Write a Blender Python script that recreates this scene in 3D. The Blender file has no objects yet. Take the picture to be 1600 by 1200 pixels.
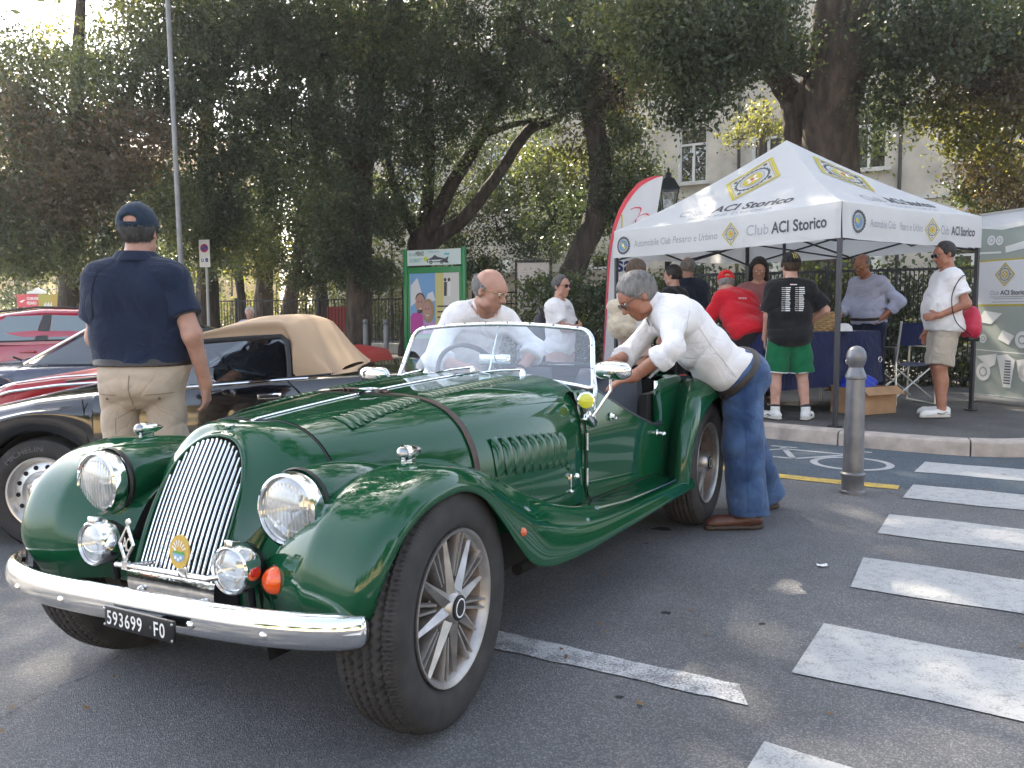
import bpy, bmesh, math, random
import numpy as np
from mathutils import Vector, Matrix
random.seed(7); rng = np.random.default_rng(11)
scene = bpy.context.scene
COL = scene.collection
# ------------------------------------------------------------------ camera, light, exposure
FPX, PITCH, ROLL, CAMH = 1308.8, 0.0832298, -0.00504, 1.1183
cam_data = bpy.data.cameras.new('camera'); cam = bpy.data.objects.new('camera', cam_data); COL.objects.link(cam)
cam_data.sensor_width = 36.0; cam_data.lens = FPX / 1600 * 36.0
cam_data.clip_start = 0.05; cam_data.clip_end = 900
cam.matrix_world = Matrix.Translation((0, 0, CAMH)) @ Matrix.Rotation(math.pi / 2 - PITCH, 4, 'X') @ Matrix.Rotation(ROLL, 4, 'Z')
scene.camera = cam
SUN_EL, SUN_AZ = math.radians(43), math.radians(-24)       # azimuth measured from straight ahead (+Y), negative = left
world = bpy.data.worlds.new('World'); scene.world = world; world.use_nodes = True
wn = world.node_tree; bg = wn.nodes['Background']; bg.inputs[1].default_value = 0.15
sky = wn.nodes.new('ShaderNodeTexSky'); sky.sky_type = 'NISHITA'; sky.sun_disc = False
sky.sun_elevation = SUN_EL; sky.sun_rotation = SUN_AZ
sky.air_density = 1.0; sky.dust_density = 2.5; sky.ozone_density = 1.0
hs = wn.nodes.new('ShaderNodeHueSaturation'); hs.inputs['Saturation'].default_value = 0.62
wn.links.new(sky.outputs[0], hs.inputs['Color']); wn.links.new(hs.outputs[0], bg.inputs[0])
sun_d = bpy.data.lights.new('sun', 'SUN'); sun_d.energy = 4.6; sun_d.angle = math.radians(0.55); sun_d.color = (1.0, 0.88, 0.70)
sun = bpy.data.objects.new('sun', sun_d); COL.objects.link(sun)
sdir = Vector((math.sin(SUN_AZ) * math.cos(SUN_EL), math.cos(SUN_AZ) * math.cos(SUN_EL), math.sin(SUN_EL)))
sun.rotation_euler = sdir.to_track_quat('Z', 'Y').to_euler(); sun.location = (0, 0, 30)
scene.render.engine = 'CYCLES'
scene.view_settings.view_transform = 'Standard'; scene.view_settings.look = 'None'
scene.view_settings.exposure = 2.25; scene.view_settings.gamma = 1.0
scene.cycles.use_denoising = True
scene.cycles.max_bounces = 8; scene.cycles.transparent_max_bounces = 12
scene.cycles.sample_clamp_indirect = 8.0

# ------------------------------------------------------------------ pixel helpers (photograph pixels, 1600 wide)
def ray(px, py):
    cr, sr = math.cos(ROLL), math.sin(ROLL)
    x = (px - 800) * cr + (py - 600) * sr; y = -(px - 800) * sr + (py - 600) * cr
    c, s = math.cos(PITCH), math.sin(PITCH); u = -y / FPX
    return (x / FPX, c + u * s, -s + u * c)
def at(px, py, Y):
    d = ray(px, py); t = Y / d[1]
    return Vector((d[0] * t, Y, CAMH + d[2] * t))
def gp(px, py, z=0.0):
    d = ray(px, py); t = (z - CAMH) / d[2]
    return Vector((d[0] * t, d[1] * t, z))

# ------------------------------------------------------------------ object helpers
def tag(o, label=None, cat=None, group=None, kind=None):
    if label: o['label'] = label
    if cat: o['category'] = cat
    if group: o['group'] = group
    if kind: o['kind'] = kind
    return o
def empty(name, loc=(0, 0, 0), rz=0.0, label=None, cat=None, group=None, rot=None):
    o = bpy.data.objects.new(name, None); COL.objects.link(o)
    o.location = loc; o.rotation_euler = rot if rot else (0, 0, rz); o.empty_display_size = .1
    return tag(o, label, cat, group)
def inst(o, parent, mat4=None, name=None):
    c = o.copy(); COL.objects.link(c); c.parent = parent
    if mat4 is not None: c.matrix_local = mat4
    if name: c.name = name
    return c
def np_mesh(name, V, F, mats, parent=None, smooth=True, sharp=None, midx=None):
    """V (n,3) floats, F (m,k) ints of one polygon size."""
    V = np.ascontiguousarray(V, dtype=np.float32); F = np.ascontiguousarray(F, dtype=np.int32)
    me = bpy.data.meshes.new(name)
    me.vertices.add(len(V)); me.vertices.foreach_set('co', V.ravel())
    k = F.shape[1]
    me.loops.add(F.size); me.loops.foreach_set('vertex_index', F.ravel())
    me.polygons.add(len(F)); me.polygons.foreach_set('loop_start', np.arange(0, F.size, k, dtype=np.int32))
    if midx is not None: me.polygons.foreach_set('material_index', np.asarray(midx, dtype=np.int32))
    if smooth: me.polygons.foreach_set('use_smooth', np.ones(len(F), dtype=bool))
    me.update(calc_edges=True); me.validate()
    for m in (mats if isinstance(mats, (list, tuple)) else [mats]): me.materials.append(m)
    if smooth and sharp: me.set_sharp_from_angle(angle=math.radians(sharp))
    o = bpy.data.objects.new(name, me); COL.objects.link(o); o.parent = parent
    return o
def V3(*a): return Vector(a)
def frame_of(d, up=(0, 0, 1)):
    z = Vector(d).normalized(); u = Vector(up)
    if abs(z.dot(u)) > .98: u = Vector((0, 1, 0)) if abs(z.y) < .9 else Vector((1, 0, 0))
    x = u.cross(z).normalized(); y = z.cross(x)
    return x, y, z
def crom(P, n, closed=False):
    """Catmull-Rom resample of control points P (k,d) into n points."""
    P = np.asarray(P, float); k = len(P)
    if closed: Q = np.vstack([P[-1:], P, P[:2]]); segs = k
    else: Q = np.vstack([2 * P[:1] - P[1:2], P, 2 * P[-1:] - P[-2:-1]]); segs = k - 1
    t = np.linspace(0, segs, n, endpoint=not closed); i = np.minimum(t.astype(int), segs - 1); f = (t - i)[:, None]
    a, b, c, d = Q[i], Q[i + 1], Q[i + 2], Q[i + 3]
    return .5 * ((2 * b) + (c - a) * f + (2 * a - 5 * b + 4 * c - d) * f ** 2 + (3 * b - a - 3 * c + d) * f ** 3)
def crom2(G, n, m):
    """Catmull-Rom resample of a control grid (a,b,3) into (n,m,3)."""
    G = np.asarray(G, float)
    A = np.stack([crom(G[i], m) for i in range(G.shape[0])])
    return np.stack([crom(A[:, j], n) for j in range(m)], 1)

class MB:
    def __init__(s): s.v = []; s.f = []; s.m = []
    def add(s, vs, fs, mi=0):
        b = len(s.v); s.v.extend([tuple(v) for v in vs])
        for f in fs: s.f.append(tuple(i + b for i in f)); s.m.append(mi)
        return s
    def box(s, c, size, rot=None, mi=0, bev=0.0):
        bm = bmesh.new(); bmesh.ops.create_cube(bm, size=1)
        bmesh.ops.scale(bm, vec=size, verts=bm.verts)
        if bev: bmesh.ops.bevel(bm, geom=bm.edges[:], offset=bev, segments=2, affect='EDGES', profile=.5)
        R = rot.to_3x3() if rot is not None else Matrix.Identity(3); c = Vector(c)
        bm.verts.index_update()
        s.add([R @ v.co + c for v in bm.verts], [[v.index for v in f.verts] for f in bm.faces], mi); bm.free(); return s
    def ring(s, c, x, y, r, n, ry=None):
        ry = r if ry is None else ry
        return [Vector(c) + x * (r * math.cos(2 * math.pi * k / n)) + y * (ry * math.sin(2 * math.pi * k / n)) for k in range(n)]
    def cyl(s, p0, p1, r0, r1=None, n=16, caps=True, mi=0):
        r1 = r0 if r1 is None else r1; p0 = Vector(p0); p1 = Vector(p1); x, y, z = frame_of(p1 - p0)
        vs = s.ring(p0, x, y, r0, n) + s.ring(p1, x, y, r1, n)
        fs = [(k, (k + 1) % n, n + (k + 1) % n, n + k) for k in range(n)]
        if caps: fs += [tuple(range(n))[::-1], tuple(range(n, 2 * n))]
        return s.add(vs, fs, mi)
    def tube(s, pts, r, n=8, caps=True, mi=0, closed=False, flat=1.0, up=(0, 0, 1)):
        pts = [Vector(p) for p in pts]; k = len(pts); rs = r if isinstance(r, (list, tuple, np.ndarray)) else [r] * k
        vs = []; px = None
        for i in range(k):
            a = pts[(i - 1) % k] if closed else pts[max(i - 1, 0)]; b = pts[(i + 1) % k] if closed else pts[min(i + 1, k - 1)]
            z = (b - a).normalized()
            if px is None: x, y, _ = frame_of(z, up)
            else: x = (px - z * px.dot(z)).normalized(); y = z.cross(x)
            px = x; vs += s.ring(pts[i], x, y, rs[i], n, rs[i] * flat)
        fs = []
        for i in range(k if closed else k - 1):
            j = (i + 1) % k
            fs += [(i * n + q, i * n + (q + 1) % n, j * n + (q + 1) % n, j * n + q) for q in range(n)]
        if caps and not closed: fs += [tuple(range(n))[::-1], tuple(range((k - 1) * n, k * n))]
        return s.add(vs, fs, mi)
    def lathe(s, prof, o=(0, 0, 0), ax=(0, 0, 1), n=32, mi=0, up=(0, 0, 1), arc=None):
        """prof: list of (radius, height along axis)."""
        x, y, z = frame_of(ax, up); o = Vector(o); vs = []
        for r, h in prof: vs += s.ring(o + z * h, x, y, max(r, 1e-5), n)
        fs = [(i * n + k, i * n + (k + 1) % n, (i + 1) * n + (k + 1) % n, (i + 1) * n + k) for i in range(len(prof) - 1) for k in range(n)]
        return s.add(vs, fs, mi)
    def grid(s, P, mi=0, flip=False, cu=False, cv=False):
        P = np.asarray(P, float); n, m = P.shape[:2]; fs = []
        for i in range(n if cu else n - 1):
            for j in range(m if cv else m - 1):
                q = (i * m + j, i * m + (j + 1) % m, ((i + 1) % n) * m + (j + 1) % m, ((i + 1) % n) * m + j)
                fs.append(q[::-1] if flip else q)
        return s.add(P.reshape(-1, 3), fs, mi)
    def ball(s, c, r, n=16, m=10, mi=0, R=None):
        r = (r, r, r) if not isinstance(r, (tuple, list)) else r; c = Vector(c); vs = []
        for i in range(m + 1):
            a = math.pi * i / m
            for k in range(n):
                b = 2 * math.pi * k / n
                p = Vector((r[0] * math.sin(a) * math.cos(b), r[1] * math.sin(a) * math.sin(b), r[2] * math.cos(a)))
                vs.append(c + (R @ p if R is not None else p))
        return s.add(vs, [(i * n + k, (i + 1) * n + k, (i + 1) * n + (k + 1) % n, i * n + (k + 1) % n) for i in range(m) for k in range(n)], mi)
    def prism(s, poly, fr, d, mi=0):
        """poly: 2D outline (ccw); fr: (origin, ux, uy, un); thick d along un."""
        o, ux, uy, un = [Vector(q) for q in fr]; n = len(poly)
        vs = [o + ux * a + uy * b for a, b in poly] + [o + ux * a + uy * b + un * d for a, b in poly]
        return s.add(vs, [tuple(range(n))[::-1], tuple(range(n, 2 * n))] + [(k, (k + 1) % n, n + (k + 1) % n, n + k) for k in range(n)], mi)
    def poly(s, pts, mi=0): return s.add(pts, [tuple(range(len(pts)))], mi)
    def xf(s, M): s.v = [tuple(M @ Vector(v)) for v in s.v]; return s
    def merge(s, o, M=None, dm=0):
        b = len(s.v); s.v += [tuple(M @ Vector(v)) if M else v for v in o.v]
        s.f += [tuple(i + b for i in f) for f in o.f]; s.m += [i + dm for i in o.m]; return s
    def build(s, name, mats, parent=None, sharp=38, smooth=True, fix=True):
        me = bpy.data.meshes.new(name); me.from_pydata(s.v, [], s.f)
        me.polygons.foreach_set('material_index', s.m)
        for m in (mats if isinstance(mats, (list, tuple)) else [mats]): me.materials.append(m)
        if fix:
            bm = bmesh.new(); bm.from_mesh(me); bmesh.ops.remove_doubles(bm, verts=bm.verts, dist=2e-5)
            bmesh.ops.recalc_face_normals(bm, faces=bm.faces); bm.to_mesh(me); bm.free()
        if smooth:
            me.polygons.foreach_set('use_smooth', [True] * len(me.polygons)); me.set_sharp_from_angle(angle=math.radians(sharp))
        me.update()
        o = bpy.data.objects.new(name, me); COL.objects.link(o); o.parent = parent
        return o

R90 = math.pi / 2
_txt = {}
def text_mesh(txt, size=1.0, bold=0.0, shear=0.0, sx=1.0, spacing=1.0):
    """list of verts (x,y), faces; centred vertically on x-height box, left aligned."""
    key = (txt, bold, shear, spacing)
    if key not in _txt:
        cu = bpy.data.curves.new('text', 'FONT'); cu.body = txt; cu.offset = bold; cu.shear = shear; cu.resolution_u = 3; cu.space_character = spacing
        ob = bpy.data.objects.new('text', cu); COL.objects.link(ob)
        dg = bpy.context.evaluated_depsgraph_get(); dg.update()
        me = bpy.data.meshes.new_from_object(ob.evaluated_get(dg))
        _txt[key] = ([(v.co.x, v.co.y) for v in me.vertices], [tuple(p.vertices) for p in me.polygons])
        bpy.data.objects.remove(ob); bpy.data.curves.remove(cu); bpy.data.meshes.remove(me)
    V, F = _txt[key]
    return [(x * size * sx, y * size) for x, y in V], F
def text_w(txt, size, **k):
    V, F = text_mesh(txt, size, **k); xs = [v[0] for v in V]; return (min(xs), max(xs)) if xs else (0, 0)
def put_text(mb, txt, size, fn, x, y, mi=0, align='l', **k):
    """fn(u,v)->3D point; text baseline starts at (x,y)."""
    V, F = text_mesh(txt, size, **k)
    if not V: return
    lo = min(v[0] for v in V); hi = max(v[0] for v in V)
    dx = x - lo if align == 'l' else (x - (lo + hi) / 2 if align == 'c' else x - hi)
    mb.add([fn(a + dx, b + y) for a, b in V], F, mi)
def plane_fn(o, ux, uy, un, off=0.0):
    o, ux, uy, un = Vector(o), Vector(ux), Vector(uy), Vector(un)
    return lambda u, v: o + ux * u + uy * v + un * off

# ------------------------------------------------------------------ materials
def nodes_of(name):
    m = bpy.data.materials.new(name); m.use_nodes = True
    nt = m.node_tree; return m, nt, nt.nodes['Principled BSDF']
def rgba(c): return (c[0], c[1], c[2], 1)
def mat(name, col, rough=.5, metal=0.0, coat=0.0, spec=.5, var=0.0, vs=6.0, bump=0.0, bs=60.0, detail=4, var2=None, stretch=None, sheen=0.0, rvar=0.0, trans=0.0, bd=.01, wrinkle=0.0):
    m, nt, b = nodes_of(name); L = nt.links.new
    b.inputs['Base Color'].default_value = rgba(col); b.inputs['Roughness'].default_value = rough
    b.inputs['Metallic'].default_value = metal; b.inputs['Specular IOR Level'].default_value = spec
    b.inputs['Coat Weight'].default_value = coat; b.inputs['Coat Roughness'].default_value = .03
    if sheen: b.inputs['Sheen Weight'].default_value = sheen
    if trans: b.inputs['Transmission Weight'].default_value = trans
    if var or bump or rvar:
        tc = nt.nodes.new('ShaderNodeTexCoord'); src = tc.outputs['Object']
        if stretch:
            mp = nt.nodes.new('ShaderNodeMapping'); mp.inputs['Scale'].default_value = stretch; L(src, mp.inputs[0]); src = mp.outputs[0]
    if var:
        n = nt.nodes.new('ShaderNodeTexNoise'); n.inputs['Scale'].default_value = vs; n.inputs['Detail'].default_value = detail; L(src, n.inputs['Vector'])
        r = nt.nodes.new('ShaderNodeMapRange'); r.inputs[1].default_value = .3; r.inputs[2].default_value = .7
        L(n.outputs[0], r.inputs[0])
        mx = nt.nodes.new('ShaderNodeMix'); mx.data_type = 'RGBA'
        c2 = var2 if var2 else tuple(min(1, c * (1 + var)) for c in col); c1 = col if var2 else tuple(c * (1 - var) for c in col)
        mx.inputs[6].default_value = rgba(c1); mx.inputs[7].default_value = rgba(c2); L(r.outputs[0], mx.inputs[0]); L(mx.outputs[2], b.inputs['Base Color'])
        if rvar:
            rr = nt.nodes.new('ShaderNodeMapRange'); rr.inputs[3].default_value = max(0, rough - rvar); rr.inputs[4].default_value = rough + rvar; L(n.outputs[0], rr.inputs[0]); L(rr.outputs[0], b.inputs['Roughness'])
    if bump:
        n2 = nt.nodes.new('ShaderNodeTexNoise'); n2.inputs['Scale'].default_value = bs; n2.inputs['Detail'].default_value = 3; L(src, n2.inputs['Vector'])
        bp = nt.nodes.new('ShaderNodeBump'); bp.inputs['Strength'].default_value = bump; bp.inputs['Distance'].default_value = bd
        L(n2.outputs[0], bp.inputs['Height']); L(bp.outputs[0], b.inputs['Normal'])
        if wrinkle:
            n3 = nt.nodes.new('ShaderNodeTexNoise'); n3.inputs['Scale'].default_value = 5.5; n3.inputs['Detail'].default_value = 3; n3.inputs['Distortion'].default_value = .9; L(src, n3.inputs['Vector'])
            ab = nt.nodes.new('ShaderNodeMath'); ab.operation = 'SUBTRACT'; ab.inputs[1].default_value = .5; L(n3.outputs[0], ab.inputs[0]); a2 = nt.nodes.new('ShaderNodeMath'); a2.operation = 'ABSOLUTE'; L(ab.outputs[0], a2.inputs[0]); a3 = nt.nodes.new('ShaderNodeMath'); a3.operation = 'POWER'; a3.inputs[1].default_value = .6; L(a2.outputs[0], a3.inputs[0])
            b3 = nt.nodes.new('ShaderNodeBump'); b3.inputs['Strength'].default_value = wrinkle; b3.inputs['Distance'].default_value = .045; L(a3.outputs[0], b3.inputs['Height']); L(b3.outputs[0], bp.inputs['Normal'])
    return m
def glassy(name, tint=(.9, .95, .95), refl=.12, rough=.0, milk=0.0):
    """thin pane: clear with fresnel reflections, optionally smoked."""
    m = bpy.data.materials.new(name); m.use_nodes = True; nt = m.node_tree; nt.nodes.clear(); L = nt.links.new
    out = nt.nodes.new('ShaderNodeOutputMaterial'); tr = nt.nodes.new('ShaderNodeBsdfTransparent'); gl = nt.nodes.new('ShaderNodeBsdfGlossy')
    tr.inputs[0].default_value = rgba(tint); gl.inputs['Roughness'].default_value = rough; gl.inputs[0].default_value = (1, 1, 1, 1)
    lw = nt.nodes.new('ShaderNodeLayerWeight'); lw.inputs[0].default_value = .5
    mr = nt.nodes.new('ShaderNodeMapRange'); mr.inputs[3].default_value = refl; mr.inputs[4].default_value = .9
    pw = nt.nodes.new('ShaderNodeMath'); pw.operation = 'POWER'; pw.inputs[1].default_value = 2.5
    mx = nt.nodes.new('ShaderNodeMixShader'); L(lw.outputs['Facing'], pw.inputs[0]); L(pw.outputs[0], mr.inputs[0]); L(mr.outputs[0], mx.inputs[0]); L(tr.outputs[0], mx.inputs[1]); L(gl.outputs[0], mx.inputs[2]); L(mx.outputs[0], out.inputs[0])
    if milk:
        d = nt.nodes.new('ShaderNodeBsdfDiffuse'); d.inputs[0].default_value = (.78, .78, .76, 1); m2 = nt.nodes.new('ShaderNodeMixShader'); m2.inputs[0].default_value = milk; L(mx.outputs[0], m2.inputs[1]); L(d.outputs[0], m2.inputs[2]); L(m2.outputs[0], out.inputs[0])
    return m
def leaf_mat(name, c1, c2, c3=None, trans=.4, nscale=.5, spec=.55, rough=.38):
    """foliage: per-leaf and clump colour change, some light passing through."""
    m, nt, b = nodes_of(name); L = nt.links.new
    geo = nt.nodes.new('ShaderNodeNewGeometry'); tc = nt.nodes.new('ShaderNodeTexCoord')
    n = nt.nodes.new('ShaderNodeTexNoise'); n.inputs['Scale'].default_value = nscale; n.inputs['Detail'].default_value = 3; L(tc.outputs['Object'], n.inputs['Vector'])
    mr = nt.nodes.new('ShaderNodeMapRange'); mr.inputs[1].default_value = .35; mr.inputs[2].default_value = .65; L(n.outputs[0], mr.inputs[0])
    av = nt.nodes.new('ShaderNodeMath'); av.operation = 'MULTIPLY_ADD'; av.inputs[1].default_value = .45; L(geo.outputs['Random Per Island'], av.inputs[0])
    hf = nt.nodes.new('ShaderNodeMath'); hf.operation = 'MULTIPLY'; hf.inputs[1].default_value = .55; L(mr.outputs[0], hf.inputs[0]); L(hf.outputs[0], av.inputs[2])
    ramp = nt.nodes.new('ShaderNodeValToRGB'); e = ramp.color_ramp.elements
    e[0].position = .1; e[0].color = rgba(c1); e[1].position = .75; e[1].color = rgba(c2)
    if c3: q = e.new(.95); q.color = rgba(c3)
    L(av.outputs[0], ramp.inputs[0]); L(ramp.outputs[0], b.inputs['Base Color'])
    b.inputs['Roughness'].default_value = rough; b.inputs['Specular IOR Level'].default_value = spec
    t = nt.nodes.new('ShaderNodeBsdfTranslucent'); g = nt.nodes.new('ShaderNodeMix'); g.data_type = 'RGBA'; g.blend_type = 'MULTIPLY'; g.inputs[0].default_value = 1
    L(ramp.outputs[0], g.inputs[6]); g.inputs[7].default_value = (2.1, 1.95, .85, 1); L(g.outputs[2], t.inputs[0])
    ms = nt.nodes.new('ShaderNodeMixShader'); ms.inputs[0].default_value = trans; L(b.outputs[0], ms.inputs[1]); L(t.outputs[0], ms.inputs[2])
    L(ms.outputs[0], nt.nodes['Material Output'].inputs[0]); return m

GREEN = mat('racing_green_paint', (.004, .064, .025), rough=.05, spec=.55)
CHROME = mat('chrome', (.86, .86, .85), rough=.055, metal=1.0, var=.04, vs=9)
CHROME_OLD = mat('pitted_chrome', (.80, .79, .76), rough=.10, metal=1.0, var=.16, vs=38, bump=.05, bs=90)
ALLOY = mat('cast_alloy', (.43, .41, .39), rough=.42, metal=.85, var=.2, vs=18)
ALLOY_DUST = mat('dusty_alloy', (.30, .24, .20), rough=.55, metal=.55, var=.35, vs=22)
SILVER = mat('silver_paint', (.62, .62, .62), rough=.33, metal=.75)
RUBBER = mat('tyre_rubber', (.034, .032, .031), rough=.8, var=.3, vs=14, bump=.12, bs=140)
BLACK = mat('black_plastic', (.012, .012, .013), rough=.5)
BLACKMETAL = mat('black_metal', (.016, .016, .018), rough=.42, metal=.3)
UNDER = mat('underbody', (.008, .008, .008), rough=.9)
LEATHER_DK = mat('black_leather', (.02, .022, .028), rough=.32, bump=.15, bs=160)
LEATHER_BR = mat('brown_leather', (.05, .026, .018), rough=.45, var=.3, vs=30, bump=.2, bs=200)
GLASS = glassy('windscreen_glass', (.80, .88, .93), refl=.16)
DGLASS = glassy('car_window_glass', (.42, .47, .47), refl=.10)
LENS = glassy('lamp_lens', (.86, .88, .88), refl=.28, rough=.04, milk=.20)
AMBER = mat('amber_lens', (.85, .10, .008), rough=.12, coat=1, spec=.6)
RED = mat('red_lens', (.5, .015, .012), rough=.12, coat=1)
YELLOWLENS = mat('yellow_lens', (.62, .62, .03), rough=.15, coat=1)
WHITE = mat('white_print', (.80, .80, .78), rough=.5)
# ================================================================== ground
def gz(x, y):
    """road height: it falls a little to the left."""
    t = min(1, max(0, (-x - 1.05) / 1.75)); t = t * t * (3 - 2 * t); f = min(1, max(0, (y - 1.0) / 1.8)) * (1 - .0 * y)
    return -.145 * t * f
def asphalt(name, col, light, crack=True, patch=.25, fine=1.0):
    m, nt, b = nodes_of(name); L = nt.links.new; tc = nt.nodes.new('ShaderNodeTexCoord'); src = tc.outputs['Object']
    vo = nt.nodes.new('ShaderNodeTexVoronoi'); vo.inputs['Scale'].default_value = 150 * fine; L(src, vo.inputs['Vector'])
    n1 = nt.nodes.new('ShaderNodeTexNoise'); n1.inputs['Scale'].default_value = 1.1; n1.inputs['Detail'].default_value = 6; n1.inputs['Roughness'].default_value = .62; L(src, n1.inputs['Vector'])
    n2 = nt.nodes.new('ShaderNodeTexNoise'); n2.inputs['Scale'].default_value = 90 * fine; n2.inputs['Detail'].default_value = 2; L(src, n2.inputs['Vector'])
    sp = nt.nodes.new('ShaderNodeSeparateColor'); L(vo.outputs['Color'], sp.inputs[0])
    gr = nt.nodes.new('ShaderNodeMapRange'); gr.inputs[1].default_value = .55; gr.inputs[2].default_value = 1.0; L(sp.outputs[0], gr.inputs[0])
    mx = nt.nodes.new('ShaderNodeMix'); mx.data_type = 'RGBA'; mx.inputs[6].default_value = rgba(col); mx.inputs[7].default_value = rgba(light); L(gr.outputs[0], mx.inputs[0])
    md = nt.nodes.new('ShaderNodeMix'); md.data_type = 'RGBA'; md.blend_type = 'MULTIPLY'; md.inputs[0].default_value = 1
    mr = nt.nodes.new('ShaderNodeMapRange'); mr.inputs[1].default_value = .3; mr.inputs[2].default_value = .7; mr.inputs[3].default_value = 1 - patch; mr.inputs[4].default_value = 1 + patch; L(n1.outputs[0], mr.inputs[0])
    cb = nt.nodes.new('ShaderNodeCombineColor'); [L(mr.outputs[0], cb.inputs[i]) for i in range(3)]; L(mx.outputs[2], md.inputs[6]); L(cb.outputs[0], md.inputs[7])
    L(md.outputs[2], b.inputs['Base Color']); b.inputs['Roughness'].default_value = .82; b.inputs['Specular IOR Level'].default_value = .35
    bp = nt.nodes.new('ShaderNodeBump'); bp.inputs['Strength'].default_value = .9; bp.inputs['Distance'].default_value = .004
    ad = nt.nodes.new('ShaderNodeMath'); ad.operation = 'ADD'; L(vo.outputs['Distance'], ad.inputs[0]); L(n2.outputs[0], ad.inputs[1]); L(ad.outputs[0], bp.inputs['Height']); L(bp.outputs[0], b.inputs['Normal'])
    return m
def paint_mat(name, col, worn, amount=.5, scale=9):
    m, nt, b = nodes_of(name); L = nt.links.new; tc = nt.nodes.new('ShaderNodeTexCoord')
    n = nt.nodes.new('ShaderNodeTexNoise'); n.inputs['Scale'].default_value = scale; n.inputs['Detail'].default_value = 9; n.inputs['Roughness'].default_value = .75; L(tc.outputs['Object'], n.inputs['Vector'])
    v = nt.nodes.new('ShaderNodeTexVoronoi'); v.inputs['Scale'].default_value = 130; L(tc.outputs['Object'], v.inputs['Vector'])
    ad = nt.nodes.new('ShaderNodeMath'); ad.operation = 'MULTIPLY_ADD'; ad.inputs[1].default_value = .35; L(v.outputs['Distance'], ad.inputs[0]); L(n.outputs[0], ad.inputs[2])
    r = nt.nodes.new('ShaderNodeMapRange'); r.inputs[1].default_value = amount; r.inputs[2].default_value = amount + .22; L(ad.outputs[0], r.inputs[0])
    mx = nt.nodes.new('ShaderNodeMix'); mx.data_type = 'RGBA'; mx.inputs[6].default_value = rgba(col); mx.inputs[7].default_value = rgba(worn); L(r.outputs[0], mx.inputs[0]); L(mx.outputs[2], b.inputs['Base Color'])
    b.inputs['Roughness'].default_value = .75
    bp = nt.nodes.new('ShaderNodeBump'); bp.inputs['Strength'].default_value = .6; bp.inputs['Distance'].default_value = .003; L(v.outputs['Distance'], bp.inputs['Height']); L(bp.outputs[0], b.inputs['Normal'])
    return m
ROAD = asphalt('road_asphalt', (.118, .118, .123), (.25, .248, .245), fine=1.6)
WALK = asphalt('pavement_asphalt', (.085, .080, .075), (.17, .16, .15), patch=.4, fine=1.4)
LANE = asphalt('cycle_lane_surface', (.066, .085, .105), (.13, .155, .175), patch=.18)
xs = np.concatenate([[-140, -60, -30, -12, -7], np.linspace(-5, 2, 36), [4, 8, 16, 40, 120]]); ys = np.concatenate([[-60, -20, -6, -2], np.linspace(0, 6, 25), [9, 15, 30, 60, 160]])
G = [[(x, y, gz(x, y)) for y in ys] for x in xs]
road = MB().grid(G).build('road', ROAD, sharp=80); tag(road, kind='structure')
KP = [(30, 9.5), (9, 7.0), (5.2, 6.50), (4.3, 6.42), (3.75, 6.36), (3.2, 6.62), (2.25, 7.42), (1.3, 8.35), (.4, 9.6), (-1.5, 13.0), (-4.2, 17.6), (-9, 22.0), (-30, 30), (-90, 48)]
kc = crom(KP, 400)
seg = np.r_[0, np.cumsum(np.hypot(*np.diff(kc, axis=0).T))]
def kerb_at(s): return np.array([np.interp(s, seg, kc[:, 0]), np.interp(s, seg, kc[:, 1])])
def kerb_n(s): d = kerb_at(s + .05) - kerb_at(s - .05); d /= np.hypot(*d); return np.array([d[1], -d[0]])     # towards the pavement
inner = np.array([kerb_at(s) + kerb_n(s) * .16 for s in np.linspace(.1, seg[-1] - .1, 300)])
far = [(120, 40), (120, 160), (-140, 160), (-140, 60)]
mb = MB(); n = len(inner)
a_ = [(p[0], p[1], .116) for p in inner]; b_ = [(p[0] + 30 + 60 * i / n * 0, p[1] + 90, .116) for i, p in enumerate(inner)]
mb.grid([a_, b_]); pv = mb.build('pavement', WALK); tag(pv, kind='structure')
STONE = mat('kerb_stone', (.42, .36, .31), rough=.8, var=.28, vs=7, bump=.25, bs=70)
kb = empty('kerb'); tag(kb, kind='structure')
s0 = float(seg[np.argmin(np.hypot(kc[:, 0] - 9, kc[:, 1] - 7))]); s1 = float(seg[np.argmin(np.hypot(kc[:, 0] + 70, kc[:, 1] - 43))]); k = 0; s = s0
while s < s1:
    ln = .82 + .3 * random.random() if s < s0 + 14 else (1.6 if s < s0 + 30 else 7.0)
    P = []; dz = random.uniform(-.004, .004); sh = random.uniform(-.004, .004)
    for u in np.linspace(s + .006, s + ln - .006, 5):
        c = kerb_at(u); nn = kerb_n(u); row = []
        for o, z in ((.0, -.05), (.0, .085), (.006, .108), (.022, .122), (.165, .124), (.165, -.05)): q = c + nn * (o + sh); row.append((q[0], q[1], z + (dz if z > 0 else 0)))
        P.append(row)
    m = MB().grid(P); m.f += [tuple(range(6)), tuple(range(24, 30))]; m.m += [0, 0]
    m.build('kerbstone', STONE, kb, sharp=30); s += ln
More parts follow.
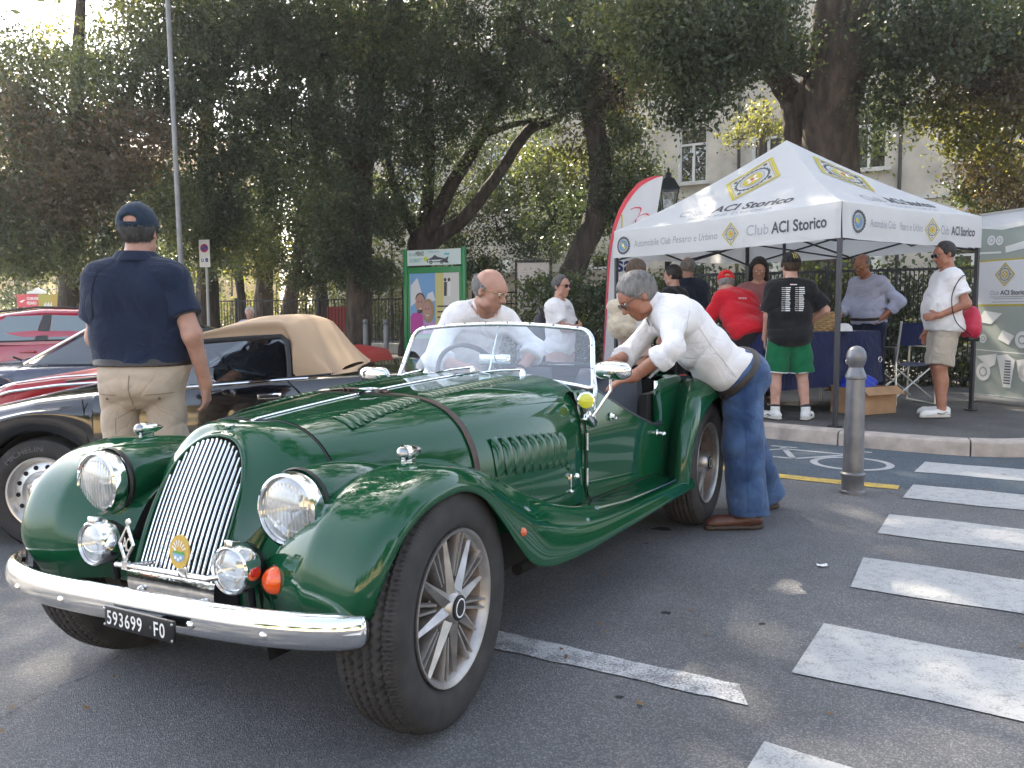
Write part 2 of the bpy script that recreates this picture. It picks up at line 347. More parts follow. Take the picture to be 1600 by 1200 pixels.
# cycle lane between the kerb and the yellow line
lane_o = crom([(9, 4.9), (5.5, 4.55), (4.0, 4.62), (3.2, 4.86), (2.60, 5.20), (1.785, 5.72), (1.0, 6.6), (.2, 7.8), (-2.1, 11.8), (-5, 16.6), (-10, 20.4)], 80)
ka = crom([(9, 7.0), (5.2, 6.50), (4.3, 6.42), (3.75, 6.36), (3.2, 6.62), (2.25, 7.42), (1.3, 8.35), (.4, 9.6), (-1.5, 13.0), (-4.2, 17.6), (-9, 22.0)], 80)
G = [[(p[0] + (q[0] - p[0]) * t, p[1] + (q[1] - p[1]) * t, .002 + gz(p[0] + (q[0] - p[0]) * t, p[1] + (q[1] - p[1]) * t)) for t in np.linspace(0, 1.02, 5)] for p, q in zip(lane_o, ka)]
tag(MB().grid(G).build('cycle_lane', LANE), kind='structure')
YEL = paint_mat('yellow_road_paint', (.62, .42, .07), (.2, .16, .09), .62)
WPAINT = paint_mat('white_road_paint', (.42, .42, .415), (.24, .24, .24), .66, 18)
WPAINT2 = paint_mat('worn_white_paint', (.52, .52, .52), (.18, .18, .185), .57, 9)
lo = np.array([p for p in lane_o if p[0] < 2.52]); d = np.gradient(lo, axis=0); nn = np.column_stack([d[:, 1], -d[:, 0]]); nn /= np.linalg.norm(nn, axis=1)[:, None]
G = [[(p[0] + m_[0] * t, p[1] + m_[1] * t, .0042 + gz(p[0], p[1])) for t in (-.07, .07)] for p, m_ in zip(lo, nn)]
tag(MB().grid(G).build('yellow_line', YEL), kind='structure')
zs = empty('zebra_crossing'); tag(zs, kind='structure')
ee = np.array([.848, -.530]); dd = np.array([-.4878, -.8182])
for k in range(-0, 7):
    p = np.array([3.075, 6.194]) + dd * k; q = p + np.array([-.246, -.402])
    jit = [random.uniform(-.02, .02) for _ in range(2)]; n = 24; P = []
    for i in range(n + 1):
        t = i / n * 3.2; w = (.006 * math.sin(t * 9 + k) + random.uniform(-.004, .004))
        a = p + ee * (t + jit[0] * (i == 0)); b = q + ee * (t + jit[1] * (i == 0)); P.append([(a[0] + dd[0] * w, a[1] + dd[1] * w, .0045), (b[0] - dd[0] * w, b[1] - dd[1] * w, .0045)])
    st = MB().grid(P).build('stripe', WPAINT, zs)
pl = MB(); P = []
a0, a1 = np.array([-.62, 3.21]), np.array([.729, 2.409]); b0, b1 = np.array([-.64, 3.055]), np.array([.668, 2.305])
for i in range(31):
    t = i / 30; e = random.uniform(-.006, .006); P.append([tuple(a0 + (a1 - a0) * t + [0, e]) + (.0045,), tuple(b0 + (b1 - b0) * t + [0, -e]) + (.0045,)])
P[-1][0] = (P[-1][0][0] - .05, P[-1][0][1] + .03, .0035)
tag(pl.grid(P).build('parking_line', WPAINT2), kind='structure')
# cycle symbol on the lane
c = gp(1237, 713, 0); ux = Vector((.80, -.55, 0)); uy = Vector((.55, .80, 0)); f = lambda u, v: c + ux * u + uy * v + Vector((0, 0, .0045))
mb = MB()
def flat_ring(mb, fn, cx, cy, r, w, n=28):
    vs = []
    for k in range(n): a = 2 * math.pi * k / n; vs += [fn(cx + r * math.cos(a), cy + r * math.sin(a)), fn(cx + (r - w) * math.cos(a), cy + (r - w) * math.sin(a))]
    mb.add(vs, [(2 * k, 2 * ((k + 1) % n), 2 * ((k + 1) % n) + 1, 2 * k + 1) for k in range(n)])
def flat_line(mb, fn, a, b, w):
    d = Vector((b[0] - a[0], b[1] - a[1])); nx, ny = -d.y / d.length * w / 2, d.x / d.length * w / 2
    mb.poly([fn(a[0] - nx, a[1] - ny), fn(b[0] - nx, b[1] - ny), fn(b[0] + nx, b[1] + ny), fn(a[0] + nx, a[1] + ny)])
g = lambda u, v: f(v * 1.0, u * 1.0)
for cy in (-.48, .48): flat_ring(mb, f, cy, -.1, .30, .055)
for a, b in (((-.48, -.1), (-.15, .32)), ((-.15, .32), (.38, .30)), ((.38, .30), (.05, -.12)), ((.05, -.12), (-.48, -.1)), ((.05, -.12), (-.2, .42)), ((.48, -.1), (.33, .50)), ((.33, .5), (.5, .52)), ((-.3, .43), (-.08, .43))): flat_line(mb, f, a, b, .05)
tag(mb.build('cycle_symbol', WPAINT, smooth=False, fix=False), kind='structure')
# small marks on the road
crk = mat('tar_crack', (.02, .02, .02), rough=.9); mb = MB(); P = []
c0 = [gp(x, y) for x, y in ((-40, 1145), (20, 1105), (60, 1083), (110, 1062), (150, 1047), (182, 1024), (205, 1005), (235, 985))]
for i, p in enumerate(crom([tuple(q) for q in c0], 60)): P.append([(p[0] + random.uniform(-.004, .004), p[1] - .0035 + random.uniform(-.003, .003), gz(p[0], p[1]) + .002), (p[0], p[1] + .0035 + random.uniform(-.003, .003), gz(p[0], p[1]) + .002)])
mb.grid(P); tag(mb.build('road_crack', crk), kind='structure')
def blot(px, py, r, name='tar_spot', m=crk):
    c = gp(px, py); mb = MB(); mb.poly([(c.x + r * (1 + .3 * math.sin(3 * a + px)) * math.cos(a), c.y + r * .7 * (1 + .25 * math.sin(2 * a + py)) * math.sin(a), .003) for a in np.linspace(0, 6.283, 17)[:-1]]); return tag(mb.build(name, m), kind='structure')
blot(1035, 827, .05); blot(1042, 958, .018); blot(1190, 975, .012); blot(968, 1090, .012); blot(1010, 720 + 130, .012)
sc = gp(1285, 886); mb = MB(); mb.grid([[(sc.x + .022 * u, sc.y + .016 * v, .006 + .006 * abs(u * v)) for u in (-1, -.2, .7, 1.1)] for v in (-1, 0, 1)])
tag(mb.build('paper_scrap', WHITE), 'tiny scrap of white paper lying on the asphalt', 'litter')
DRY = mat('dry_leaf', (.20, .11, .04), rough=.8)
mb = MB()
for k in range(150):
    if k < 70: x, y = random.uniform(-1.5, 4), random.uniform(2, 7); z = .007
    else:
        s = random.uniform(s0, s0 + 9); q = kerb_at(s) + kerb_n(s) * (random.uniform(.3, 3.0) if k % 2 else random.uniform(-.25, -.02)); x, y = q; z = .124 if k % 2 else .010
    a = random.uniform(0, 6.28); r = random.uniform(.010, .022); z += max(0, gz(x, y)) * 0
    mb.add([(x + r * math.cos(a), y + r * math.sin(a), z + .004), (x - r * .4 * math.sin(a), y + r * .4 * math.cos(a), z + .001), (x - r * math.cos(a), y - r * math.sin(a), z + .005), (x + r * .4 * math.sin(a), y - r * .4 * math.cos(a), z + .001)], [(0, 1, 2, 3)])
tag(mb.build('fallen_leaves', DRY, fix=False), kind='stuff')
# ================================================================== buildings
PLASTER = mat('grey_plaster', (.47, .42, .34), rough=.9, var=.25, vs=1.3, bump=.1, bs=30)
TRIM = mat('stone_trim', (.52, .49, .44), rough=.85, var=.15, vs=4)
WFRAME = mat('window_frame_white', (.62, .60, .55), rough=.5)
PANE = glassy('window_pane', (.10, .14, .13), refl=.22)
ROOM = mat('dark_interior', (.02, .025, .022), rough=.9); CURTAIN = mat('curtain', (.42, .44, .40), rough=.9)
ROOFT = mat('roof_tiles', (.22, .10, .06), rough=.8, var=.2, vs=8)
def facade(name, p0, p1, h, windows, m, label, depth=9, roof=True, courses=(), pipes=(), z0=0.0):
    """wall from p0 to p1 (2D), windows: (s, width, sill z, height)."""
    p0, p1 = Vector(p0), Vector(p1); L_ = (p1 - p0).length; u = (p1 - p0).normalized(); nrm = Vector((u.y, -u.x))     # outwards
    if nrm.y > 0 and p0.y > 0: nrm = -nrm
    if nrm.y < 0 and p0.y < 0: nrm = -nrm
    B = empty(name, (p0.x, p0.y, 0), 0, label, 'building')
    q = lambda s, o, z: Vector((u.x * s + nrm.x * o, u.y * s + nrm.y * o, z)); mb = MB()
    cols = sorted({0, L_} | {round(w[0] - w[1] / 2, 3) for w in windows} | {round(w[0] + w[1] / 2, 3) for w in windows}); rows = sorted({z0, h} | {round(w[2], 3) for w in windows} | {round(w[2] + w[3], 3) for w in windows})
    for i in range(len(cols) - 1):
        for j in range(len(rows) - 1):
            cs, cz = (cols[i] + cols[i + 1]) / 2, (rows[j] + rows[j + 1]) / 2
            if any(abs(cs - w[0]) < w[1] / 2 and w[2] < cz < w[2] + w[3] for w in windows): continue
            mb.poly([q(cols[i], 0, rows[j]), q(cols[i + 1], 0, rows[j]), q(cols[i + 1], 0, rows[j + 1]), q(cols[i], 0, rows[j + 1])])
    mb.poly([q(0, 0, z0), q(0, -depth, z0), q(0, -depth, h), q(0, 0, h)]); mb.poly([q(L_, 0, z0), q(L_, -depth, z0), q(L_, -depth, h), q(L_, 0, h)]); mb.poly([q(0, -depth, z0), q(L_, -depth, z0), q(L_, -depth, h), q(0, -depth, h)])
    mb.build('wall', m, B, smooth=False)
    if roof:
        r = MB(); r.poly([q(-.4, .5, h), q(L_ + .4, .5, h), q(L_ + .4, -depth / 2, h + 1.6), q(-.4, -depth / 2, h + 1.6)]); r.poly([q(-.4, -depth - .5, h), q(L_ + .4, -depth - .5, h), q(L_ + .4, -depth / 2, h + 1.6), q(-.4, -depth / 2, h + 1.6)]); r.build('roof', ROOFT, B, smooth=False)
    R = Matrix.Rotation(math.atan2(u.y, u.x), 3, 'Z')
    for z, t in courses: MB().box(q(L_ / 2, .03, z), (L_, .10, t), R).build('string_course', TRIM, B, smooth=False)
    for s in pipes: MB().cyl(q(s, .09, z0), q(s, .09, h - .1), .055, n=10).build('drainpipe', BLACKMETAL, B)
    for s, w, zb, hh in windows:
        f = MB(); d = -.16; t = .07
        f.box(q(s - w / 2 + t / 2, d, zb + hh / 2), (t, .08, hh), R); f.box(q(s + w / 2 - t / 2, d, zb + hh / 2), (t, .08, hh), R); f.box(q(s, d, zb + hh * .70), (w - 2 * t, .08, t), R); f.box(q(s, d, zb + hh - t / 2), (w - 2 * t, .08, t), R); f.box(q(s, d, zb + t / 2), (w - 2 * t, .08, t), R); f.box(q(s, d + .004, zb + hh * .35), (t * 1.2, .08, hh * .70 - t), R)
        for e in (-1, 1): f.poly([q(s + e * w / 2, 0, zb), q(s + e * w / 2, -.45, zb), q(s + e * w / 2, -.45, zb + hh), q(s + e * w / 2, 0, zb + hh)])
        f.poly([q(s - w / 2, 0, zb + hh), q(s + w / 2, 0, zb + hh), q(s + w / 2, -.45, zb + hh), q(s - w / 2, -.45, zb + hh)])
        fo = f.build('window', WFRAME, B, smooth=False)
        for e in (-1, 1): MB().poly([q(s + e * .03, d, zb), q(s + e * (w / 2), d, zb), q(s + e * (w / 2), d, zb + hh), q(s + e * .03, d, zb + hh)]).build('pane', PANE, fo, smooth=False)
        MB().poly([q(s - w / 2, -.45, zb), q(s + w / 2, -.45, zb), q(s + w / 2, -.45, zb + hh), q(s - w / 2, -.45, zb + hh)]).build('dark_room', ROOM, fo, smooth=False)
        if random.random() < .6: MB().poly([q(s - w / 2, -.30, zb), q(s - w * .12, -.30, zb), q(s - w * .12, -.30, zb + hh), q(s - w / 2, -.30, zb + hh)]).build('curtain', CURTAIN, fo, smooth=False)
        MB().box(q(s, .06, zb - .05), (w + .3, .22, .10), R).build('window_sill', TRIM, fo, smooth=False)
    return B
def on_line(px, p0, p1):
    d = ray(px, 400); a = Vector(p0); u = (Vector(p1) - a).normalized(); t = (a.x * d[1] - a.y * d[0]) / (u.y * d[0] - u.x * d[1]); return t
F0, F1 = (-9.0, 38.0), (24.0, 18.4)
sw = lambda px: on_line(px, F0, F1)
wins = [(sw(1080), 1.0, 5.55, 1.85), (sw(1196), 1.0, 5.50, 1.85), (sw(1352), 1.05, 5.50, 1.9), (sw(940), 1.0, 5.6, 1.85), (sw(1520), 1.05, 5.5, 1.9), (sw(780), 1.0, 5.6, 1.85), (sw(640), 1.0, 5.6, 1.85)]
wins += [(w[0], w[1], 9.6, 1.9) for w in wins] + [(w[0], w[1], 1.6, 1.7) for w in wins]
facade('grey_building', F0, F1, 13.5, wins, PLASTER, 'pale grey plastered building with tall white framed windows behind the marquee', courses=((4.55, .12), (8.9, .18)), pipes=(sw(1153), sw(1402)))
OCHRE = mat('ochre_plaster', (.50, .34, .16), rough=.9, var=.2, vs=1.2)
yl = [(3 + 3.4 * k, 1.1, z, 1.8) for k in range(8) for z in (1.6, 5.2, 8.8)]
facade('ochre_building', (-46, 50), (-16, 58), 12, yl, OCHRE, 'ochre plastered building glimpsed behind the trees at far left', courses=((4.4, .15),))
CREAM = mat('sunlit_cream_plaster', (.66, .50, .28), rough=.9, var=.12, vs=1.5)
yl = [(2.5 + 3.2 * k, 1.1, z, 1.9) for k in range(17) for z in (1.3, 5.0, 8.6)]
facade('cream_building', (34, -36), (-34, -42), 10.5, yl, CREAM, 'cream plastered building across the street that the paintwork reflects', courses=((4.2, .2), (8.0, .2)))
# ================================================================== trees and planting
BARK = mat('bark', (.046, .037, .030), rough=.95, var=.6, vs=10, bump=1.0, bs=14, stretch=(1, 1, .22), bd=.05)
BARK2 = mat('pale_bark', (.075, .056, .044), rough=.95, var=.6, vs=9, bump=1.0, bs=12, stretch=(1, 1, .3), bd=.05)
L_DARK = leaf_mat('holm_oak_leaves', (.026, .043, .026), (.078, .104, .057), (.16, .17, .075), trans=.36)
L_MID = leaf_mat('fresh_leaves', (.038, .056, .028), (.095, .120, .055), (.20, .19, .07), trans=.42)
L_BROWN = leaf_mat('browning_leaves', (.050, .042, .028), (.105, .082, .055), (.17, .12, .07), trans=.34)
L_YEL = leaf_mat('sun_tinted_leaves', (.058, .070, .026), (.14, .145, .052), (.32, .27, .08), trans=.58)  # yellow leaf colour carries the sunlight and backlit glow
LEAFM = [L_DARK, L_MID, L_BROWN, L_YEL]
def leaf_quads(P, size, flat=.35, asp=.55, jitter=.5, droop=.25):
    n = len(P); s = size * (1 + jitter * (rng.random(n) * 2 - 1))
    nz = rng.normal(size=(n, 3)); nz[:, 2] = nz[:, 2] * (1 - flat) + flat * 1.2; nz /= np.linalg.norm(nz, axis=1)[:, None]
    t = rng.normal(size=(n, 3)); t[:, 2] -= droop; t -= nz * (t * nz).sum(1)[:, None]; t /= np.linalg.norm(t, axis=1)[:, None]; b = np.cross(nz, t)
    h = s[:, None] / 2; w = h * asp
    V = np.stack([P - t * h, P + b * w - t * h * .1 + nz * h * .12, P + t * h, P - b * w - t * h * .1 + nz * h * .12], 1).reshape(-1, 3)
    return V, np.arange(4 * n).reshape(n, 4)
def clump_points(c, r, n, sprays=None, shell=.55, sig=.16):
    """leaf points gathered in sprays spread through an ellipsoid, denser towards its skin."""
    r = np.array(r if hasattr(r, '__len__') else (r, r, r * .8)); k = sprays or max(6, int(n / 55))
    d = rng.normal(size=(k, 3)); d /= np.linalg.norm(d, axis=1)[:, None]; rad = shell + (1 - shell) * rng.random(k) ** .7
    rad *= 1 + .16 * np.sin(d[:, 0] * 5 + c[0]) * np.cos(d[:, 2] * 4 + c[1])
    S = np.array(c) + d * rad[:, None] * r; i = rng.integers(0, k, n); g = rng.normal(size=(n, 3)) * sig * (.5 + rng.random(k)[i])[:, None]; g[:, 2] = g[:, 2] * .8 - .35 * sig
    return S[i] + g
def crown(clumps, parent, name='crown'):
    """clumps: (centre, radii, leaf count, leaf size, material index, sigma)."""
    VV, FF, MM = [], [], []; b = 0
    for c, r, n, size, mi, sig in clumps:
        V, F = leaf_quads(clump_points(c, r, int(n), sig=sig), size); VV.append(V); FF.append(F + b); MM.append(np.full(len(F), mi)); b += len(V)
    o = np_mesh(name, np.vstack(VV), np.vstack(FF), LEAFM, parent, smooth=False, midx=np.concatenate(MM)); return o
def limb(mb, pts, radii, n=12, rough=.10, res=10):
    P = crom(pts, res * (len(pts) - 1) + 1); R = np.interp(np.linspace(0, 1, len(P)), np.linspace(0, 1, len(radii)), radii)
    b = len(mb.v); mb.tube([tuple(p) for p in P], list(R), n, caps=True)
    for i in range(len(P)):
        for k in range(n):
            v = Vector(mb.v[b + i * n + k]); c = Vector(P[i]); d = v - c; f = 1 + rough * (math.sin(k * 2.1 + i * .5) * .6 + .4 * math.sin(k * 4.3 + i * 1.3 + pts[0][0]) + random.uniform(-.25, .25)); mb.v[b + i * n + k] = tuple(c + d * f)
def make_tree(label, base, limbs, clumps, bark=None, group=None, name='holm_oak_tree', cat='tree'):
    base = Vector(base); t = empty(name, base, 0, label, cat, group); mb = MB()
    first = True
    tr = None
    for pts, rad in limbs:
        mb = MB(); limb(mb, [tuple(Vector(p) - base) for p in pts], rad, n=18 if rad[0] > .25 else 10)
        if first: tr = mb.build('trunk', bark or BARK, t, sharp=70); first = False
        else: mb.build('branch', bark or BARK, t, sharp=70)
    tw = MB()
    for c, r, *k in clumps:
        if k[-1] > .3 or r[0] < .3: continue
        c = Vector(c) - base
        for _ in range(5):
            d = Vector((random.gauss(0, 1), random.gauss(0, 1), random.gauss(.1, .6))).normalized(); e = c + d * r[0] * .95; q = c + d * r[0] * .45 + Vector((random.uniform(-.15, .15), random.uniform(-.15, .15), random.uniform(-.1, .15))); s_ = c + Vector((random.uniform(-.3, .3), random.uniform(-.3, .3), -r[2] * .6)) * .8
            tw.tube([s_, q, e], [.022, .013, .004], 5, caps=False)
    if tw.v: tag(tw.build('twigs', bark or BARK, t, fix=False), kind='stuff')
    if clumps: crown([((c[0] - base[0], c[1] - base[1], c[2] - base[2]),) + tuple(k) for c, *k in clumps], t)
    return t
def mp(px, py, Y): return tuple(at(px, py, Y))
GRP = 'park trees along the pavement'
def cl(px, py, Y, r, n, mi=0, size=.085, sig=.17, sq=.8):
    if Y < 13.5: size *= .76; n *= 1.5
    else: size *= .9; n *= 1.15
    if mi == 3: n *= .55
    return (mp(px, py, Y), (r, r, r * sq), n, size, mi, sig)
def high(px, Y, z0, z1, r, n, k=5, mi=0):
    """upper crown above the frame: coarser leaves."""
    c = at(px, 400, Y); out = []
    for i in range(k):
        a = 6.283 * i / k + px; out.append(((c.x + r * .7 * math.cos(a), Y + r * .7 * math.sin(a), z0 + (z1 - z0) * random.random()), (r * .75, r * .75, (z1 - z0) * .45), n // k, .20, mi, .38))
    out.append(((c.x, Y, z1), (r * .7, r * .7, (z1 - z0) * .35), n // k, .20, mi, .38)); return out
def over(xy):
    """high boughs reaching out over the street; one is added to block sun."""
    return [((x, y, 10.2 + .8 * math.sin(x * 3 + y)), (2.1, 2.1, 1.0), 1500, .28, 0, .45) for x, y in xy]
def trunk_to(px0, py0, px1, py1, Y, r, top=9.5, Y1=None):
    Y1 = Y1 or Y; a = at(px0, py0, Y); b = at(px1, py1, Y1); d = (b - a); e = a + d * ((top - a.z) / d.z)
    return ([(a.x, a.y, 0.0), tuple(a), tuple(b), (e.x + .2, e.y, top)], [r * 1.25, r, r * .8, r * .3])
# far left: broad crown hanging over the cars
T = make_tree('big bushy evergreen with browning foliage at far left over the parked cars', (at(110, 450, 19).x, 19, 0), [trunk_to(110, 450, 112, 300, 19, .24), ([mp(112, 330, 19), mp(60, 220, 17.5), mp(0, 100, 16)], [.14, .10, .04]), ([mp(112, 320, 19), mp(180, 200, 18), mp(240, 60, 17.5)], [.14, .10, .04])],
    [cl(-60, 330, 15, 1.25, 6000), cl(40, 350, 15.5, 1.1, 6500, 0), cl(20, 240, 15, 1.25, 7000), cl(120, 150, 15.5, 1.25, 7000, 0), cl(30, 120, 16, 1.2, 6000, 1), cl(140, 250, 15.2, 1.0, 5200, 2), cl(200, 220, 15.6, .95, 4200, 2), cl(90, 300, 15, .8, 3600, 2), cl(220, 320, 16, 1.0, 5200, 0), cl(150, 380, 16.5, .95, 4800), cl(50, 395, 16.2, .6, 2600, 0), cl(-60, 400, 16.2, .7, 2400), cl(230, 120, 16.5, 1.1, 5000, 0), cl(20, 190, 14.6, .8, 2600, 2),
     cl(130, 80, 19, 1.0, 1500, 3, .10), cl(225, 20, 18.5, 1.1, 2400, 3, .10), cl(-30, 90, 19, 1.0, 1200, 3, .10)] + high(0, 14, 9.6, 14.5, 3.6, 6000, 6) + over(((-8, 9), (-5, 7.5), (-2.5, 8.5), (-6.5, 4), (-3, 3.5))), group=GRP)
make_tree('dense dark evergreen tree behind the lamp pole and the man in the cap', (at(325, 450, 21).x, 21, 0), [trunk_to(325, 470, 322, 330, 21, .26), ([mp(322, 380, 21), mp(290, 300, 20), mp(240, 250, 19)], [.13, .09, .04]), ([mp(322, 360, 21), mp(390, 250, 20), mp(420, 120, 19)], [.15, .1, .04])],
    [cl(300, 300, 18, 1.15, 6500), cl(330, 180, 17.5, 1.25, 7500), cl(290, 90, 17.5, 1.2, 6500), cl(400, 110, 18, 1.3, 7000), cl(370, 30, 17.8, 1.2, 6500), cl(300, 380, 18.5, .9, 4200, 0), cl(370, 290, 18, 1.0, 5000, 0), cl(260, 20, 18, 1.1, 4200, 1), cl(440, 200, 18.5, 1.05, 5400), cl(345, 365, 18.2, .7, 2600, 1), cl(275, 180, 18.4, .8, 2800, 2), cl(460, 60, 18.4, 1.0, 4400)] + high(350, 18, 9.5, 14.5, 3.6, 10000, 6), group=GRP)
make_tree('slim evergreen with low hanging leafy boughs left of the thick trunk', (at(412, 470, 25).x, 25, 0), [trunk_to(412, 480, 418, 370, 25, .27), ([mp(415, 420, 25), mp(370, 360, 24.5), mp(330, 290, 24)], [.12, .08, .04])],
    [cl(440, 330, 22, 1.3, 6000), cl(500, 250, 21.5, 1.3, 6500), cl(470, 150, 21, 1.25, 6000), cl(520, 360, 21.8, 1.0, 4600, 0), cl(400, 400, 22.5, .8, 2800, 1), cl(360, 330, 22.5, .9, 3200, 1), cl(480, 420, 21.5, .62, 2400, 0), cl(545, 420, 20.6, .55, 2400, 0), cl(575, 440, 20.2, .36, 1300, 0)] + high(450, 22, 9.7, 14, 3.4, 7000, 5), BARK2, GRP)
make_tree('evergreen with slightly leaning bare trunk behind the tan convertible hood', (at(450, 480, 26).x, 26, 0), [trunk_to(450, 500, 470, 380, 26, .24)], [cl(470, 310, 26, 1.3, 3200, 1, .10), cl(420, 230, 26, 1.5, 3500, 0, .10), cl(540, 280, 26, 1.3, 3000, 0, .10)] + high(470, 26, 9.4, 13, 3, 4500, 4), BARK2, GRP)
make_tree('short crooked tree behind the dark railing and white-haired head', (at(380, 470, 24).x, 24, 0), [trunk_to(378, 480, 372, 400, 24, .13, 6.5), ([mp(376, 450, 24), mp(362, 410, 24), mp(352, 370, 24)], [.09, .07, .03])], [cl(350, 350, 24, 1.0, 2600, 1, .10), cl(395, 350, 24.5, 1.0, 2600, 1, .10)], BARK, GRP)
make_tree('slender tree seen in shade left of the thick trunk', (at(500, 470, 27).x, 27, 0), [trunk_to(503, 480, 498, 400, 27, .22)], [cl(505, 350, 27, 1.2, 2200, 0, .11), cl(560, 330, 27.5, 1.3, 2200, 0, .11)] + high(500, 27, 9.4, 12, 3, 3600, 4), BARK, GRP)
make_tree('thick upright trunk with ivy-like leafy sprays beside the green poster board', (at(562, 540, 20).x, 20, 0), [trunk_to(560, 540, 566, 290, 20, .31, 10), ([mp(566, 270, 20), mp(590, 120, 19.5), mp(620, -20, 19)], [.24, .2, .15]), ([mp(564, 300, 20), mp(520, 180, 19.5), mp(500, 60, 19)], [.15, .12, .06])],
    [cl(520, 300, 19, .95, 5000), cl(545, 180, 18.8, 1.05, 6000), cl(600, 80, 18.8, 1.2, 6500), cl(500, 60, 18.6, 1.0, 4200, 0), cl(540, 40, 19.4, .9, 2600, 3, .09), cl(615, 200, 19, .9, 4400), cl(600, 330, 19.4, .55, 2300), cl(530, 390, 19.3, .62, 2600, 0), cl(590, 420, 19.5, .45, 1500, 0), cl(660, 40, 19, 1.1, 5000)] + high(570, 19, 9.5, 14, 3.2, 8000, 6), BARK2, GRP)
Y = 20.5
make_tree('forked dark tree whose long boughs spread right above the poster board', (at(652, 500, Y).x, Y, 0), [([(at(645, 500, Y).x, Y, 0), mp(650, 470, Y), mp(655, 390, Y), mp(665, 345, Y)], [.38, .34, .30, .24]),
    ([mp(660, 385, Y), mp(700, 300, 20), mp(745, 225, 19.5), mp(775, 170, 19), mp(800, 90, 18.5), mp(820, 0, 18)], [.20, .17, .14, .12, .09, .05]), ([mp(668, 385, Y), mp(730, 335, 20), mp(780, 270, 19.6), mp(825, 205, 19), mp(860, 190, 18.6), mp(905, 160, 18)], [.19, .16, .13, .12, .09, .05]),
    ([mp(757, 210, 19.4), mp(800, 195, 19), mp(850, 185, 18.8)], [.08, .07, .04]), ([mp(662, 360, Y), mp(672, 250, 20), mp(668, 150, 19.5), mp(680, 20, 19)], [.16, .13, .10, .06]), ([mp(655, 380, Y), mp(620, 300, 20), mp(600, 220, 19.8)], [.14, .10, .05])],
    [cl(690, 110, 18.4, 1.2, 6500), cl(760, 60, 18, 1.2, 6500), cl(740, 150, 18.2, .95, 4600), cl(830, 120, 18, .9, 4000), cl(680, 210, 19, .8, 2800), cl(850, 40, 17.8, 1.0, 4200), cl(630, 280, 19.5, .7, 1900), cl(720, 400, 21.5, .8, 2400, 0), cl(790, 340, 21.5, .85, 2600, 0), cl(770, 290, 22, .9, 1500, 1, .10), cl(850, 270, 21.5, 1.0, 3000, 1, .10), cl(860, 250, 22, .7, 700, 3, .10), cl(830, 380, 21.5, .8, 2300, 0), cl(700, 330, 22, .8, 1400, 1, .10), cl(630, 350, 20.5, .6, 1500, 0), cl(760, 420, 21.8, .6, 1500, 0), cl(800, 260, 23.5, 1.2, 2600, 0), cl(720, 280, 23.5, 1.1, 2200, 0), cl(890, 300, 22.5, .9, 1800, 0), cl(820, 190, 23.5, 1.1, 2200, 0), cl(900, 380, 22, .7, 1300, 0)] + high(740, 18.5, 9.3, 14, 3.6, 9000, 6), BARK, GRP)
Y = 17
make_tree('sinuous leaning trunk rising between the notice board and the feather flag', (at(884, 500, Y).x, Y, 0), [([(at(880, 520, Y).x, Y, 0), mp(886, 460, Y), mp(905, 400, Y), mp(930, 340, Y), mp(938, 260, 16.8), mp(922, 170, 16.6), mp(900, 80, 16.4), mp(890, -30, 16.2)], [.27, .25, .24, .23, .21, .19, .16, .12]),
    ([mp(928, 190, 16.6), mp(980, 120, 16), mp(1040, 60, 15.5)], [.10, .07, .03]), ([mp(905, 100, 16.4), mp(850, 60, 16), mp(810, 40, 15.8)], [.09, .06, .03])],
    [cl(970, 280, 17, .75, 4200), cl(965, 205, 17, .6, 2600), cl(1005, 270, 17.2, .4, 1300), cl(960, 330, 17.2, .5, 1700), cl(930, 40, 15.8, 1.0, 4800, 0), cl(960, 120, 16, .75, 2400, 2), cl(1000, 50, 15.5, .8, 3400, 0), cl(905, 230, 17.5, .7, 1700, 3, .09), cl(870, 330, 18, .7, 2200), cl(960, 150, 16.8, .7, 1500, 3, .09), cl(1005, 320, 17.3, .36, 1000), cl(890, 130, 16, .7, 2200, 0)] + high(930, 16, 8.8, 13, 2.1, 2600, 4), BARK, GRP)
Y = 13.2
make_tree('massive old trunk with burr rising behind the white marquee', (at(1300, 450, Y).x, Y, 0), [([(at(1298, 500, Y).x, Y, 0), mp(1298, 400, Y), mp(1296, 260, Y), mp(1300, 160, 13), mp(1325, 80, 12.8), mp(1350, -20, 12.6), mp(1365, -140, 12.3)], [.56, .50, .42, .40, .40, .35, .26]),
    ([mp(1262, 420, 13.6), mp(1252, 260, 13.6), mp(1245, 170, 13.6), mp(1222, 130, 13.4), mp(1180, 60, 13), mp(1150, -40, 12.6)], [.26, .24, .23, .18, .15, .10]), ([mp(1245, 180, 13.5), mp(1275, 120, 13.2), mp(1290, 40, 12.8), mp(1300, -60, 12.6)], [.19, .21, .20, .14]),
    ([mp(1275, 110, 13.1), mp(1200, 90, 12.8), mp(1130, 60, 12.4), mp(1060, 35, 12)], [.14, .11, .08, .04]), ([mp(1375, 40, 12.8), mp(1430, 70, 12.4), mp(1480, 100, 12)], [.10, .07, .03])],
    [cl(1080, 30, 11.6, .75, 4200), cl(1150, 40, 12.0, .6, 3000), cl(1050, 100, 12, .6, 2600), cl(1100, 130, 12, .5, 1700), cl(1190, -10, 11.6, .6, 2800), cl(1225, 70, 12.4, .36, 1200), cl(1420, 80, 12.4, .5, 2000), cl(1390, 150, 12.6, .45, 1500), cl(1430, 20, 11.8, .75, 3200), cl(1500, 40, 11.6, .8, 3400), cl(1070, 165, 12.4, .30, 650), cl(1370, 215, 13, .22, 260), cl(1000, 20, 12, .7, 2800), cl(1155, 100, 12.3, .3, 800)] + high(1200, 11.6, 9.1, 12.5, 3.4, 10000, 7) + over(((1, 1.8), (4.5, .8), (8, .8), (-3.8, 11.9))), BARK2, GRP)  # last overhead clump is added out of view to block a road sun patch
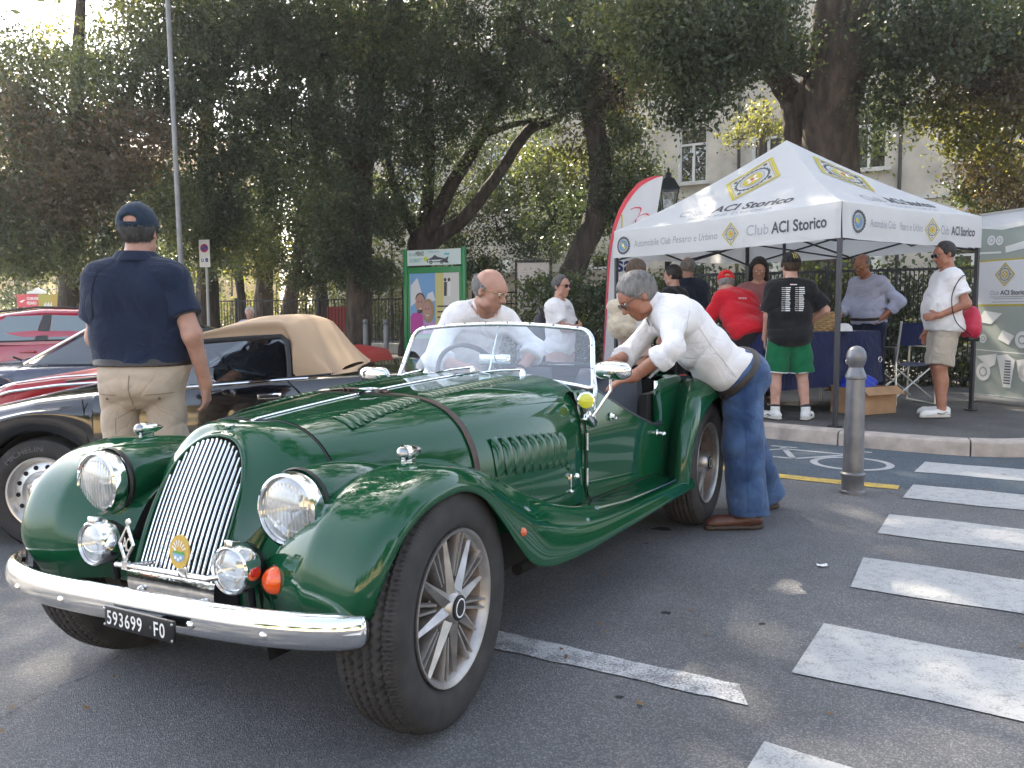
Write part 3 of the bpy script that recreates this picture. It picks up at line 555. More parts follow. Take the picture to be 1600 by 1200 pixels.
make_tree('tree with sun-gilded leaves drooping in from the right edge', (at(1720, 450, 12.5).x, 12.5, 0), [trunk_to(1720, 400, 1690, 100, 12.5, .28), ([mp(1695, 150, 12.5), mp(1600, 130, 12.3), mp(1520, 150, 12)], [.10, .07, .03])],
    [cl(1570, 130, 12, .65, 3400, 2), cl(1590, 220, 12, .6, 3000, 3), cl(1510, 200, 12.2, .5, 1900, 3), cl(1470, 180, 12.3, .36, 1000, 3), cl(1550, 265, 12.3, .42, 1400, 2), cl(1500, 300, 12.6, .22, 400, 0), cl(1600, 310, 12.4, .4, 1300, 2), cl(1580, 40, 11.8, .7, 3200, 0), cl(1520, 90, 12, .5, 2000, 2), cl(1660, 120, 12, .7, 2200, 0), cl(1455, 160, 12.2, .25, 500, 3), cl(1540, 320, 12.8, .28, 500, 0)], BARK2, GRP)
make_tree('light yellow-green tree catching the sun behind the massive trunk', (at(1190, 300, 22).x, 22, 0), [trunk_to(1195, 350, 1190, 230, 22, .12, 6)], [cl(1185, 185, 22, .55, 1500, 3, .10), cl(1150, 212, 22, .32, 500, 3, .10), cl(1235, 205, 22, .4, 700, 3, .10)], BARK)
# sunlit greenery in the park behind
BUSH = ['bright bush in the park left of the crooked tree', 'bright bush between the crooked tree and the white-haired head', 'yellow-green bush behind the trunk above the tan hood', 'sunlit bush between the leaning trunk and the thick trunk', 'sunlit bush just left of the green poster board', 'high yellow-green bush left of the forked tree', 'bush glowing beyond the no-parking sign', 'bush behind the forked tree and poster board', 'tall sunlit bush behind the two slim trunks']
for i, (px, py, Y, r, n) in enumerate(((300, 420, 33, 1.4, 2600), (360, 430, 34, 1.5, 2600), (430, 440, 33, 1.5, 2600), (520, 440, 34, 1.6, 2800), (590, 450, 34, 1.5, 2400), (610, 380, 32, 1.3, 1800), (250, 440, 32, 1.4, 2000), (700, 440, 30, 1.2, 1600), (475, 400, 33, 1.2, 1800))):
    c = at(px, py, Y); t = empty('shrub', (c.x, Y, 0), 0, BUSH[i], 'shrub', 'sunlit bushes in the park')
    crown([((0, 0, c.z), (r, r, c.z * .9), n, .13, 3 if i % 3 else 1, .3), ((0, .5, .8), (r * 1.1, r, .8), n // 2, .13, 1, .3)], t, 'foliage'); m = MB(); m.tube([(0, 0, 0), (.05, 0, c.z)], [.08, .03], 6); m.build('stem', BARK, t)
# hedge behind the marquee fence, and a bright plant by the leaning trunk
h = empty('hedge', (4.2, 12.6, 0), math.atan2(-.50, .86), 'tall clipped green hedge dotted with pale flowers behind the marquee', 'hedge')
crown([((x, 0, .95 + .0 * x), (.6, .45, .95), 3600, .075, 0 if i % 3 else 1, .16) for i, x in enumerate(np.linspace(-4.2, 6.2, 15))], h, 'foliage')
p = at(838, 500, 15.6); t = empty('young_shrub', (p.x, 15.6, 0), 0, 'bright lime-green young plant at the foot of the leaning trunk', 'plant')
t.location.x = at(908, 500, 15.6).x; crown([((0, 0, .62), (.22, .22, .45), 420, .10, 3, .10)], t, 'leaves')
p = at(30, 430, 24); make_tree('small layered conifer in front of the ochre building at far left', (p.x, 24, 0), [([(p.x, 24, 0), (p.x, 24, 2.8)], [.08, .04])], [((p.x, 24, 2.5), (.9, .9, .35), 1500, .09, 0, .15), ((p.x, 24, 1.7), (1.3, 1.3, .3), 1500, .09, 0, .15)], BARK, None, 'conifer_tree')
# trees across the street behind the camera, seen in the paintwork
for i, (x, y) in enumerate(((-16, -20), (-9, -19), (-3.5, -21), (3, -24), (10, -20), (17, -19), (13, -4), (15, 2.5), (11, -11), (19, -6))):
    make_tree('leafy street tree standing across the road behind the viewer', (x, y, 0), [([(x, y, 0), (x, y, 3), (x + .3, y, 6)], [.2, .16, .06])], [((x + a, y + b, 5.5 + c_), (1.8, 1.8, 1.5), 1100, .24, 1, .4) for a, b, c_ in ((0, 0, 0), (1.2, .4, -.6), (-1.2, 0, -.5), (.2, .9, .9), (-.3, -1, 1.1))], BARK, 'street trees across the road')
# ================================================================== the green roadster
CAR_T, CAR_YAW = (-.76404, 2.51987, 0), .495487
car_th = math.atan2(-math.cos(CAR_YAW), -math.sin(CAR_YAW))
car = empty('classic_roadster', CAR_T, car_th, 'dark green open two-seat classic roadster with leather bonnet strap and chrome slatted grille', 'car')
SEC = {.02: [(0, .803), (.087, .806), (.15, .797), (.20, .778), (.24, .751), (.27, .719), (.292, .683), (.306, .62), (.315, .50), (.32, .37)],
       -.5: [(0, .838), (.13, .839), (.22, .833), (.29, .819), (.345, .796), (.39, .761), (.425, .715), (.455, .64), (.472, .52), (.48, .37)],
       -1.28: [(0, .862), (.17, .857), (.28, .847), (.36, .830), (.42, .807), (.462, .774), (.488, .728), (.503, .65), (.512, .52), (.52, .36)]}
SA, SB, SC = [np.array(SEC[k]) for k in (.02, -.5, -1.28)]
def hull_sec(x):
    a, b, c = .02, -.5, -1.28
    return SA * (x - b) * (x - c) / ((a - b) * (a - c)) + SB * (x - a) * (x - c) / ((b - a) * (b - c)) + SC * (x - a) * (x - b) / ((c - a) * (c - b))
def hull(x, n=40): return crom(hull_sec(x), n)
def hull_full(x, n=40, off=0.0):
    h = hull(x, n); L = np.column_stack([np.full(n, x), h]); R = L[::-1] * [1, -1, 1]
    P = np.vstack([R[:-1], L])
    if off:
        d = np.gradient(P[:, 1:], axis=0); nn = np.column_stack([-d[:, 1], d[:, 0]]); nn /= np.linalg.norm(nn, axis=1)[:, None]
        P[:, 1:] += nn * off
    return P
def hull_at_y(x, y, off=0.0):
    """point and outward normal on the bonnet top/side at half-breadth y (signed)."""
    h = hull(x, 200); k = int(np.argmin(np.abs(h[:, 0] - abs(y)) + (h[:, 1] < .5) * 9)); s = 1 if y >= 0 else -1
    d = h[min(k + 1, 199)] - h[max(k - 1, 0)]; nrm = Vector((0, -d[1] * s, d[0])).normalized()
    return Vector((x, h[k, 0] * s, h[k, 1])) + nrm * off, nrm
def hull_at_z(x, z, s=1, off=0.0):
    h = hull(x, 200); k = int(np.argmin(np.abs(h[:, 1] - z))); d = h[min(k + 1, 199)] - h[max(k - 1, 0)]
    nrm = Vector((0, -d[1] * s, d[0])).normalized(); return Vector((x, h[k, 0] * s, h[k, 1])) + nrm * off, nrm
GOUT = [(0, .771), (.045, .766), (.075, .754), (.098, .736), (.118, .712), (.135, .68), (.147, .64), (.155, .58), (.156, .50), (.152, .41)]
def g_tilt(z): return .54 - .5 * z + .012 * math.sin(max(0, min(1, (z - .41) / .36)) * math.pi)
def g_loop(grow, dx, n=40):
    g = crom(GOUT, n); d = np.gradient(g, axis=0); nn = np.column_stack([-d[:, 1], d[:, 0]]); nn /= np.linalg.norm(nn, axis=1)[:, None]
    g = g + nn * grow; L = np.array([(g_tilt(z) + dx, y, z) for y, z in g]); L[0, 1] = 0
    return np.vstack([(L[::-1] * [1, -1, 1])[:-1], L])
# cowl round the grille
A0 = hull_full(.02)
g2 = g_loop(.016, -.012)
mid1 = g2 * .66 + A0 * .34; mid2 = g2 * .3 + A0 * .7
for M_, k in ((mid1, .020), (mid2, .014)):
    M_[:, 1] += np.sign(M_[:, 1]) * k * np.minimum(1, np.abs(M_[:, 1]) / .1); M_[:, 2] += k * .55 * np.clip((M_[:, 2] - .5) / .3, 0, 1)
    M_[:, 0] += .010
ctl = np.stack([g_loop(-.004, -.03), g_loop(0, .0), g_loop(.008, .004), g2, mid1, mid2, A0])
MB().grid(crom2(ctl, 40, 79)).build('grille_cowl', GREEN, car, sharp=60)
# bonnet with shut lines, hinge, side rolls
xs = np.linspace(.012, -1.245, 60)
MB().grid([hull_full(x, 40, .003) for x in xs]).build('bonnet', GREEN, car, sharp=60)
for x, r in ((.017, .0026), (-1.251, .003)): MB().tube([tuple(p) for p in hull_full(x, 40, .0005)][2:-2], r, 6).build('shut_gap_line', BLACK, car)  # dark tubes stand in for the shade in the shut gaps
mb = MB()
pts = []
for x in np.linspace(.11, -1.30, 30):
    if x > .02: z = .771 + (.155 - x) * .22; pts.append((x, 0, z + .006))
    else: pts.append((x, 0, hull_at_y(x, .001)[0].z + .006))
mb.tube(pts, .0065, 8, flat=.7); mb.build('bonnet_hinge', CHROME, car)
mb = MB()
mb.lathe([(0, .012), (.016, .010), (.024, .004), (.026, 0)], (.06, 0, .797), (0.05, 0, 1), 16); mb.box((.085, 0, .800), (.09, .02, .010), bev=.003)
for s in (1, -1):
    mb.add([(.085, s * .012, .7975), (.060, s * .012, .8035), (.052, s * .085, .7925), (.064, s * .088, .7895), (.078, s * .05, .7915), (.085, s * .012, .8035), (.062, s * .014, .8085), (.056, s * .082, .7985), (.066, s * .084, .7955), (.080, s * .048, .7975)], [(0, 1, 2, 3, 4), (5, 6, 7, 8, 9), (0, 1, 6, 5), (1, 2, 7, 6), (2, 3, 8, 7), (3, 4, 9, 8), (4, 0, 5, 9)])
mb.build('bonnet_emblem', CHROME, car)
# scuttle, tub side and rear body
ZT = [(-1.24, .80), (-1.42, .795), (-1.54, .738), (-1.70, .668), (-1.85, .615), (-1.97, .580), (-2.03, .574), (-2.055, .585), (-2.07, .66), (-2.085, .74), (-2.12, .778), (-2.2, .79), (-2.4, .792), (-2.7, .775), (-2.9, .70), (-3.04, .56)]
def ztop(x): a = sorted(ZT); return float(np.interp(x, [p[0] for p in a], [p[1] for p in a]))
def yside(x, z):
    b = float(np.interp(-x, [1.2, 1.28, 1.7, 2.1, 2.4, 2.8, 3.05], [.508, .513, .55, .578, .585, .54, .45]))
    return b + .010 - .22 * max(0, z - .60) ** 1.5 * 2.0 - .05 * max(0, .5 - z) ** 1.2
MB().grid([hull_full(x, 40, .001) for x in np.linspace(-1.25, -1.40, 6)]).build('scuttle', GREEN, car, sharp=60)
xb = np.concatenate([np.linspace(-1.24, -2.0, 30), np.linspace(-2.01, -2.14, 22), np.linspace(-2.17, -3.04, 26)])
def side_strip(xs_, zb, off, n=18, s=1):
    G = []
    for x in xs_:
        zt = ztop(x); zz = np.linspace(zb, zt, n); row = [(x, s * (yside(x, z) + off), z) for z in zz]
        row += [(x, s * (yside(x, zt) + off - .018), zt + .006), (x, s * (yside(x, zt) + off - .034), zt - .004), (x, s * (yside(x, zt) - .036), zt - .12), (x, s * (yside(x, zt) - .036), .22)]
        G.append(row)
    return G
mb = MB()
for s in (1, -1): mb.grid(side_strip(xb, .30, 0, s=s))
deck = []
for x in np.linspace(-2.28, -3.04, 14):
    zt = ztop(x); y0 = yside(x, zt) - .012; deck.append([(x, y0 * t, zt + .05 * (1 - abs(t) ** 2.4)) for t in np.linspace(-1, 1, 21)])
mb.grid(deck)
tail = [[(-3.04 - .04 * (1 - q), y, .28 + q * .30) for y in np.linspace(-.45, .45, 9)] for q in np.linspace(0, 1, 5)]; mb.grid(tail)
mb.build('body_tub', GREEN, car, sharp=50)
# doors: raised panels with a real edge
def door(s):
    G = []; xs_ = np.linspace(-1.275, -2.045, 40)
    for i, x in enumerate(xs_):
        e = min(1, (x + 2.045) / -.0 if False else 1)
        r = .06; zb = .355
        for xe in (-1.275, -2.045):
            d = abs(x - xe)
            if d < r: zb = .355 + (r - math.sqrt(max(0, r * r - (r - d) ** 2)))
        zt = ztop(x) - .0005; zz = np.linspace(zb, zt, 20)
        row = [(x, s * (yside(x, zb) - .004), zb)] + [(x, s * (yside(x, z) + .007), z) for z in zz]
        G.append(row)
    G = [[(p[0] + .001, p[1] - s * .012, p[2]) for p in G[0]]] + G + [[(p[0] - .001, p[1] - s * .012, p[2]) for p in G[-1]]]
    d = MB().grid(G).build('door', GREEN, car, sharp=40)
    mb = MB()   # dark tube standing in for the shaded gap round the door
    loop = [(x, s * (yside(x, z) + .0035), z) for x, z in [(-1.268, .74), (-1.268, .6), (-1.268, .45), (-1.27, .40), (-1.285, .365), (-1.33, .349), (-1.5, .348), (-1.8, .348), (-1.98, .350), (-2.03, .37), (-2.05, .42), (-2.052, .5), (-2.052, .57)]]
    mb.tube(loop, .0032, 6); mb.build('door_gap_line', BLACK, d)
    mb = MB()
    roll = [(x, s * (yside(x, ztop(x)) - .010), ztop(x) + .005) for x in np.linspace(-1.42, -2.055, 30)]
    mb.tube(roll, .013, 8); mb.build('padded_door_top', LEATHER_DK, d)
    for x, z in ((-1.262, .60), (-1.266, .455)):
        m2 = MB(); m2.cyl((x, s * (yside(x, z) + .010), z - .035), (x, s * (yside(x, z) + .010), z + .035), .007, n=10); m2.build('door_hinge', CHROME_OLD, d)
    m2 = MB(); p = Vector((-1.985, s * (yside(-1.985, .53) + .008), .545))
    m2.cyl(p, p + Vector((0, s * .03, 0)), .010, n=12); m2.ball(p + Vector((0, s * .034, 0)), (.028, .010, .012), 12, 8); m2.lathe([(.0, .004), (.018, .003), (.02, 0)], p, (0, s, 0), 14); m2.build('door_handle', CHROME, d)
    m2 = MB(); p = Vector((-1.50, s * (yside(-1.5, .66) + .006), .675))
    m2.lathe([(.0, .02), (.012, .018), (.014, .006), (.02, .004), (.02, 0)], p, (0, s, 0), 14); m2.ball(p + Vector((-.02, s * .012, -.008)), .009, 10, 6); m2.build('hood_fastener', CHROME, d)
    return d
door(1); door(-1)
# front wings
W = [  # crest(x,z,y) | lip(x,y,z) | inner(x,y,z)
    ((.350, .345, .51), (.275, .630, .355), (.26, .27, .355)), ((.365, .45, .515), (.318, .680, .455), (.28, .255, .45)),
    ((.335, .565, .52), (.250, .706, .578), (.23, .26, .54)), ((.258, .655, .525), (.165, .714, .632), (.165, .28, .585)),
    ((.145, .703, .53), (.07, .718, .652), (.08, .30, .612)), ((.02, .718, .54), (-.02, .720, .650), (-.02, .315, .625)),
    ((-.14, .702, .545), (-.118, .720, .610), (-.15, .37, .63)), ((-.30, .655, .56), (-.215, .722, .527), (-.3, .41, .595)),
    ((-.45, .588, .58), (-.305, .726, .435), (-.45, .44, .53)), ((-.60, .513, .60), (-.395, .730, .358), (-.6, .46, .465)),
    ((-.78, .447, .62), (-.52, .735, .315), (-.78, .48, .412)), ((-1.0, .395, .63), (-.76, .736, .292), (-1.0, .50, .372)),
    ((-1.28, .360, .64), (-1.12, .735, .283), (-1.28, .515, .348)), ((-1.65, .338, .64), (-1.55, .732, .276), (-1.65, .54, .330)),
    ((-1.95, .325, .64), (-1.92, .728, .270), (-1.95, .56, .320)), ((-2.16, .318, .64), (-2.16, .724, .265), (-2.16, .58, .315))]
def wing_ctl():
    G = []
    for i, (c, l, n) in enumerate(W):
        C_ = np.array([c[0], c[2], c[1]]); L_ = np.array(l); N_ = np.array(n)
        a = W[max(i - 1, 0)][0]; b = W[min(i + 1, len(W) - 1)][0]; d = np.array([b[0] - a[0], 0, b[1] - a[1]]); d /= np.linalg.norm(d)
        up = np.array([d[2], 0, -d[0]])
        if up @ np.array([.3, 0, 1]) < 0: up = -up
        w = min(1, max(0, (9.5 - i) / 3))              # 1 over the wheel, 0 along the running board
        p1 = N_ * .62 + C_ * .38 + up * (.012 * w); p2 = N_ * .22 + C_ * .78 + up * (.012 * w)
        sh = C_ * .52 + L_ * .48 + up * (.026 * w + .018 * (1 - w)); sh[1] = C_[1] * .28 + L_[1] * .72
        s2 = C_ * .2 + L_ * .8 + up * (.014 * w + .010 * (1 - w)); s2[1] = L_[1] - .004
        G.append([N_, p1, p2, C_, sh, s2, L_, L_ + np.array([0, -.012, .002])])
    return np.array(G)
WG = crom2(wing_ctl(), 110, 40)
for s in (1, -1):
    P = WG * [1, s if s > 0 else -.975, 1]
    MB().grid(P).build('front_wing', GREEN, car, sharp=70)
    mb = MB(); m = np.array([(x, y, z) for x, y, z in P[:, 0]])
    mb.grid([[p, (p[0], s * min(abs(p[1]), .30), p[2] - .02), (p[0] - .02, s * .27, .20)] for p in m[:70]]); mb.build('inner_wing', UNDER, car)
# rear wings
RW = [((-2.03, .27, .66), (-2.065, .72, .265), (-2.17, .575, .27)), ((-2.045, .42, .665), (-2.085, .73, .42), (-2.19, .578, .42)),
      ((-2.10, .585, .67), (-2.16, .738, .555), (-2.24, .58, .58)), ((-2.23, .71, .67), (-2.285, .742, .635), (-2.32, .578, .69)),
      ((-2.40, .772, .67), (-2.42, .744, .675), (-2.44, .572, .755)), ((-2.58, .775, .665), (-2.56, .744, .672), (-2.6, .56, .76)),
      ((-2.76, .715, .655), (-2.72, .74, .61), (-2.8, .53, .70)), ((-2.9, .60, .645), (-2.83, .732, .51), (-2.93, .48, .58)), ((-3.0, .42, .63), (-2.91, .72, .38), (-3.0, .44, .42)), ((-3.02, .30, .62), (-2.92, .71, .29), (-3.0, .44, .30))]
G = []
for c, l, n in RW:
    C_ = np.array([c[0], c[2], c[1]]); L_ = np.array(l); N_ = np.array(n); o = C_ - np.array([-2.489, C_[1], .30]); o /= np.linalg.norm(o)
    p1 = N_ * .6 + C_ * .4 + o * .004; sh = C_ * .5 + L_ * .5 + o * .022; sh[1] = C_[1] * .3 + L_[1] * .7
    G.append([N_, p1, C_, sh, L_, L_ + np.array([0, -.014, 0])])
RG = crom2(np.array(G), 70, 30)
for s in (1, -1):
    w = MB().grid(RG * [1, s, 1]).build('rear_wing', GREEN, car, sharp=70)
    mb = MB(); mb.tube([(p[0] - .002, s * (abs(p[1]) + .002), p[2]) for p in RG[:46, 0]], .0045, 6); mb.build('wing_bead', GREEN, w)
# underside
mb = MB(); mb.box((-1.55, 0, .26), (2.9, .66, .12)); mb.box((-1.2, 0, .33), (2.6, .86, .14)); mb.box((.10, 0, .36), (.36, .36, .10)); mb.box((0, 0, .33), (.08, 1.1, .06)); mb.box((-2.489, 0, .33), (.1, 1.1, .1))
for s in (1, -1): mb.box((-2.5, s * .50, .45), (.95, .04, .55)); mb.box((-.62, s * .45, .37), (.8, .05, .30))
mb.tube([(-.9, .40, .15), (-1.5, .42, .14), (-2.6, .42, .16)], .025, 10)
mb.build('chassis', UNDER, car)
# grille
mb = MB(); gl = g_loop(-.004, -.035); c = np.array([.24, 0, .58]); mb.add([tuple(p) for p in gl], [tuple(range(len(gl)))]); mb.build('grille_backing', UNDER, car)
go = crom(GOUT, 120)
for k in range(-8, 9):
    y = k * .0176; a = abs(y)
    i = np.where(go[:, 0] >= a)[0]
    if not len(i): continue
    zt = go[i[0], 1] - .004 if a > .001 else .768
    mbb = MB(); zz = np.linspace(.405, zt, 14); mbb.tube([(g_tilt(z) - .006 + .014 * (1 - (a / .15) ** 2), y * (1 + .00 * z), z) for z in zz], .0038, 8, up=(0, 1, 0)); mbb.build('grille_bar', CHROME, car)
mb = MB()
mb.grid([[(.350 - .02 * (q - .5) ** 2, y, .345 + .075 * q) for y in np.linspace(-.17, .17, 12)] for q in np.linspace(0, 1, 6)]); mb.build('gravel_shield', CHROME_OLD, car)
mb = MB()
for y in (-.11, .13): mb.lathe([(0, .012), (.008, .010), (.011, .0)], (.352, y, .365), (1, 0, .1), 10)
mb.build('shield_bolt', CHROME_OLD, car)
for s in (1, -1):
    MB().grid([[(.27, s * y, z) for z in np.linspace(.34, .47, 4)] for y in np.linspace(.15, .60, 8)]).build('front_valance', GREEN, car)
# bumper
bp = crom([(.325, -.700, .354), (.385, -.645, .356), (.440, -.535, .360), (.485, -.34, .370), (.505, -.018, .388), (.487, .31, .392), (.445, .49, .388), (.390, .60, .383), (.325, .662, .378)], 90)
mb = MB(); G = []
sec = [(-.018, -.043), (-.004, -.046), (.008, -.040), (.017, -.026), (.022, -.008), (.022, .010), (.016, .028), (.006, .040), (-.006, .044), (-.018, .041)]
for i, p in enumerate(bp):
    d = bp[min(i + 1, 89)] - bp[max(i - 1, 0)]; d[2] = 0; d /= np.linalg.norm(d); nx = np.array([d[1], -d[0], 0])
    e = (min(i, 89 - i) + .25) / 3.2; sc = 1 if e >= 1 else math.sqrt(max(.02, 1 - (1 - e) ** 2))
    G.append([tuple(p + nx * (a + .018) * sc - nx * .018 + np.array([0, 0, b * sc])) for a, b in sec])
bump = mb.grid(G, cv=True).build('front_bumper', CHROME, car, sharp=80)
for y in (-.46, -.22, .26, .47):
    i = int(np.argmin(np.abs(bp[:, 1] - y))); p = bp[i]; m2 = MB(); m2.lathe([(0, .010), (.006, .009), (.010, .005), (.011, 0)], (p[0] + .019, p[1], p[2] - .008), (1, .2 * np.sign(y), 0), 12); m2.build('bumper_bolt', CHROME, bump)
# number plate
NPZ, NPX = .372, .540
plate = MB().box((NPX, .126, NPZ), (.010, .250, .054), Matrix.Rotation(.0, 3, 'X'), bev=.003).build('number_plate', mat('plate_black', (.012, .012, .014), rough=.35), car)
mb = MB(); fn = plane_fn((NPX + .006, .126, NPZ), (0, 1, 0), (0, 0, 1), (1, 0, 0))
put_text(mb, '593699', .050, fn, -.114, -.0175, align='l', sx=.80, bold=.012, spacing=1.12); put_text(mb, 'F0', .050, fn, .058, -.0175, align='l', sx=.80, bold=.012, spacing=1.15)
for k in range(5): a = k * 1.2566; mb.lathe([(.0015, .0003), (.0015, 0)], fn(.046 + .003 * math.cos(a), .003 * math.sin(a)), (1, 0, 0), 6)
mb.build('plate_lettering', WHITE, plate, smooth=False, fix=False)
mb = MB()
for a in (-.122, .122):
    for b in (-.020, .020): mb.lathe([(0, .003), (.003, .002), (.004, 0)], fn(a, b), (1, 0, 0), 8)
mb.build('plate_screw', CHROME, plate)
mb = MB(); mb.box((NPX - .03, .126, NPZ + .012), (.05, .12, .02)); mb.build('plate_bracket', BLACKMETAL, plate)
# badge bar and badges
bb = MB(); bb.tube([(.405, -.125, .452), (.425, -.11, .455), (.425, .05, .461), (.425, .235, .466), (.405, .25, .467)], .0075, 10); bb.cyl((.33, -.08, .44), (.425, -.08, .456), .006); bb.cyl((.33, .2, .44), (.425, .2, .464), .006)
bbar = bb.build('badge_bar', CHROME, car)
mb = MB(); fr = ((.43, -.055, .520), (0, 1, 0), (-.12, 0, 1), (1, 0, .12)); f = plane_fn(*fr)
def ringpoly(mb, outer, inner, fnn, d, un):
    n = len(outer); un = Vector(un)
    vs = [fnn(*p) for p in outer] + [fnn(*p) for p in inner] + [fnn(*p) + un * d for p in outer] + [fnn(*p) + un * d for p in inner]; fs = []
    for k in range(n):
        j = (k + 1) % n; fs += [(2 * n + k, 2 * n + j, 3 * n + j, 3 * n + k), (k, j, 2 * n + j, 2 * n + k), (n + k, 3 * n + k, 3 * n + j, n + j)]
    mb.add(vs, fs)
dia = [(0, -.05), (.030, 0), (0, .05), (-.030, 0)]; ringpoly(mb, dia, [(a * .78, b * .80) for a, b in dia], f, .006, (1, 0, 0))
put_text(mb, 'A', .05, lambda u, v: f(u, v) + Vector((.004, 0, 0)), -.016, -.018, align='l', sx=.55, bold=.02); put_text(mb, 'C', .05, lambda u, v: f(u, v) + Vector((.004, 0, 0)), .000, -.018, align='l', sx=.50, bold=.02)
mb.lathe([(0, .005), (.009, .004), (.010, 0)], f(0, .056), (1, 0, .12), 10); mb.box(f(0, -.056), (.012, .022, .022)); mb.build('diamond_badge', CHROME_OLD, bbar)
by = MB(); o = Vector((.435, .155, .528)); f = plane_fn(o, (0, 1, 0), (-.1, 0, 1), (1, 0, .1))
by.prism([(.034 * math.cos(a), .042 * math.sin(a)) for a in np.linspace(0, 2 * math.pi, 28)[:-1]], (o, (0, 1, 0), (-.1, 0, 1), (1, 0, .1)), .006); ybad = by.build('oval_badge', mat('badge_yellow', (.62, .40, .07), rough=.3, coat=.6), bbar)
mb = MB(); F1 = lambda u, v: f(u, v) + Vector((.0072, 0, 0))
for k in range(7):
    a = math.pi * (.12 + .76 * k / 6); mb.poly([F1(.012 * math.cos(a - .06), .002 + .012 * math.sin(a - .06)), F1(.026 * math.cos(a - .09), .002 + .028 * math.sin(a - .09)), F1(.026 * math.cos(a + .09), .002 + .028 * math.sin(a + .09)), F1(.012 * math.cos(a + .06), .002 + .012 * math.sin(a + .06))], 0)
mb.poly([F1(-.022, -.004), F1(.022, -.006), F1(.020, .004), F1(.004, .001), F1(-.018, .004)], 1); mb.poly([F1(-.022, -.004), F1(-.018, -.018), F1(0, -.026), F1(.018, -.018), F1(.022, -.006)], 2)
for u, v in ((-.01, -.014), (0, -.018), (.009, -.013), (-.013, .006)): mb.poly([F1(u + .0045 * math.cos(a), v + .0045 * math.sin(a)) + Vector((.0006, 0, 0)) for a in np.linspace(0, 6.283, 9)[:-1]], 0)
mb.build('badge_print', [WHITE, mat('print_green', (.12, .33, .08)), mat('print_blue', (.22, .40, .58))], ybad, smooth=False, fix=False)
MB().box(o + Vector((-.004, 0, -.055)), (.008, .030, .030), bev=.002).build('badge_bracket', CHROME_OLD, bbar)
# lamps
BOWL = mat('lamp_reflector', (.9, .9, .88), rough=.16, metal=1.0)
def lamp(name, c, r, ax, depth, mats_rim, pod=None, ribs=True):
    c = Vector(c); ax = Vector(ax).normalized()
    rim = MB().lathe([(r * .86, .012), (r * .90, .020), (r * .97, .016), (r, .002), (r, -.022), (r * .95, -.034)], c, ax, 40).build(name, mats_rim, car)
    m = MB(); m.lathe([(0, .020 + r * .10), (r * .35, .018 + r * .085), (r * .62, .016 + r * .05), (r * .87, .010)], c, ax, 36); m.build('lens', LENS, rim)
    m = MB(); m.lathe([(0, -r * .62), (r * .3, -r * .52), (r * .6, -r * .28), (r * .86, .004)], c, ax, 32); m.build('reflector', BOWL, rim)
    m = MB(); m.lathe([(0, .004), (r * .10, 0), (r * .12, -r * .5)], c, ax, 14); x, y, z = frame_of(ax)
    m.box(c + ax * (-r * .05), (r * .04, r * .04, r * 1.5)); m.build('bulb', CHROME_OLD, rim)
    if ribs:
        m = MB()
        for k in range(-6, 7):
            u = k * r * .125; h = math.sqrt(max(0, (.80 * r) ** 2 - u * u)); e = ax * (.017 + r * .07 * (1 - (u / r) ** 2))
            m.tube([c + x * u + y * (-h * .9) + e * .8, c + x * u + e * 1.06, c + x * u + y * (h * .9) + e * .8], r * .016, 5)
        m.build('lens_ribs', LENS, rim)
    return rim, c, ax
for s in (1, -1):
    rim, c, ax = lamp('headlamp', (.275, s * .372, .625), .097, (1, s * .03, .03), .1, CHROME)
    p = MB().lathe([(.092, -.03), (.098, -.05), (.099, -.09), (.094, -.17), (.078, -.27), (.05, -.38), (.015, -.46), (0, -.47)], c, (1, -s * .06, -.03), 36); p.build('headlamp_pod', GREEN, car, sharp=80)
    MB().lathe([(.10, -.026), (.104, -.034), (.099, -.046)], c, ax, 36).build('rubber_gasket', BLACK, rim)
    rim, c, ax = lamp('fog_lamp', (.370, s * .268, .480), .064, (1, s * .04, .02), .08, CHROME, ribs=False)
    MB().lathe([(.060, -.03), (.056, -.05), (.038, -.075), (0, -.085)], c, ax, 28).build('lamp_shell', BLACKMETAL, rim)
    MB().cyl(c + Vector((-.05, 0, -.03)), c + Vector((-.06, 0, -.12)), .010).build('lamp_post', BLACKMETAL, rim)
    MB().box(c + Vector((.002, 0, .066)), (.03, .028, .02), Matrix.Rotation(-.2, 3, 'Y'), bev=.003).build('lamp_tab', CHROME_OLD, rim)
    MB().box(c + Vector((-.01, s * .064, 0)), (.025, .010, .022), bev=.003).build('side_marker', RED, rim)
    c = Vector((.312, s * .362, .452)); x = Vector((1, s * .10, .02)).normalized()
    b = MB().lathe([(.040, -.05), (.042, -.02), (.040, .0), (.036, .006)], c, x, 28).build('indicator_lamp', BLACK, car)
    MB().lathe([(.036, .004), (.035, .020), (.028, .032), (.014, .039), (0, .041)], c, x, 28).build('indicator_lens', AMBER, b)
    # torpedo side lamp on the wing crest
    c = Vector((.0, s * .535, .742))
    t = MB().lathe([(0, -.085), (.008, -.07), (.016, -.045), (.021, -.015), (.0225, .005), (.021, .012)], c, (1, 0, .02), 22); t.box(c + Vector((-.015, 0, -.020)), (.05, .016, .02), bev=.004)
    t = t.build('side_lamp', CHROME, car); MB().lathe([(.020, .010), (.017, .020), (.009, .027), (0, .029)], c, (1, 0, .02), 18).build('lens', glassy('clear_lens', (.8, .8, .8), .35), t)
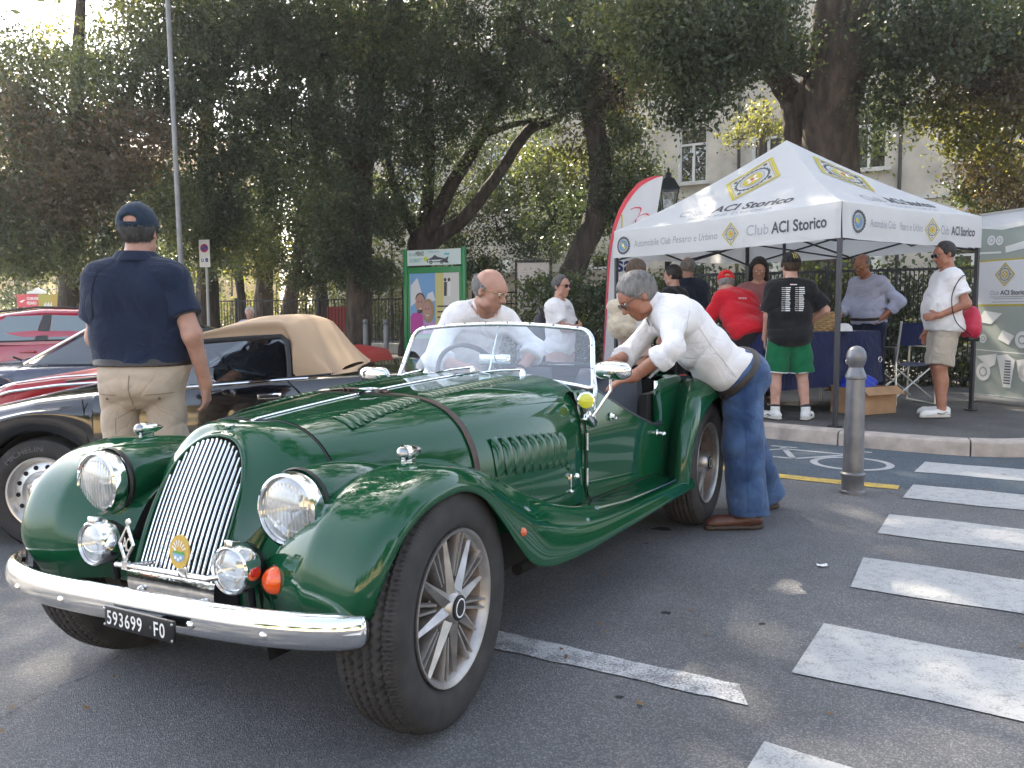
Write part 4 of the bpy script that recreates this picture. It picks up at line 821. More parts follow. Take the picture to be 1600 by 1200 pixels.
# louvres: one shared mesh each
def louvre_mesh(L, Wd, H):
    m = MB(); G = []
    for a in np.linspace(-1, 1, 11):
        e = max(0, 1 - abs(a) ** 3.0); row = []
        for q in np.linspace(0, 1, 6): row.append((Wd * (.5 - q) * (1 if e > 0 else 1), a * L / 2, H * e * math.sin(q * 1.75) ** .8 if q > 0 else 0))
        row.append((Wd * -.42, a * L / 2 * .96, 0.0)); G.append(row)
    return m.grid(G)
def surf_mat(p, nrm, fwd=(1, 0, 0)):
    z = Vector(nrm); x = (Vector(fwd) - z * z.dot(Vector(fwd))).normalized(); y = z.cross(x)
    M = Matrix((x, y, z)).transposed().to_4x4(); M.translation = p; return M
lv = louvre_mesh(.088, .027, .0085).build('bonnet_louvre', GREEN, car, sharp=50); first = True
SLIT = MB().box((-.0125, 0, .0022), (.0012, .076, .006)); slit = SLIT.build('louvre_slot', UNDER, lv)
for s in (1, -1):
    for k in range(32):
        x = -.125 - k * .0335
        if abs(x + .5) < .028: continue
        p, nr = hull_at_y(x, s * .226, .0028); M_ = surf_mat(p, nr)
        if first: lv.matrix_local = M_; first = False
        else:
            c_ = inst(lv, car, M_); inst(slit, c_)
lv = louvre_mesh(.135, .040, .015).build('side_louvre', GREEN, car, sharp=50); first = True
slit = MB().box((-.0185, 0, .004), (.0014, .118, .010)).build('louvre_slot', UNDER, lv)
for s in (1, -1):
    for k in range(9):
        x = -.610 - k * .0545; p, nr = hull_at_z(x, .633 - .0045 * k, s, .0028); M_ = surf_mat(p, nr)
        if first: lv.matrix_local = M_; first = False
        else: c_ = inst(lv, car, M_); inst(slit, c_)
# leather strap
mb = MB(); P = hull_full(-.5, 60, .0065); P = P[6:-6]; G = []
for off, e in ((-.017, 0), (-.017, 1), (.017, 1), (.017, 0)): G.append([(p[0] + off, p[1], p[2] + (.0 if e else -.004)) for p in P])
strap = mb.grid(G).build('bonnet_strap', LEATHER_BR, car, sharp=30)
mb = MB(); p0, _ = hull_at_y(-.5, .02); zc = .853
mb.tube([(-.5, -.14, zc - .004), (-.497, -.06, zc + .004), (-.5, .03, zc + .003), (-.502, .11, zc - .004)], .016, 8, flat=.28); mb.build('strap_tongue', LEATHER_BR, strap)
mb = MB()
for y in (.0, .052): mb.box((-.5, y, zc + .006), (.046, .005, .005), bev=.0015)
for dx in (-.022, .022): mb.box((-.5 + dx, .026, zc + .006), (.005, .055, .005), bev=.0015)
mb.build('strap_buckle', CHROME_OLD, strap)
mb = MB()
for y in (-.055, -.075, .085): mb.box((-.5, y, zc + .0), (.040, .010, .014), bev=.003)
mb.build('strap_keeper', LEATHER_BR, strap)
# windscreen
def ws(u, v):  # u -1..1 across, v 0..1 up
    zb = .802 + .043 * (1 - abs(u) ** 2.2); zt = 1.046 + .028 * (1 - abs(u) ** 2.0); hw = .505 - .045 * v
    return Vector((-1.392 + .03 * (1 - u * u) * (1 - v * .5) - .092 * v, u * hw, zb + (zt - zb) * v))
loop = []
for u in np.linspace(-.90, .90, 25): loop.append(ws(u, 1))
for a in np.linspace(0, math.pi / 2, 6)[1:-1]: loop.append(ws(.90 + .10 * math.sin(a), .80 + .20 * math.cos(a)))
for v in np.linspace(.80, .06, 9): loop.append(ws(1, v))
loop.append(ws(.985, .02))
for u in np.linspace(.96, -.96, 25): loop.append(ws(u, 0))
loop.append(ws(-.985, .02))
for v in np.linspace(.06, .80, 9): loop.append(ws(-1, v))
for a in np.linspace(math.pi / 2, 0, 6)[1:-1]: loop.append(ws(-.90 - .10 * math.sin(a), .80 + .20 * math.cos(a)))
FRAMEM = mat('polished_frame', (.80, .82, .86), rough=.18, metal=.9)
wsf = MB().tube(loop, .0105, 10, closed=True).build('windscreen_frame', FRAMEM, car)
G = [[ws(u * (1 - (.05 * max(0, v - .8) / .2 * (abs(u) > .9))), v) for u in np.linspace(-.985, .985, 24)] for v in np.linspace(.02, .985, 10)]
MB().grid(G).build('windscreen_glass', GLASS, wsf)
mb = MB()
for u in np.linspace(-.86, .86, 8): p = ws(u, 1); mb.ball(p + Vector((.008, 0, .006)), .0048, 8, 6)
for v in (.35, .75):
    for u in (1, -1): mb.ball(ws(u, v) + Vector((.011, 0, 0)), .0042, 8, 6)
mb.build('frame_stud', mat('stud', (.2, .2, .2), rough=.3, metal=1), wsf)
mb = MB()
for s in (1, -1): mb.tube([ws(s, .25) + Vector((-.01, 0, 0)), ws(s, .0) + Vector((-.008, s * .004, 0)), Vector((-1.37, s * .515, .72)), Vector((-1.36, s * .518, .66))], [.008, .012, .012, .008], 8)
mb.build('frame_stanchion', FRAMEM, wsf)
mb = MB(); mb.tube([ws(u, 0) + Vector((.012, 0, -.012)) for u in np.linspace(-.99, .99, 30)], .012, 8); mb.build('frame_gasket', BLACK, wsf)
mb = MB(); mb.cyl(ws(0.0, .0) + Vector((-.02, 0, 0)), ws(0.0, .98) + Vector((-.02, 0, 0)), .0035, n=8); mb.build('mirror_rod', CHROME, wsf)
mb = MB(); q = ws(.0, .30) + Vector((-.05, 0, 0)); mb.box(q, (.022, .16, .05), bev=.008); mb.build('rear_view_mirror', CHROME, wsf)
for y, tip in ((-.30, -.24), (-.05, -.22), (.20, -.22)):
    p = Vector((-1.335, y, hull_at_y(-1.28, y)[0].z + .008)); wp = MB()
    wp.lathe([(.014, -.012), (.014, .004), (.009, .014), (.006, .020), (0, .021)], p, (0, 0, 1), 14); e = ws((y + tip) / .5, .07) + Vector((.025, 0, 0))
    wp.tube([p + Vector((0, 0, .016)), p.lerp(e, .5) + Vector((.006, 0, .012)), e], [.006, .005, .003], 8); wpo = wp.build('wiper_arm', CHROME, car)
    a = ws((y + tip - .10) / .5, .055) + Vector((.018, 0, 0)); b = ws((y + tip + .12) / .5, .055) + Vector((.018, 0, 0))
    MB().tube([a, (a + b) / 2 + Vector((0, 0, .003)), b], .0042, 6).build('wiper_blade', BLACK, wpo)
# mirrors
for s in (1, -1):
    b = Vector((-1.30, s * .522, .70)); mp = MB()
    mp.box(b + Vector((.0, s * .012, -.012)), (.10, .02, .034), Matrix.Rotation(-.55, 3, 'Y'), bev=.007)
    h = Vector((-1.36, s * .60, .885)) if s > 0 else Vector((-1.33, -.60, .835))
    mp.tube([b + Vector((0, s * .016, 0)), b + Vector((-.025, s * .04, .04)), h + Vector((.01, 0, -.08)), h + Vector((.02, 0, 0))], [.010, .006, .006, .007], 10); arm = mp.build('mirror_arm', CHROME, car)
    G = []
    for q, sc in ((.024, 0.02), (.023, .35), (.018, .68), (.006, .90), (-.008, 1.0), (-.028, 1.02), (-.036, 1.0)):
        G.append([h + Vector((q + .012, s * (.078 * sc * (abs(math.cos(a)) ** .75) * np.sign(math.cos(a))), .039 * sc * (abs(math.sin(a)) ** .75) * np.sign(math.sin(a)))) for a in np.linspace(0, 2 * math.pi, 29)[:-1]])
    G.append([h + Vector((-.022, 0, 0)) + (g - h) * .0 for g in G[-1]])
    MB().grid(G, cv=True).build('mirror_head', CHROME, arm, sharp=70)
# spot lamp with yellow lens at the scuttle side
c = Vector((-1.245, .535, .768)); ax = Vector((1, .42, .05)).normalized()
sp = MB().lathe([(.030, .008), (.036, .006), (.038, -.002), (.034, -.02), (.018, -.035), (0, -.04)], c, ax, 26); sp.cyl(c + Vector((-.01, 0, -.03)), c + Vector((-.02, -.02, -.075)), .008); sp.box(c + Vector((-.015, -.01, -.075)), (.05, .024, .012), bev=.004)
sp = sp.build('scuttle_lamp', CHROME, car); MB().lathe([(.031, .007), (.02, .012), (0, .014)], c, ax, 24).build('yellow_lens', YELLOWLENS, sp)
# small fittings
p, nr = hull_at_z(-1.10, .46, 1, .004); l = MB(); l.box(p, (.012, .012, .07), bev=.003); l.box(p + Vector((-.0, .006, -.035)), (.034, .016, .012), bev=.003); l.ball(p + Vector((-.025, .014, .022)), .014, 12, 8); l.cyl(p + Vector((-.025, 0, .022)), p + Vector((-.025, .012, .022)), .005)
l.build('bonnet_catch', CHROME, car)
MB().lathe([(0, .01), (.010, .008), (.014, .0)], hull_at_z(-1.09, .52, 1, .003)[0], (0, 1, .1), 12).build('bonnet_bolt', GREEN, car)
st = MB(); o = Vector((-1.20, yside(-1.2, .415) + .0022, .415)); f = plane_fn(o, (-1, 0, 0), (0, 0, 1), (0, 1, 0))
st.poly([f(-.022, -.026), f(.022, -.026), f(.022, .026), f(-.022, .026)], 1)
st.poly([f(-.024, -.006) + V3(0, .0006, 0), f(.024, -.006) + V3(0, .0006, 0), f(.024, .006) + V3(0, .0006, 0), f(-.024, .006) + V3(0, .0006, 0)], 2); F2 = lambda u, v: f(u, v) + V3(0, .0008, 0)
put_text(st, 'TOM GE', .015, F2, 0, .010, 0, 'c', sx=.75, bold=.02); put_text(st, 'BRING', .015, F2, 0, -.022, 0, 'c', sx=.75, bold=.02)
st.build('flag_sticker', [WHITE, BLACK, mat('sticker_red', (.45, .03, .03))], car, smooth=False, fix=False)
i = np.unravel_index(np.argmin(((WG - np.array([-.33, .74, .478])) ** 2).sum(2)), WG.shape[:2]); p = WG[i]
MB().lathe([(0, .012), (.008, .010), (.013, .004), (.014, 0)], p + np.array([0, .001, 0]), (.1, 1, .25), 16).build('side_reflector', mat('orange_reflector', (.55, .10, .03), rough=.2, coat=1), car)
mb = MB(); mb.tube([(x, .690 + .0 * x, float(np.interp(-x, [.95, 1.28, 1.65, 1.95], [.400, .364, .344, .332])) + .004) for x in np.linspace(-.99, -1.93, 16)], .011, 8, flat=.6); mb.build('tread_strip', CHROME_OLD, car)
# cockpit
mb = MB(); mb.box((-1.44, 0, .70), (.03, .92, .17), bev=.01); mb.grid([[(x, y, .80 + .02 * (1 - (y / .46) ** 2)) for y in np.linspace(-.46, .46, 9)] for x in (-1.36, -1.47)]); mb.build('dashboard', LEATHER_DK, car)
mb = MB(); mb.box((-1.9, 0, .335), (1.2, .9, .02)); mb.box((-2.32, 0, .55), (.03, .9, .44)); mb.build('cockpit_floor', UNDER, car)
for y in (.25, -.25):
    mb = MB(); mb.box((-1.86, y, .42), (.46, .42, .16), bev=.05); G = []
    for q in np.linspace(0, 1, 9): G.append([(-2.05 - .16 * q + .05 * math.cos(a) * (1 - .3 * q), y + (.215 - .05 * q ** 3) * math.sin(a), .42 + .41 * q) for a in np.linspace(0, 2 * math.pi, 25)[:-1]])
    G.append([(-2.205, y, .835)] * 24); mb.grid(G, cv=True); mb.build('seat', LEATHER_DK, car, sharp=60)
mb = MB(); c = Vector((-1.66, -.26, .80)); ax = Vector((-1, 0, .42)).normalized(); x, y, z = frame_of(ax)
mb.tube([c + x * (.185 * math.cos(a)) + y * (.185 * math.sin(a)) for a in np.linspace(0, 2 * math.pi, 37)[:-1]], .012, 8, closed=True)
for a in (0.2, math.pi - .2, math.pi * 1.5): mb.tube([c - z * .02, c + x * (.18 * math.cos(a)) + y * (.18 * math.sin(a))], .008, 6)
mb.cyl(c - z * .02, c - z * .25, .018); mb.build('steering_wheel', LEATHER_DK, car)
mb = MB(); G = []
for q in np.linspace(0, 1, 10): G.append([(-2.30 - .36 * q, y, .79 + .055 * math.sin(math.pi * min(1, q * 1.15)) ** .6 * (1 - .25 * abs(y / .47) ** 3) + .006 * math.sin(y * 40 + q * 9)) for y in np.linspace(-.47, .47, 17)])
mb.grid(G); mb.build('folded_hood', mat('black_canvas', (.018, .018, .02), rough=.85, bump=.2, bs=220), car)
mb = MB(); mb.tube([(-2.10, .50, .795), (-2.30, .50, .842), (-2.62, .40, .838)], .008, 8); mb.tube([(-2.10, .545, .58), (-2.088, .545, .70), (-2.11, .535, .785)], .009, 8); mb.build('hood_frame', CHROME_OLD, car)
# wheels (axis +Y outwards in their own frame)
def tyre_mesh(R=.3325, wd=.178, rr=.207, nz=84, nt=504, grooves=5, depth=.0115):
    th = np.linspace(0, 2 * np.pi, nt, endpoint=False); prof = [(rr, -.070), (rr + .006, -.078), (rr + .03, -.092), (rr + .065, -.096), (R - .030, -.090), (R - .014, -.080)]
    tw = .070; ty = np.linspace(-tw, tw, 47); tri = 2 * np.abs(((th * nz / (2 * np.pi)) % 1) - .5) * 2 - 1
    rows = [np.stack([np.full(nt, r), np.full(nt, y)], 1) for r, y in prof]
    for y in ty:
        r = R - .012 * (abs(y) / tw) ** 3.2; dd = np.zeros(nt)
        for g in np.linspace(-.052, .052, grooves):
            gy = g + .0045 * tri; dd = np.maximum(dd, np.clip(1.5 - np.abs(y - gy) / .0030, 0, 1))
        ph = (th * nz * 1.0 / (2 * np.pi)) % 1; rowk = int(np.floor((y + .065) / .026))
        dd = np.maximum(dd, .7 * np.clip(1.3 - np.abs(((ph + .5 * (rowk % 2)) % 1) - .5) / .07, 0, 1) * (np.abs(((y + .065) % .026) - .013) < .0085))
        if abs(y) > .061: dd = np.maximum(dd, np.clip(1.3 - np.abs(ph - .5) / .10, 0, 1))
        rows.append(np.stack([r - depth * dd, np.full(nt, y)], 1))
    rows += [np.stack([np.full(nt, r), np.full(nt, -y)], 1) for r, y in prof[::-1]]
    A = np.stack(rows)  # (m,nt,2)
    V = np.stack([A[..., 0] * np.cos(th), A[..., 1], A[..., 0] * np.sin(th)], -1); m = len(rows)
    I = np.arange(m * nt).reshape(m, nt); J = np.roll(I, -1, 1)
    F = np.stack([I[:-1], J[:-1], J[1:], I[1:]], -1).reshape(-1, 4)
    return V.reshape(-1, 3), F
wh = empty('wheel'); wh.parent = car
tv, tf = tyre_mesh(); tyre = np_mesh('tyre', tv, tf, RUBBER, wh)
mb = MB(); mb.lathe([(.150, -.075), (.188, -.070), (.192, .03), (.200, .066), (.208, .074), (.2125, .082), (.2105, .088), (.203, .086), (.195, .072), (.186, .05), (.180, .0), (.176, -.03)], (0, 0, 0), (0, 1, 0), 72)
rim = mb.build('rim', ALLOY, wh, sharp=50); MB().lathe([(.1945, .070), (.1855, .05), (.1795, .0), (.1755, -.03)], (0, 0, 0), (0, 1, 0), 72).build('rim_barrel', ALLOY_DUST, rim)
mb = MB(); mb.lathe([(.185, -.012), (.15, -.004), (.11, .004), (.07, .012), (.0, .014)], (0, 0, 0), (0, 1, 0), 64); mb.build('wheel_disc', ALLOY_DUST, rim)
mb = MB()
for k in range(16): a = (k + .5) * math.pi / 8; mb.lathe([(.0125, .0), (.0125, -.004), (0, -.004)], (.152 * math.cos(a), .0005, .152 * math.sin(a)), (0, 1, 0), 12)
mb.build('vent_hole', UNDER, rim)
sp_ = MB()
sp_.add([(.030, .072, -.022), (.030, .072, .022), (.196, .062, .0045), (.196, .062, -.0045), (.034, .088, 0), (.196, .070, 0), (.030, .004, -.030), (.030, .004, .030), (.188, -.008, .010), (.188, -.008, -.010)],
        [(0, 4, 5, 3), (4, 1, 2, 5), (0, 3, 9, 6), (1, 7, 8, 2), (3, 5, 2, 8, 9), (0, 6, 7, 1, 4)])
spo = sp_.build('spoke', ALLOY, rim, sharp=20)
fin = MB()
for sg in (1, -1): fin.tube([(.080, .052, sg * .026), (.140, .060, sg * .047), (.197, .066, sg * .068)], [.0065, .0055, .005], 6, flat=3.0, up=(0, 1, 0))
fin.tube([(.080, .046, -.027), (.090, .046, 0), (.080, .046, .027)], .004, 6)
fino = fin.build('spoke_fin', ALLOY, rim, sharp=40)
for k in range(8):
    a = k * math.pi / 4; R_ = Matrix.Rotation(a, 4, 'Y')
    if k: inst(spo, rim, R_); inst(fino, rim, R_)
hub = MB().lathe([(.052, .0), (.050, .062), (.044, .084), (.037, .091), (.033, .092)], (0, 0, 0), (0, 1, 0), 32).build('hub', ALLOY, rim, sharp=30)
MB().lathe([(.034, .088), (.034, .0965), (.031, .098), (0, .098)], (0, 0, 0), (0, 1, 0), 28).build('hub_cap', BLACK, rim)
MB().lathe([(.026, .0982), (.026, .0992), (.022, .0992), (.022, .0982)], (0, 0, 0), (0, 1, 0), 28).build('hub_ring', mat('ring_white', (.8, .8, .8), rough=.3), rim)
nut = MB().cyl((.070, .01, 0), (.070, .045, 0), .0095, n=6)
nuto = nut.build('wheel_nut', CHROME_OLD, rim, sharp=20)
for k in range(5):
    M_ = Matrix.Rotation(.4 + k * 2 * math.pi / 5, 4, 'Y')
    if k: inst(nuto, rim, M_)
    else: nuto.matrix_local = M_
def tree_copy(o, parent):
    c = inst(o, parent, o.matrix_local.copy())
    for ch in list(o.children): tree_copy(ch, c)
    return c
wh.matrix_local = Matrix.Translation((0, .606, .3325)) @ Matrix.Rotation(math.radians(4.5), 4, 'Z') @ Matrix.Rotation(.13, 4, 'Y')
for x, y, flip, r in ((0, -.595, 1, .3), (-2.489, .615, 0, .9), (-2.489, -.615, 1, .5)):
    w2 = tree_copy(wh, car); w2.matrix_local = Matrix.Translation((x, y, .3325)) @ Matrix.Rotation((math.pi if flip else 0) + (math.radians(4.5) if x == 0 else 0), 4, 'Z') @ Matrix.Rotation(r, 4, 'Y')
# ================================================================== the other parked cars
def paint(n, c, rough=.18): return mat(n, c, rough=rough, coat=1.0)
def car_shell(parent, m, X, zs, ys, zt, sill, arches, name='body', flare=0.0, n=26):
    """X runs front to back; zs/ys shoulder line, zt centre line of the deck, arches (x, z, r)."""
    xs = set(np.round(np.linspace(X[0], X[-1], 70), 4))
    for xc, zc, r in arches: xs |= set(np.round(xc + r * np.cos(np.linspace(0, math.pi, 30)), 4)) | {round(xc - r - .002, 4), round(xc + r + .002, 4)}
    xs = sorted([x for x in xs if min(X[0], X[-1]) <= x <= max(X[0], X[-1])], reverse=True); o = np.argsort(X); I = lambda t, x: float(np.interp(x, np.array(X)[o], np.array(t)[o])); G = []
    for x in xs:
        s, y, c = I(zs, x), I(ys, x), I(zt, x); lo = sill; bul = 0
        for xc, zc, r in arches:
            if abs(x - xc) < r: lo = max(lo, zc + math.sqrt(r * r - (x - xc) ** 2)); 
            bul = max(bul, flare * max(0, 1 - ((x - xc) / (r * 1.6)) ** 2))
        mid = lo + (s - lo) * .5; lo_in = min(lo, s - .05)
        ctl = [(y * .93 + (.02 if lo > sill else 0) + bul, lo_in), (y + bul, lo_in + (s - lo_in) * .28), (y + .012 + bul, lo_in + (s - lo_in) * .62), (y - .012 + bul * .6, s - .05), (y - .075, s), (y * .55, s + (c - s) * .7), (0, c)]
        sec = crom(ctl, n); L = [(x, a, b) for a, b in sec]; G.append([(x, a - .03, b) for a, b in sec[:1]] + L + [(p[0], -p[1], p[2]) for p in L[::-1][1:]] + [(x, -(sec[0][0] - .03), sec[0][1])])
    mb = MB().grid(G); 
    for e in (G[0], G[-1]): mb.add([tuple(p) for p in e], [tuple(range(len(e)))])
    return mb.build(name, m, parent, sharp=55)
def quad_panel(parent, name, m, P, d=(0, .004, 0), thick=.006):
    d = Vector(d); P = [Vector(p) + d for p in P]; n = (P[1] - P[0]).cross(P[2] - P[0]).normalized() * thick
    return MB().add([p for p in P] + [p - n for p in P], [tuple(range(len(P))), tuple(range(len(P), 2 * len(P)))[::-1]] + [(k, (k + 1) % len(P), len(P) + (k + 1) % len(P), len(P) + k) for k in range(len(P))]).build(name, m, parent, smooth=False)
def steel_wheel(parent, x, y, r, side, lettering=None):
    w = empty('wheel'); w.parent = parent; w.matrix_local = Matrix.Translation((x, y, r)) @ Matrix.Rotation(0 if side > 0 else math.pi, 4, 'Z')
    MB().lathe([(r * .66, -.08), (r * .70, -.085), (r * .86, -.092), (r * .965, -.078), (r * .995, -.05), (r, 0), (r * .995, .05), (r * .965, .078), (r * .86, .092), (r * .70, .085), (r * .66, .076)], (0, 0, 0), (0, 1, 0), 64).build('tyre', RUBBER, w)
    rim = MB().lathe([(r * .67, .070), (r * .655, .082), (r * .625, .080), (r * .60, .062), (r * .575, .04), (r * .50, .052), (r * .40, .058), (r * .36, .045), (r * .33, .040), (0, .040)], (0, 0, 0), (0, 1, 0), 64).build('rim', SILVER, w, sharp=45); m = MB(); rad = r * .475
    for k in range(14): a = 2 * math.pi * k / 14; m.lathe([(r * .042, .0015), (r * .042, -.01), (0, -.01)], (rad * math.cos(a), .0555, rad * math.sin(a)), (0, 1, 0), 12); m.add([(rad * math.cos(a) + r * .042 * math.cos(b), .0575, rad * math.sin(a) + r * .042 * math.sin(b)) for b in np.linspace(0, 6.283, 13)[:-1]], [tuple(range(12))])
    m.build('rim_hole', UNDER, rim); MB().lathe([(r * .30, .040), (r * .29, .060), (r * .22, .075), (r * .10, .082), (r * .08, .090), (0, .092)], (0, 0, 0), (0, 1, 0), 32).build('hub_cap', CHROME, rim); m = MB()
    for k in range(4): a = k * R90 + .6; m.cyl((r * .27 * math.cos(a), .04, r * .27 * math.sin(a)), (r * .27 * math.cos(a), .075, r * .27 * math.sin(a)), .013, n=6)
    m.build('wheel_nut', CHROME, rim)
    if lettering:
        m = MB(); 
        for word, a0 in ((lettering, .80), (lettering, .80 + math.pi)):
            lo, hi = text_w(word, .042); f = lambda u, v: Vector(((r * .80 + v) * math.cos(a0 + u / (r * .82)), .0915, (r * .80 + v) * math.sin(a0 + u / (r * .82)))); put_text(m, word, .042, f, 0, -.008, 0, sx=1.25, bold=.015)
        m.build('tyre_lettering', mat('tyre_letter_grey', (.10, .10, .105), rough=.7), w, smooth=False, fix=False)
    return w
# ---- black convertible with the tan hood
bpitch = .060; bc = empty('convertible', (-2.545, 5.235, -.150), 0, 'glossy black convertible with closed tan fabric hood behind the green roadster', 'car', rot=(0, bpitch, math.pi))
BLK = paint('black_paint', (.004, .004, .006), .10)
BX = [.86, .80, .60, .35, .0, -.35, -.70, -1.0, -1.4, -1.8, -2.25, -2.7, -2.95]; BZ = [.50, .60, .70, .765, .815, .835, .838, .840, .845, .845, .835, .79, .68]; BY = [.45, .60, .72, .76, .775, .775, .775, .775, .775, .775, .775, .73, .62]; BT = [.52, .63, .74, .80, .855, .885, .90, .89, .87, .855, .845, .80, .69]
car_shell(bc, BLK, BX, BZ, BY, BT, .19, [(0, .305, .345), (-2.25, .305, .345)], flare=.012)
MB().box((-1.1, 0, .36), (3.2, 1.25, .3)).build('chassis', UNDER, bc, smooth=False)
for x in (0, -2.25):
    m = MB(); m.lathe([(.345, -.30), (.345, .28)], (x, 0, .305), (0, 1, 0), 32); m.v = [(a, b * 2.35, c) for a, b, c in m.v]; m.build('wheel_well', UNDER, bc)
for x, y in ((0, .655), (-2.25, .655), (0, -.655), (-2.25, -.655)): steel_wheel(bc, x, y, .305, 1 if y > 0 else -1, 'MICHELIN' if y > 0 else None)
bz = lambda t, x: float(np.interp(x, np.array(BX)[::-1], np.array(t)[::-1]))
for xs_, zs_ in (((-.30, -.31, -.30), (.25, .5, .81)), ((-1.475, -1.49, -1.47, -1.40), (.25, .55, .74, .838))):
    for s in (1, -1): C_ = crom(list(zip(xs_, zs_)), 14); MB().tube([(x, s * (bz(BY, x) + .0135 - .05 * max(0, z - .74) * 6 * (z > .74) * .12), z) for x, z in C_], .0035, 6).build('shut_line', UNDER, bc)
for s in (1, -1):
    m = MB(); m.box((-1.30, s * .787, .762), (.13, .014, .030), bev=.006); h = m.build('door_handle', CHROME, bc); MB().box((-1.30, s * .795, .762), (.10, .012, .016), bev=.004).build('handle_recess', BLACK, h)
    m = MB(); m.tube([(x, s * (bz(BY, x) - .045), bz(BZ, x) - .004) for x in np.linspace(-.45, -1.5, 14)], .007, 6); m.build('belt_trim', CHROME, bc)
TAN = mat('tan_canvas', (.43, .30, .19), rough=.85, bump=.15, bs=300, var=.06, vs=3); ROOFX = [-.88, -1.0, -1.15, -1.32, -1.40, -1.46, -1.53, -1.61]; ROOFZ = [1.135, 1.165, 1.190, 1.188, 1.160, 1.08, .970, .862]; G = []
for x in np.linspace(-.88, -1.61, 40):
    zr = float(np.interp(-x, -np.array(ROOFX), ROOFZ)); bt = float(np.clip((-x - 1.36) / .05, 0, 1)); zlow = 1.075 * (1 - bt) + .842 * bt if x > -1.405 else .842; zlow = min(zlow, zr - .02); ye = .60 - .10 * (zlow - .84) / .3
    ctl = [(.665 if zlow < .9 else .60, zlow), (.655 if zlow < .9 else .598, zlow + (zr - zlow) * .3), (.60 if zr > 1.0 else .62, zlow + (zr - zlow) * .72), (.50, zr - .012 - .01), (.30, zr + .004), (0, zr + .012)]; sec = crom(ctl, 22); L = [(x, a, b) for a, b in sec]; G.append(L + [(p[0], -p[1], p[2]) for p in L[::-1][1:]])
hood = MB().grid(G).build('fabric_hood', TAN, bc, sharp=60); m = MB()
for s in (1, -1): m.tube([(-1.385, s * .668, .846), (-1.385, s * .650, .95), (-1.372, s * .622, 1.045), (-1.34, s * .606, 1.072), (-1.15, s * .602, 1.075), (-.9, s * .602, 1.073)], .016, 8); m.tube([(-1.39, s * .672, .846), (-1.5, s * .675, .849), (-1.61, s * .66, .852)], .007, 6)
m.build('hood_edge', BLACK, hood)
WG1 = glassy('black_car_window', (.30, .33, .33), refl=.10)
for s in (1, -1):
    quad_panel(bc, 'side_window', WG1, [(-.70, s * .672, .848), (-1.375, s * .668, .848), (-1.36, s * .612, 1.062), (-.86, s * .606, 1.068)], (0, 0, 0), .004 * s)
    w = quad_panel(bc, 'quarter_light', WG1, [(-.44, s * .675, .848), (-.68, s * .672, .848), (-.84, s * .608, 1.062), (-.86, s * .606, 1.066)], (0, 0, 0), .004 * s); m = MB(); m.tube([(-.69, s * .677, .846), (-.85, s * .612, 1.068)], .0105, 8); m.tube([(-.41, s * .680, .846), (-.885, s * .606, 1.10)], .0125, 8); m.build('window_frame', FRAMEM, w)
m = MB(); ws2 = lambda u, v: Vector((-.36 - .52 * v + .06 * (1 - u * u) * (1 - v), u * (.68 - .08 * v), .845 + .05 * (1 - u * u) * (1 - v) + .265 * v + .02 * (1 - u * u) * v)); m.tube([ws2(u, 1) for u in np.linspace(-1, 1, 15)] , .013, 8); m.tube([ws2(u, 0) for u in np.linspace(-1, 1, 15)], .010, 8); fr_ = m.build('windscreen_frame', FRAMEM, bc); MB().grid([[ws2(u, v) for u in np.linspace(-.98, .98, 13)] for v in (0.02, .5, .98)]).build('windscreen_glass', GLASS, fr_)
SEATT = mat('tan_leather', (.30, .18, .10), rough=.45)
for y in (.32, -.32): m = MB(); m.box((-1.27, y, .68), (.15, .46, .42), Matrix.Rotation(-.2, 3, 'Y'), bev=.06); m.box((-1.29, y, .95), (.09, .27, .14), Matrix.Rotation(-.2, 3, 'Y'), bev=.04); m.build('seat', SEATT, bc)
m = MB(); m.box((-.62, 0, .80), (.20, 1.2, .12), bev=.03); m.tube([(-.90 + .06 * math.sin(a), .33 + .17 * math.cos(a), .86 + .16 * math.sin(a)) for a in np.linspace(0, 6.283, 25)[:-1]], .012, 6, closed=True); m.build('dashboard', BLACK, bc); MB().box((-1.05, 0, 1.0), (.02, .20, .05), bev=.01).build('rear_view_mirror', CHROME, bc)
for s in (1, -1):
    b = Vector((-.95, s * .775, .80)); m = MB(); m.lathe([(.022, 0), (.014, .012), (.010, .02)], b, (0, s, .4), 14); m.tube([b + V3(0, s * .015, .01), b + V3(-.02, s * .06, .05), b + V3(-.045, s * .10, .085)], .008, 8); a_ = m.build('mirror_arm', CHROME, bc); h = b + V3(-.07, s * .13, .095); G = []
    for q, sc in ((.035, .03), (.033, .5), (.026, .85), (.005, 1.0), (-.02, .98), (-.024, .9)): G.append([h + Vector((q, .078 * sc * np.sign(math.cos(a)) * abs(math.cos(a)) ** .7, .043 * sc * np.sign(math.sin(a)) * abs(math.sin(a)) ** .7)) for a in np.linspace(0, 6.283, 25)[:-1]])
    G.append([h + V3(-.024, 0, 0)] * 24); MB().grid(G, cv=True).build('mirror_head', CHROME, a_, sharp=60)
m = MB(); m.box((-.08, 0, .893), (.30, .50, .016), Matrix.Rotation(.06, 3, 'Y'), bev=.006)
for k in range(7): m.box((-.18 + .03 * k, 0, .906 - .002 * k), (.010, .42, .008))
m.build('bonnet_vent', BLACK, bc); m = MB()
for y in (.15, -.2): m.tube([(-.34, y, .905), (-.40, y + .12, .925), (-.44, y + .30, .935)], .005, 6)
m.build('wiper_arm', CHROME, bc)
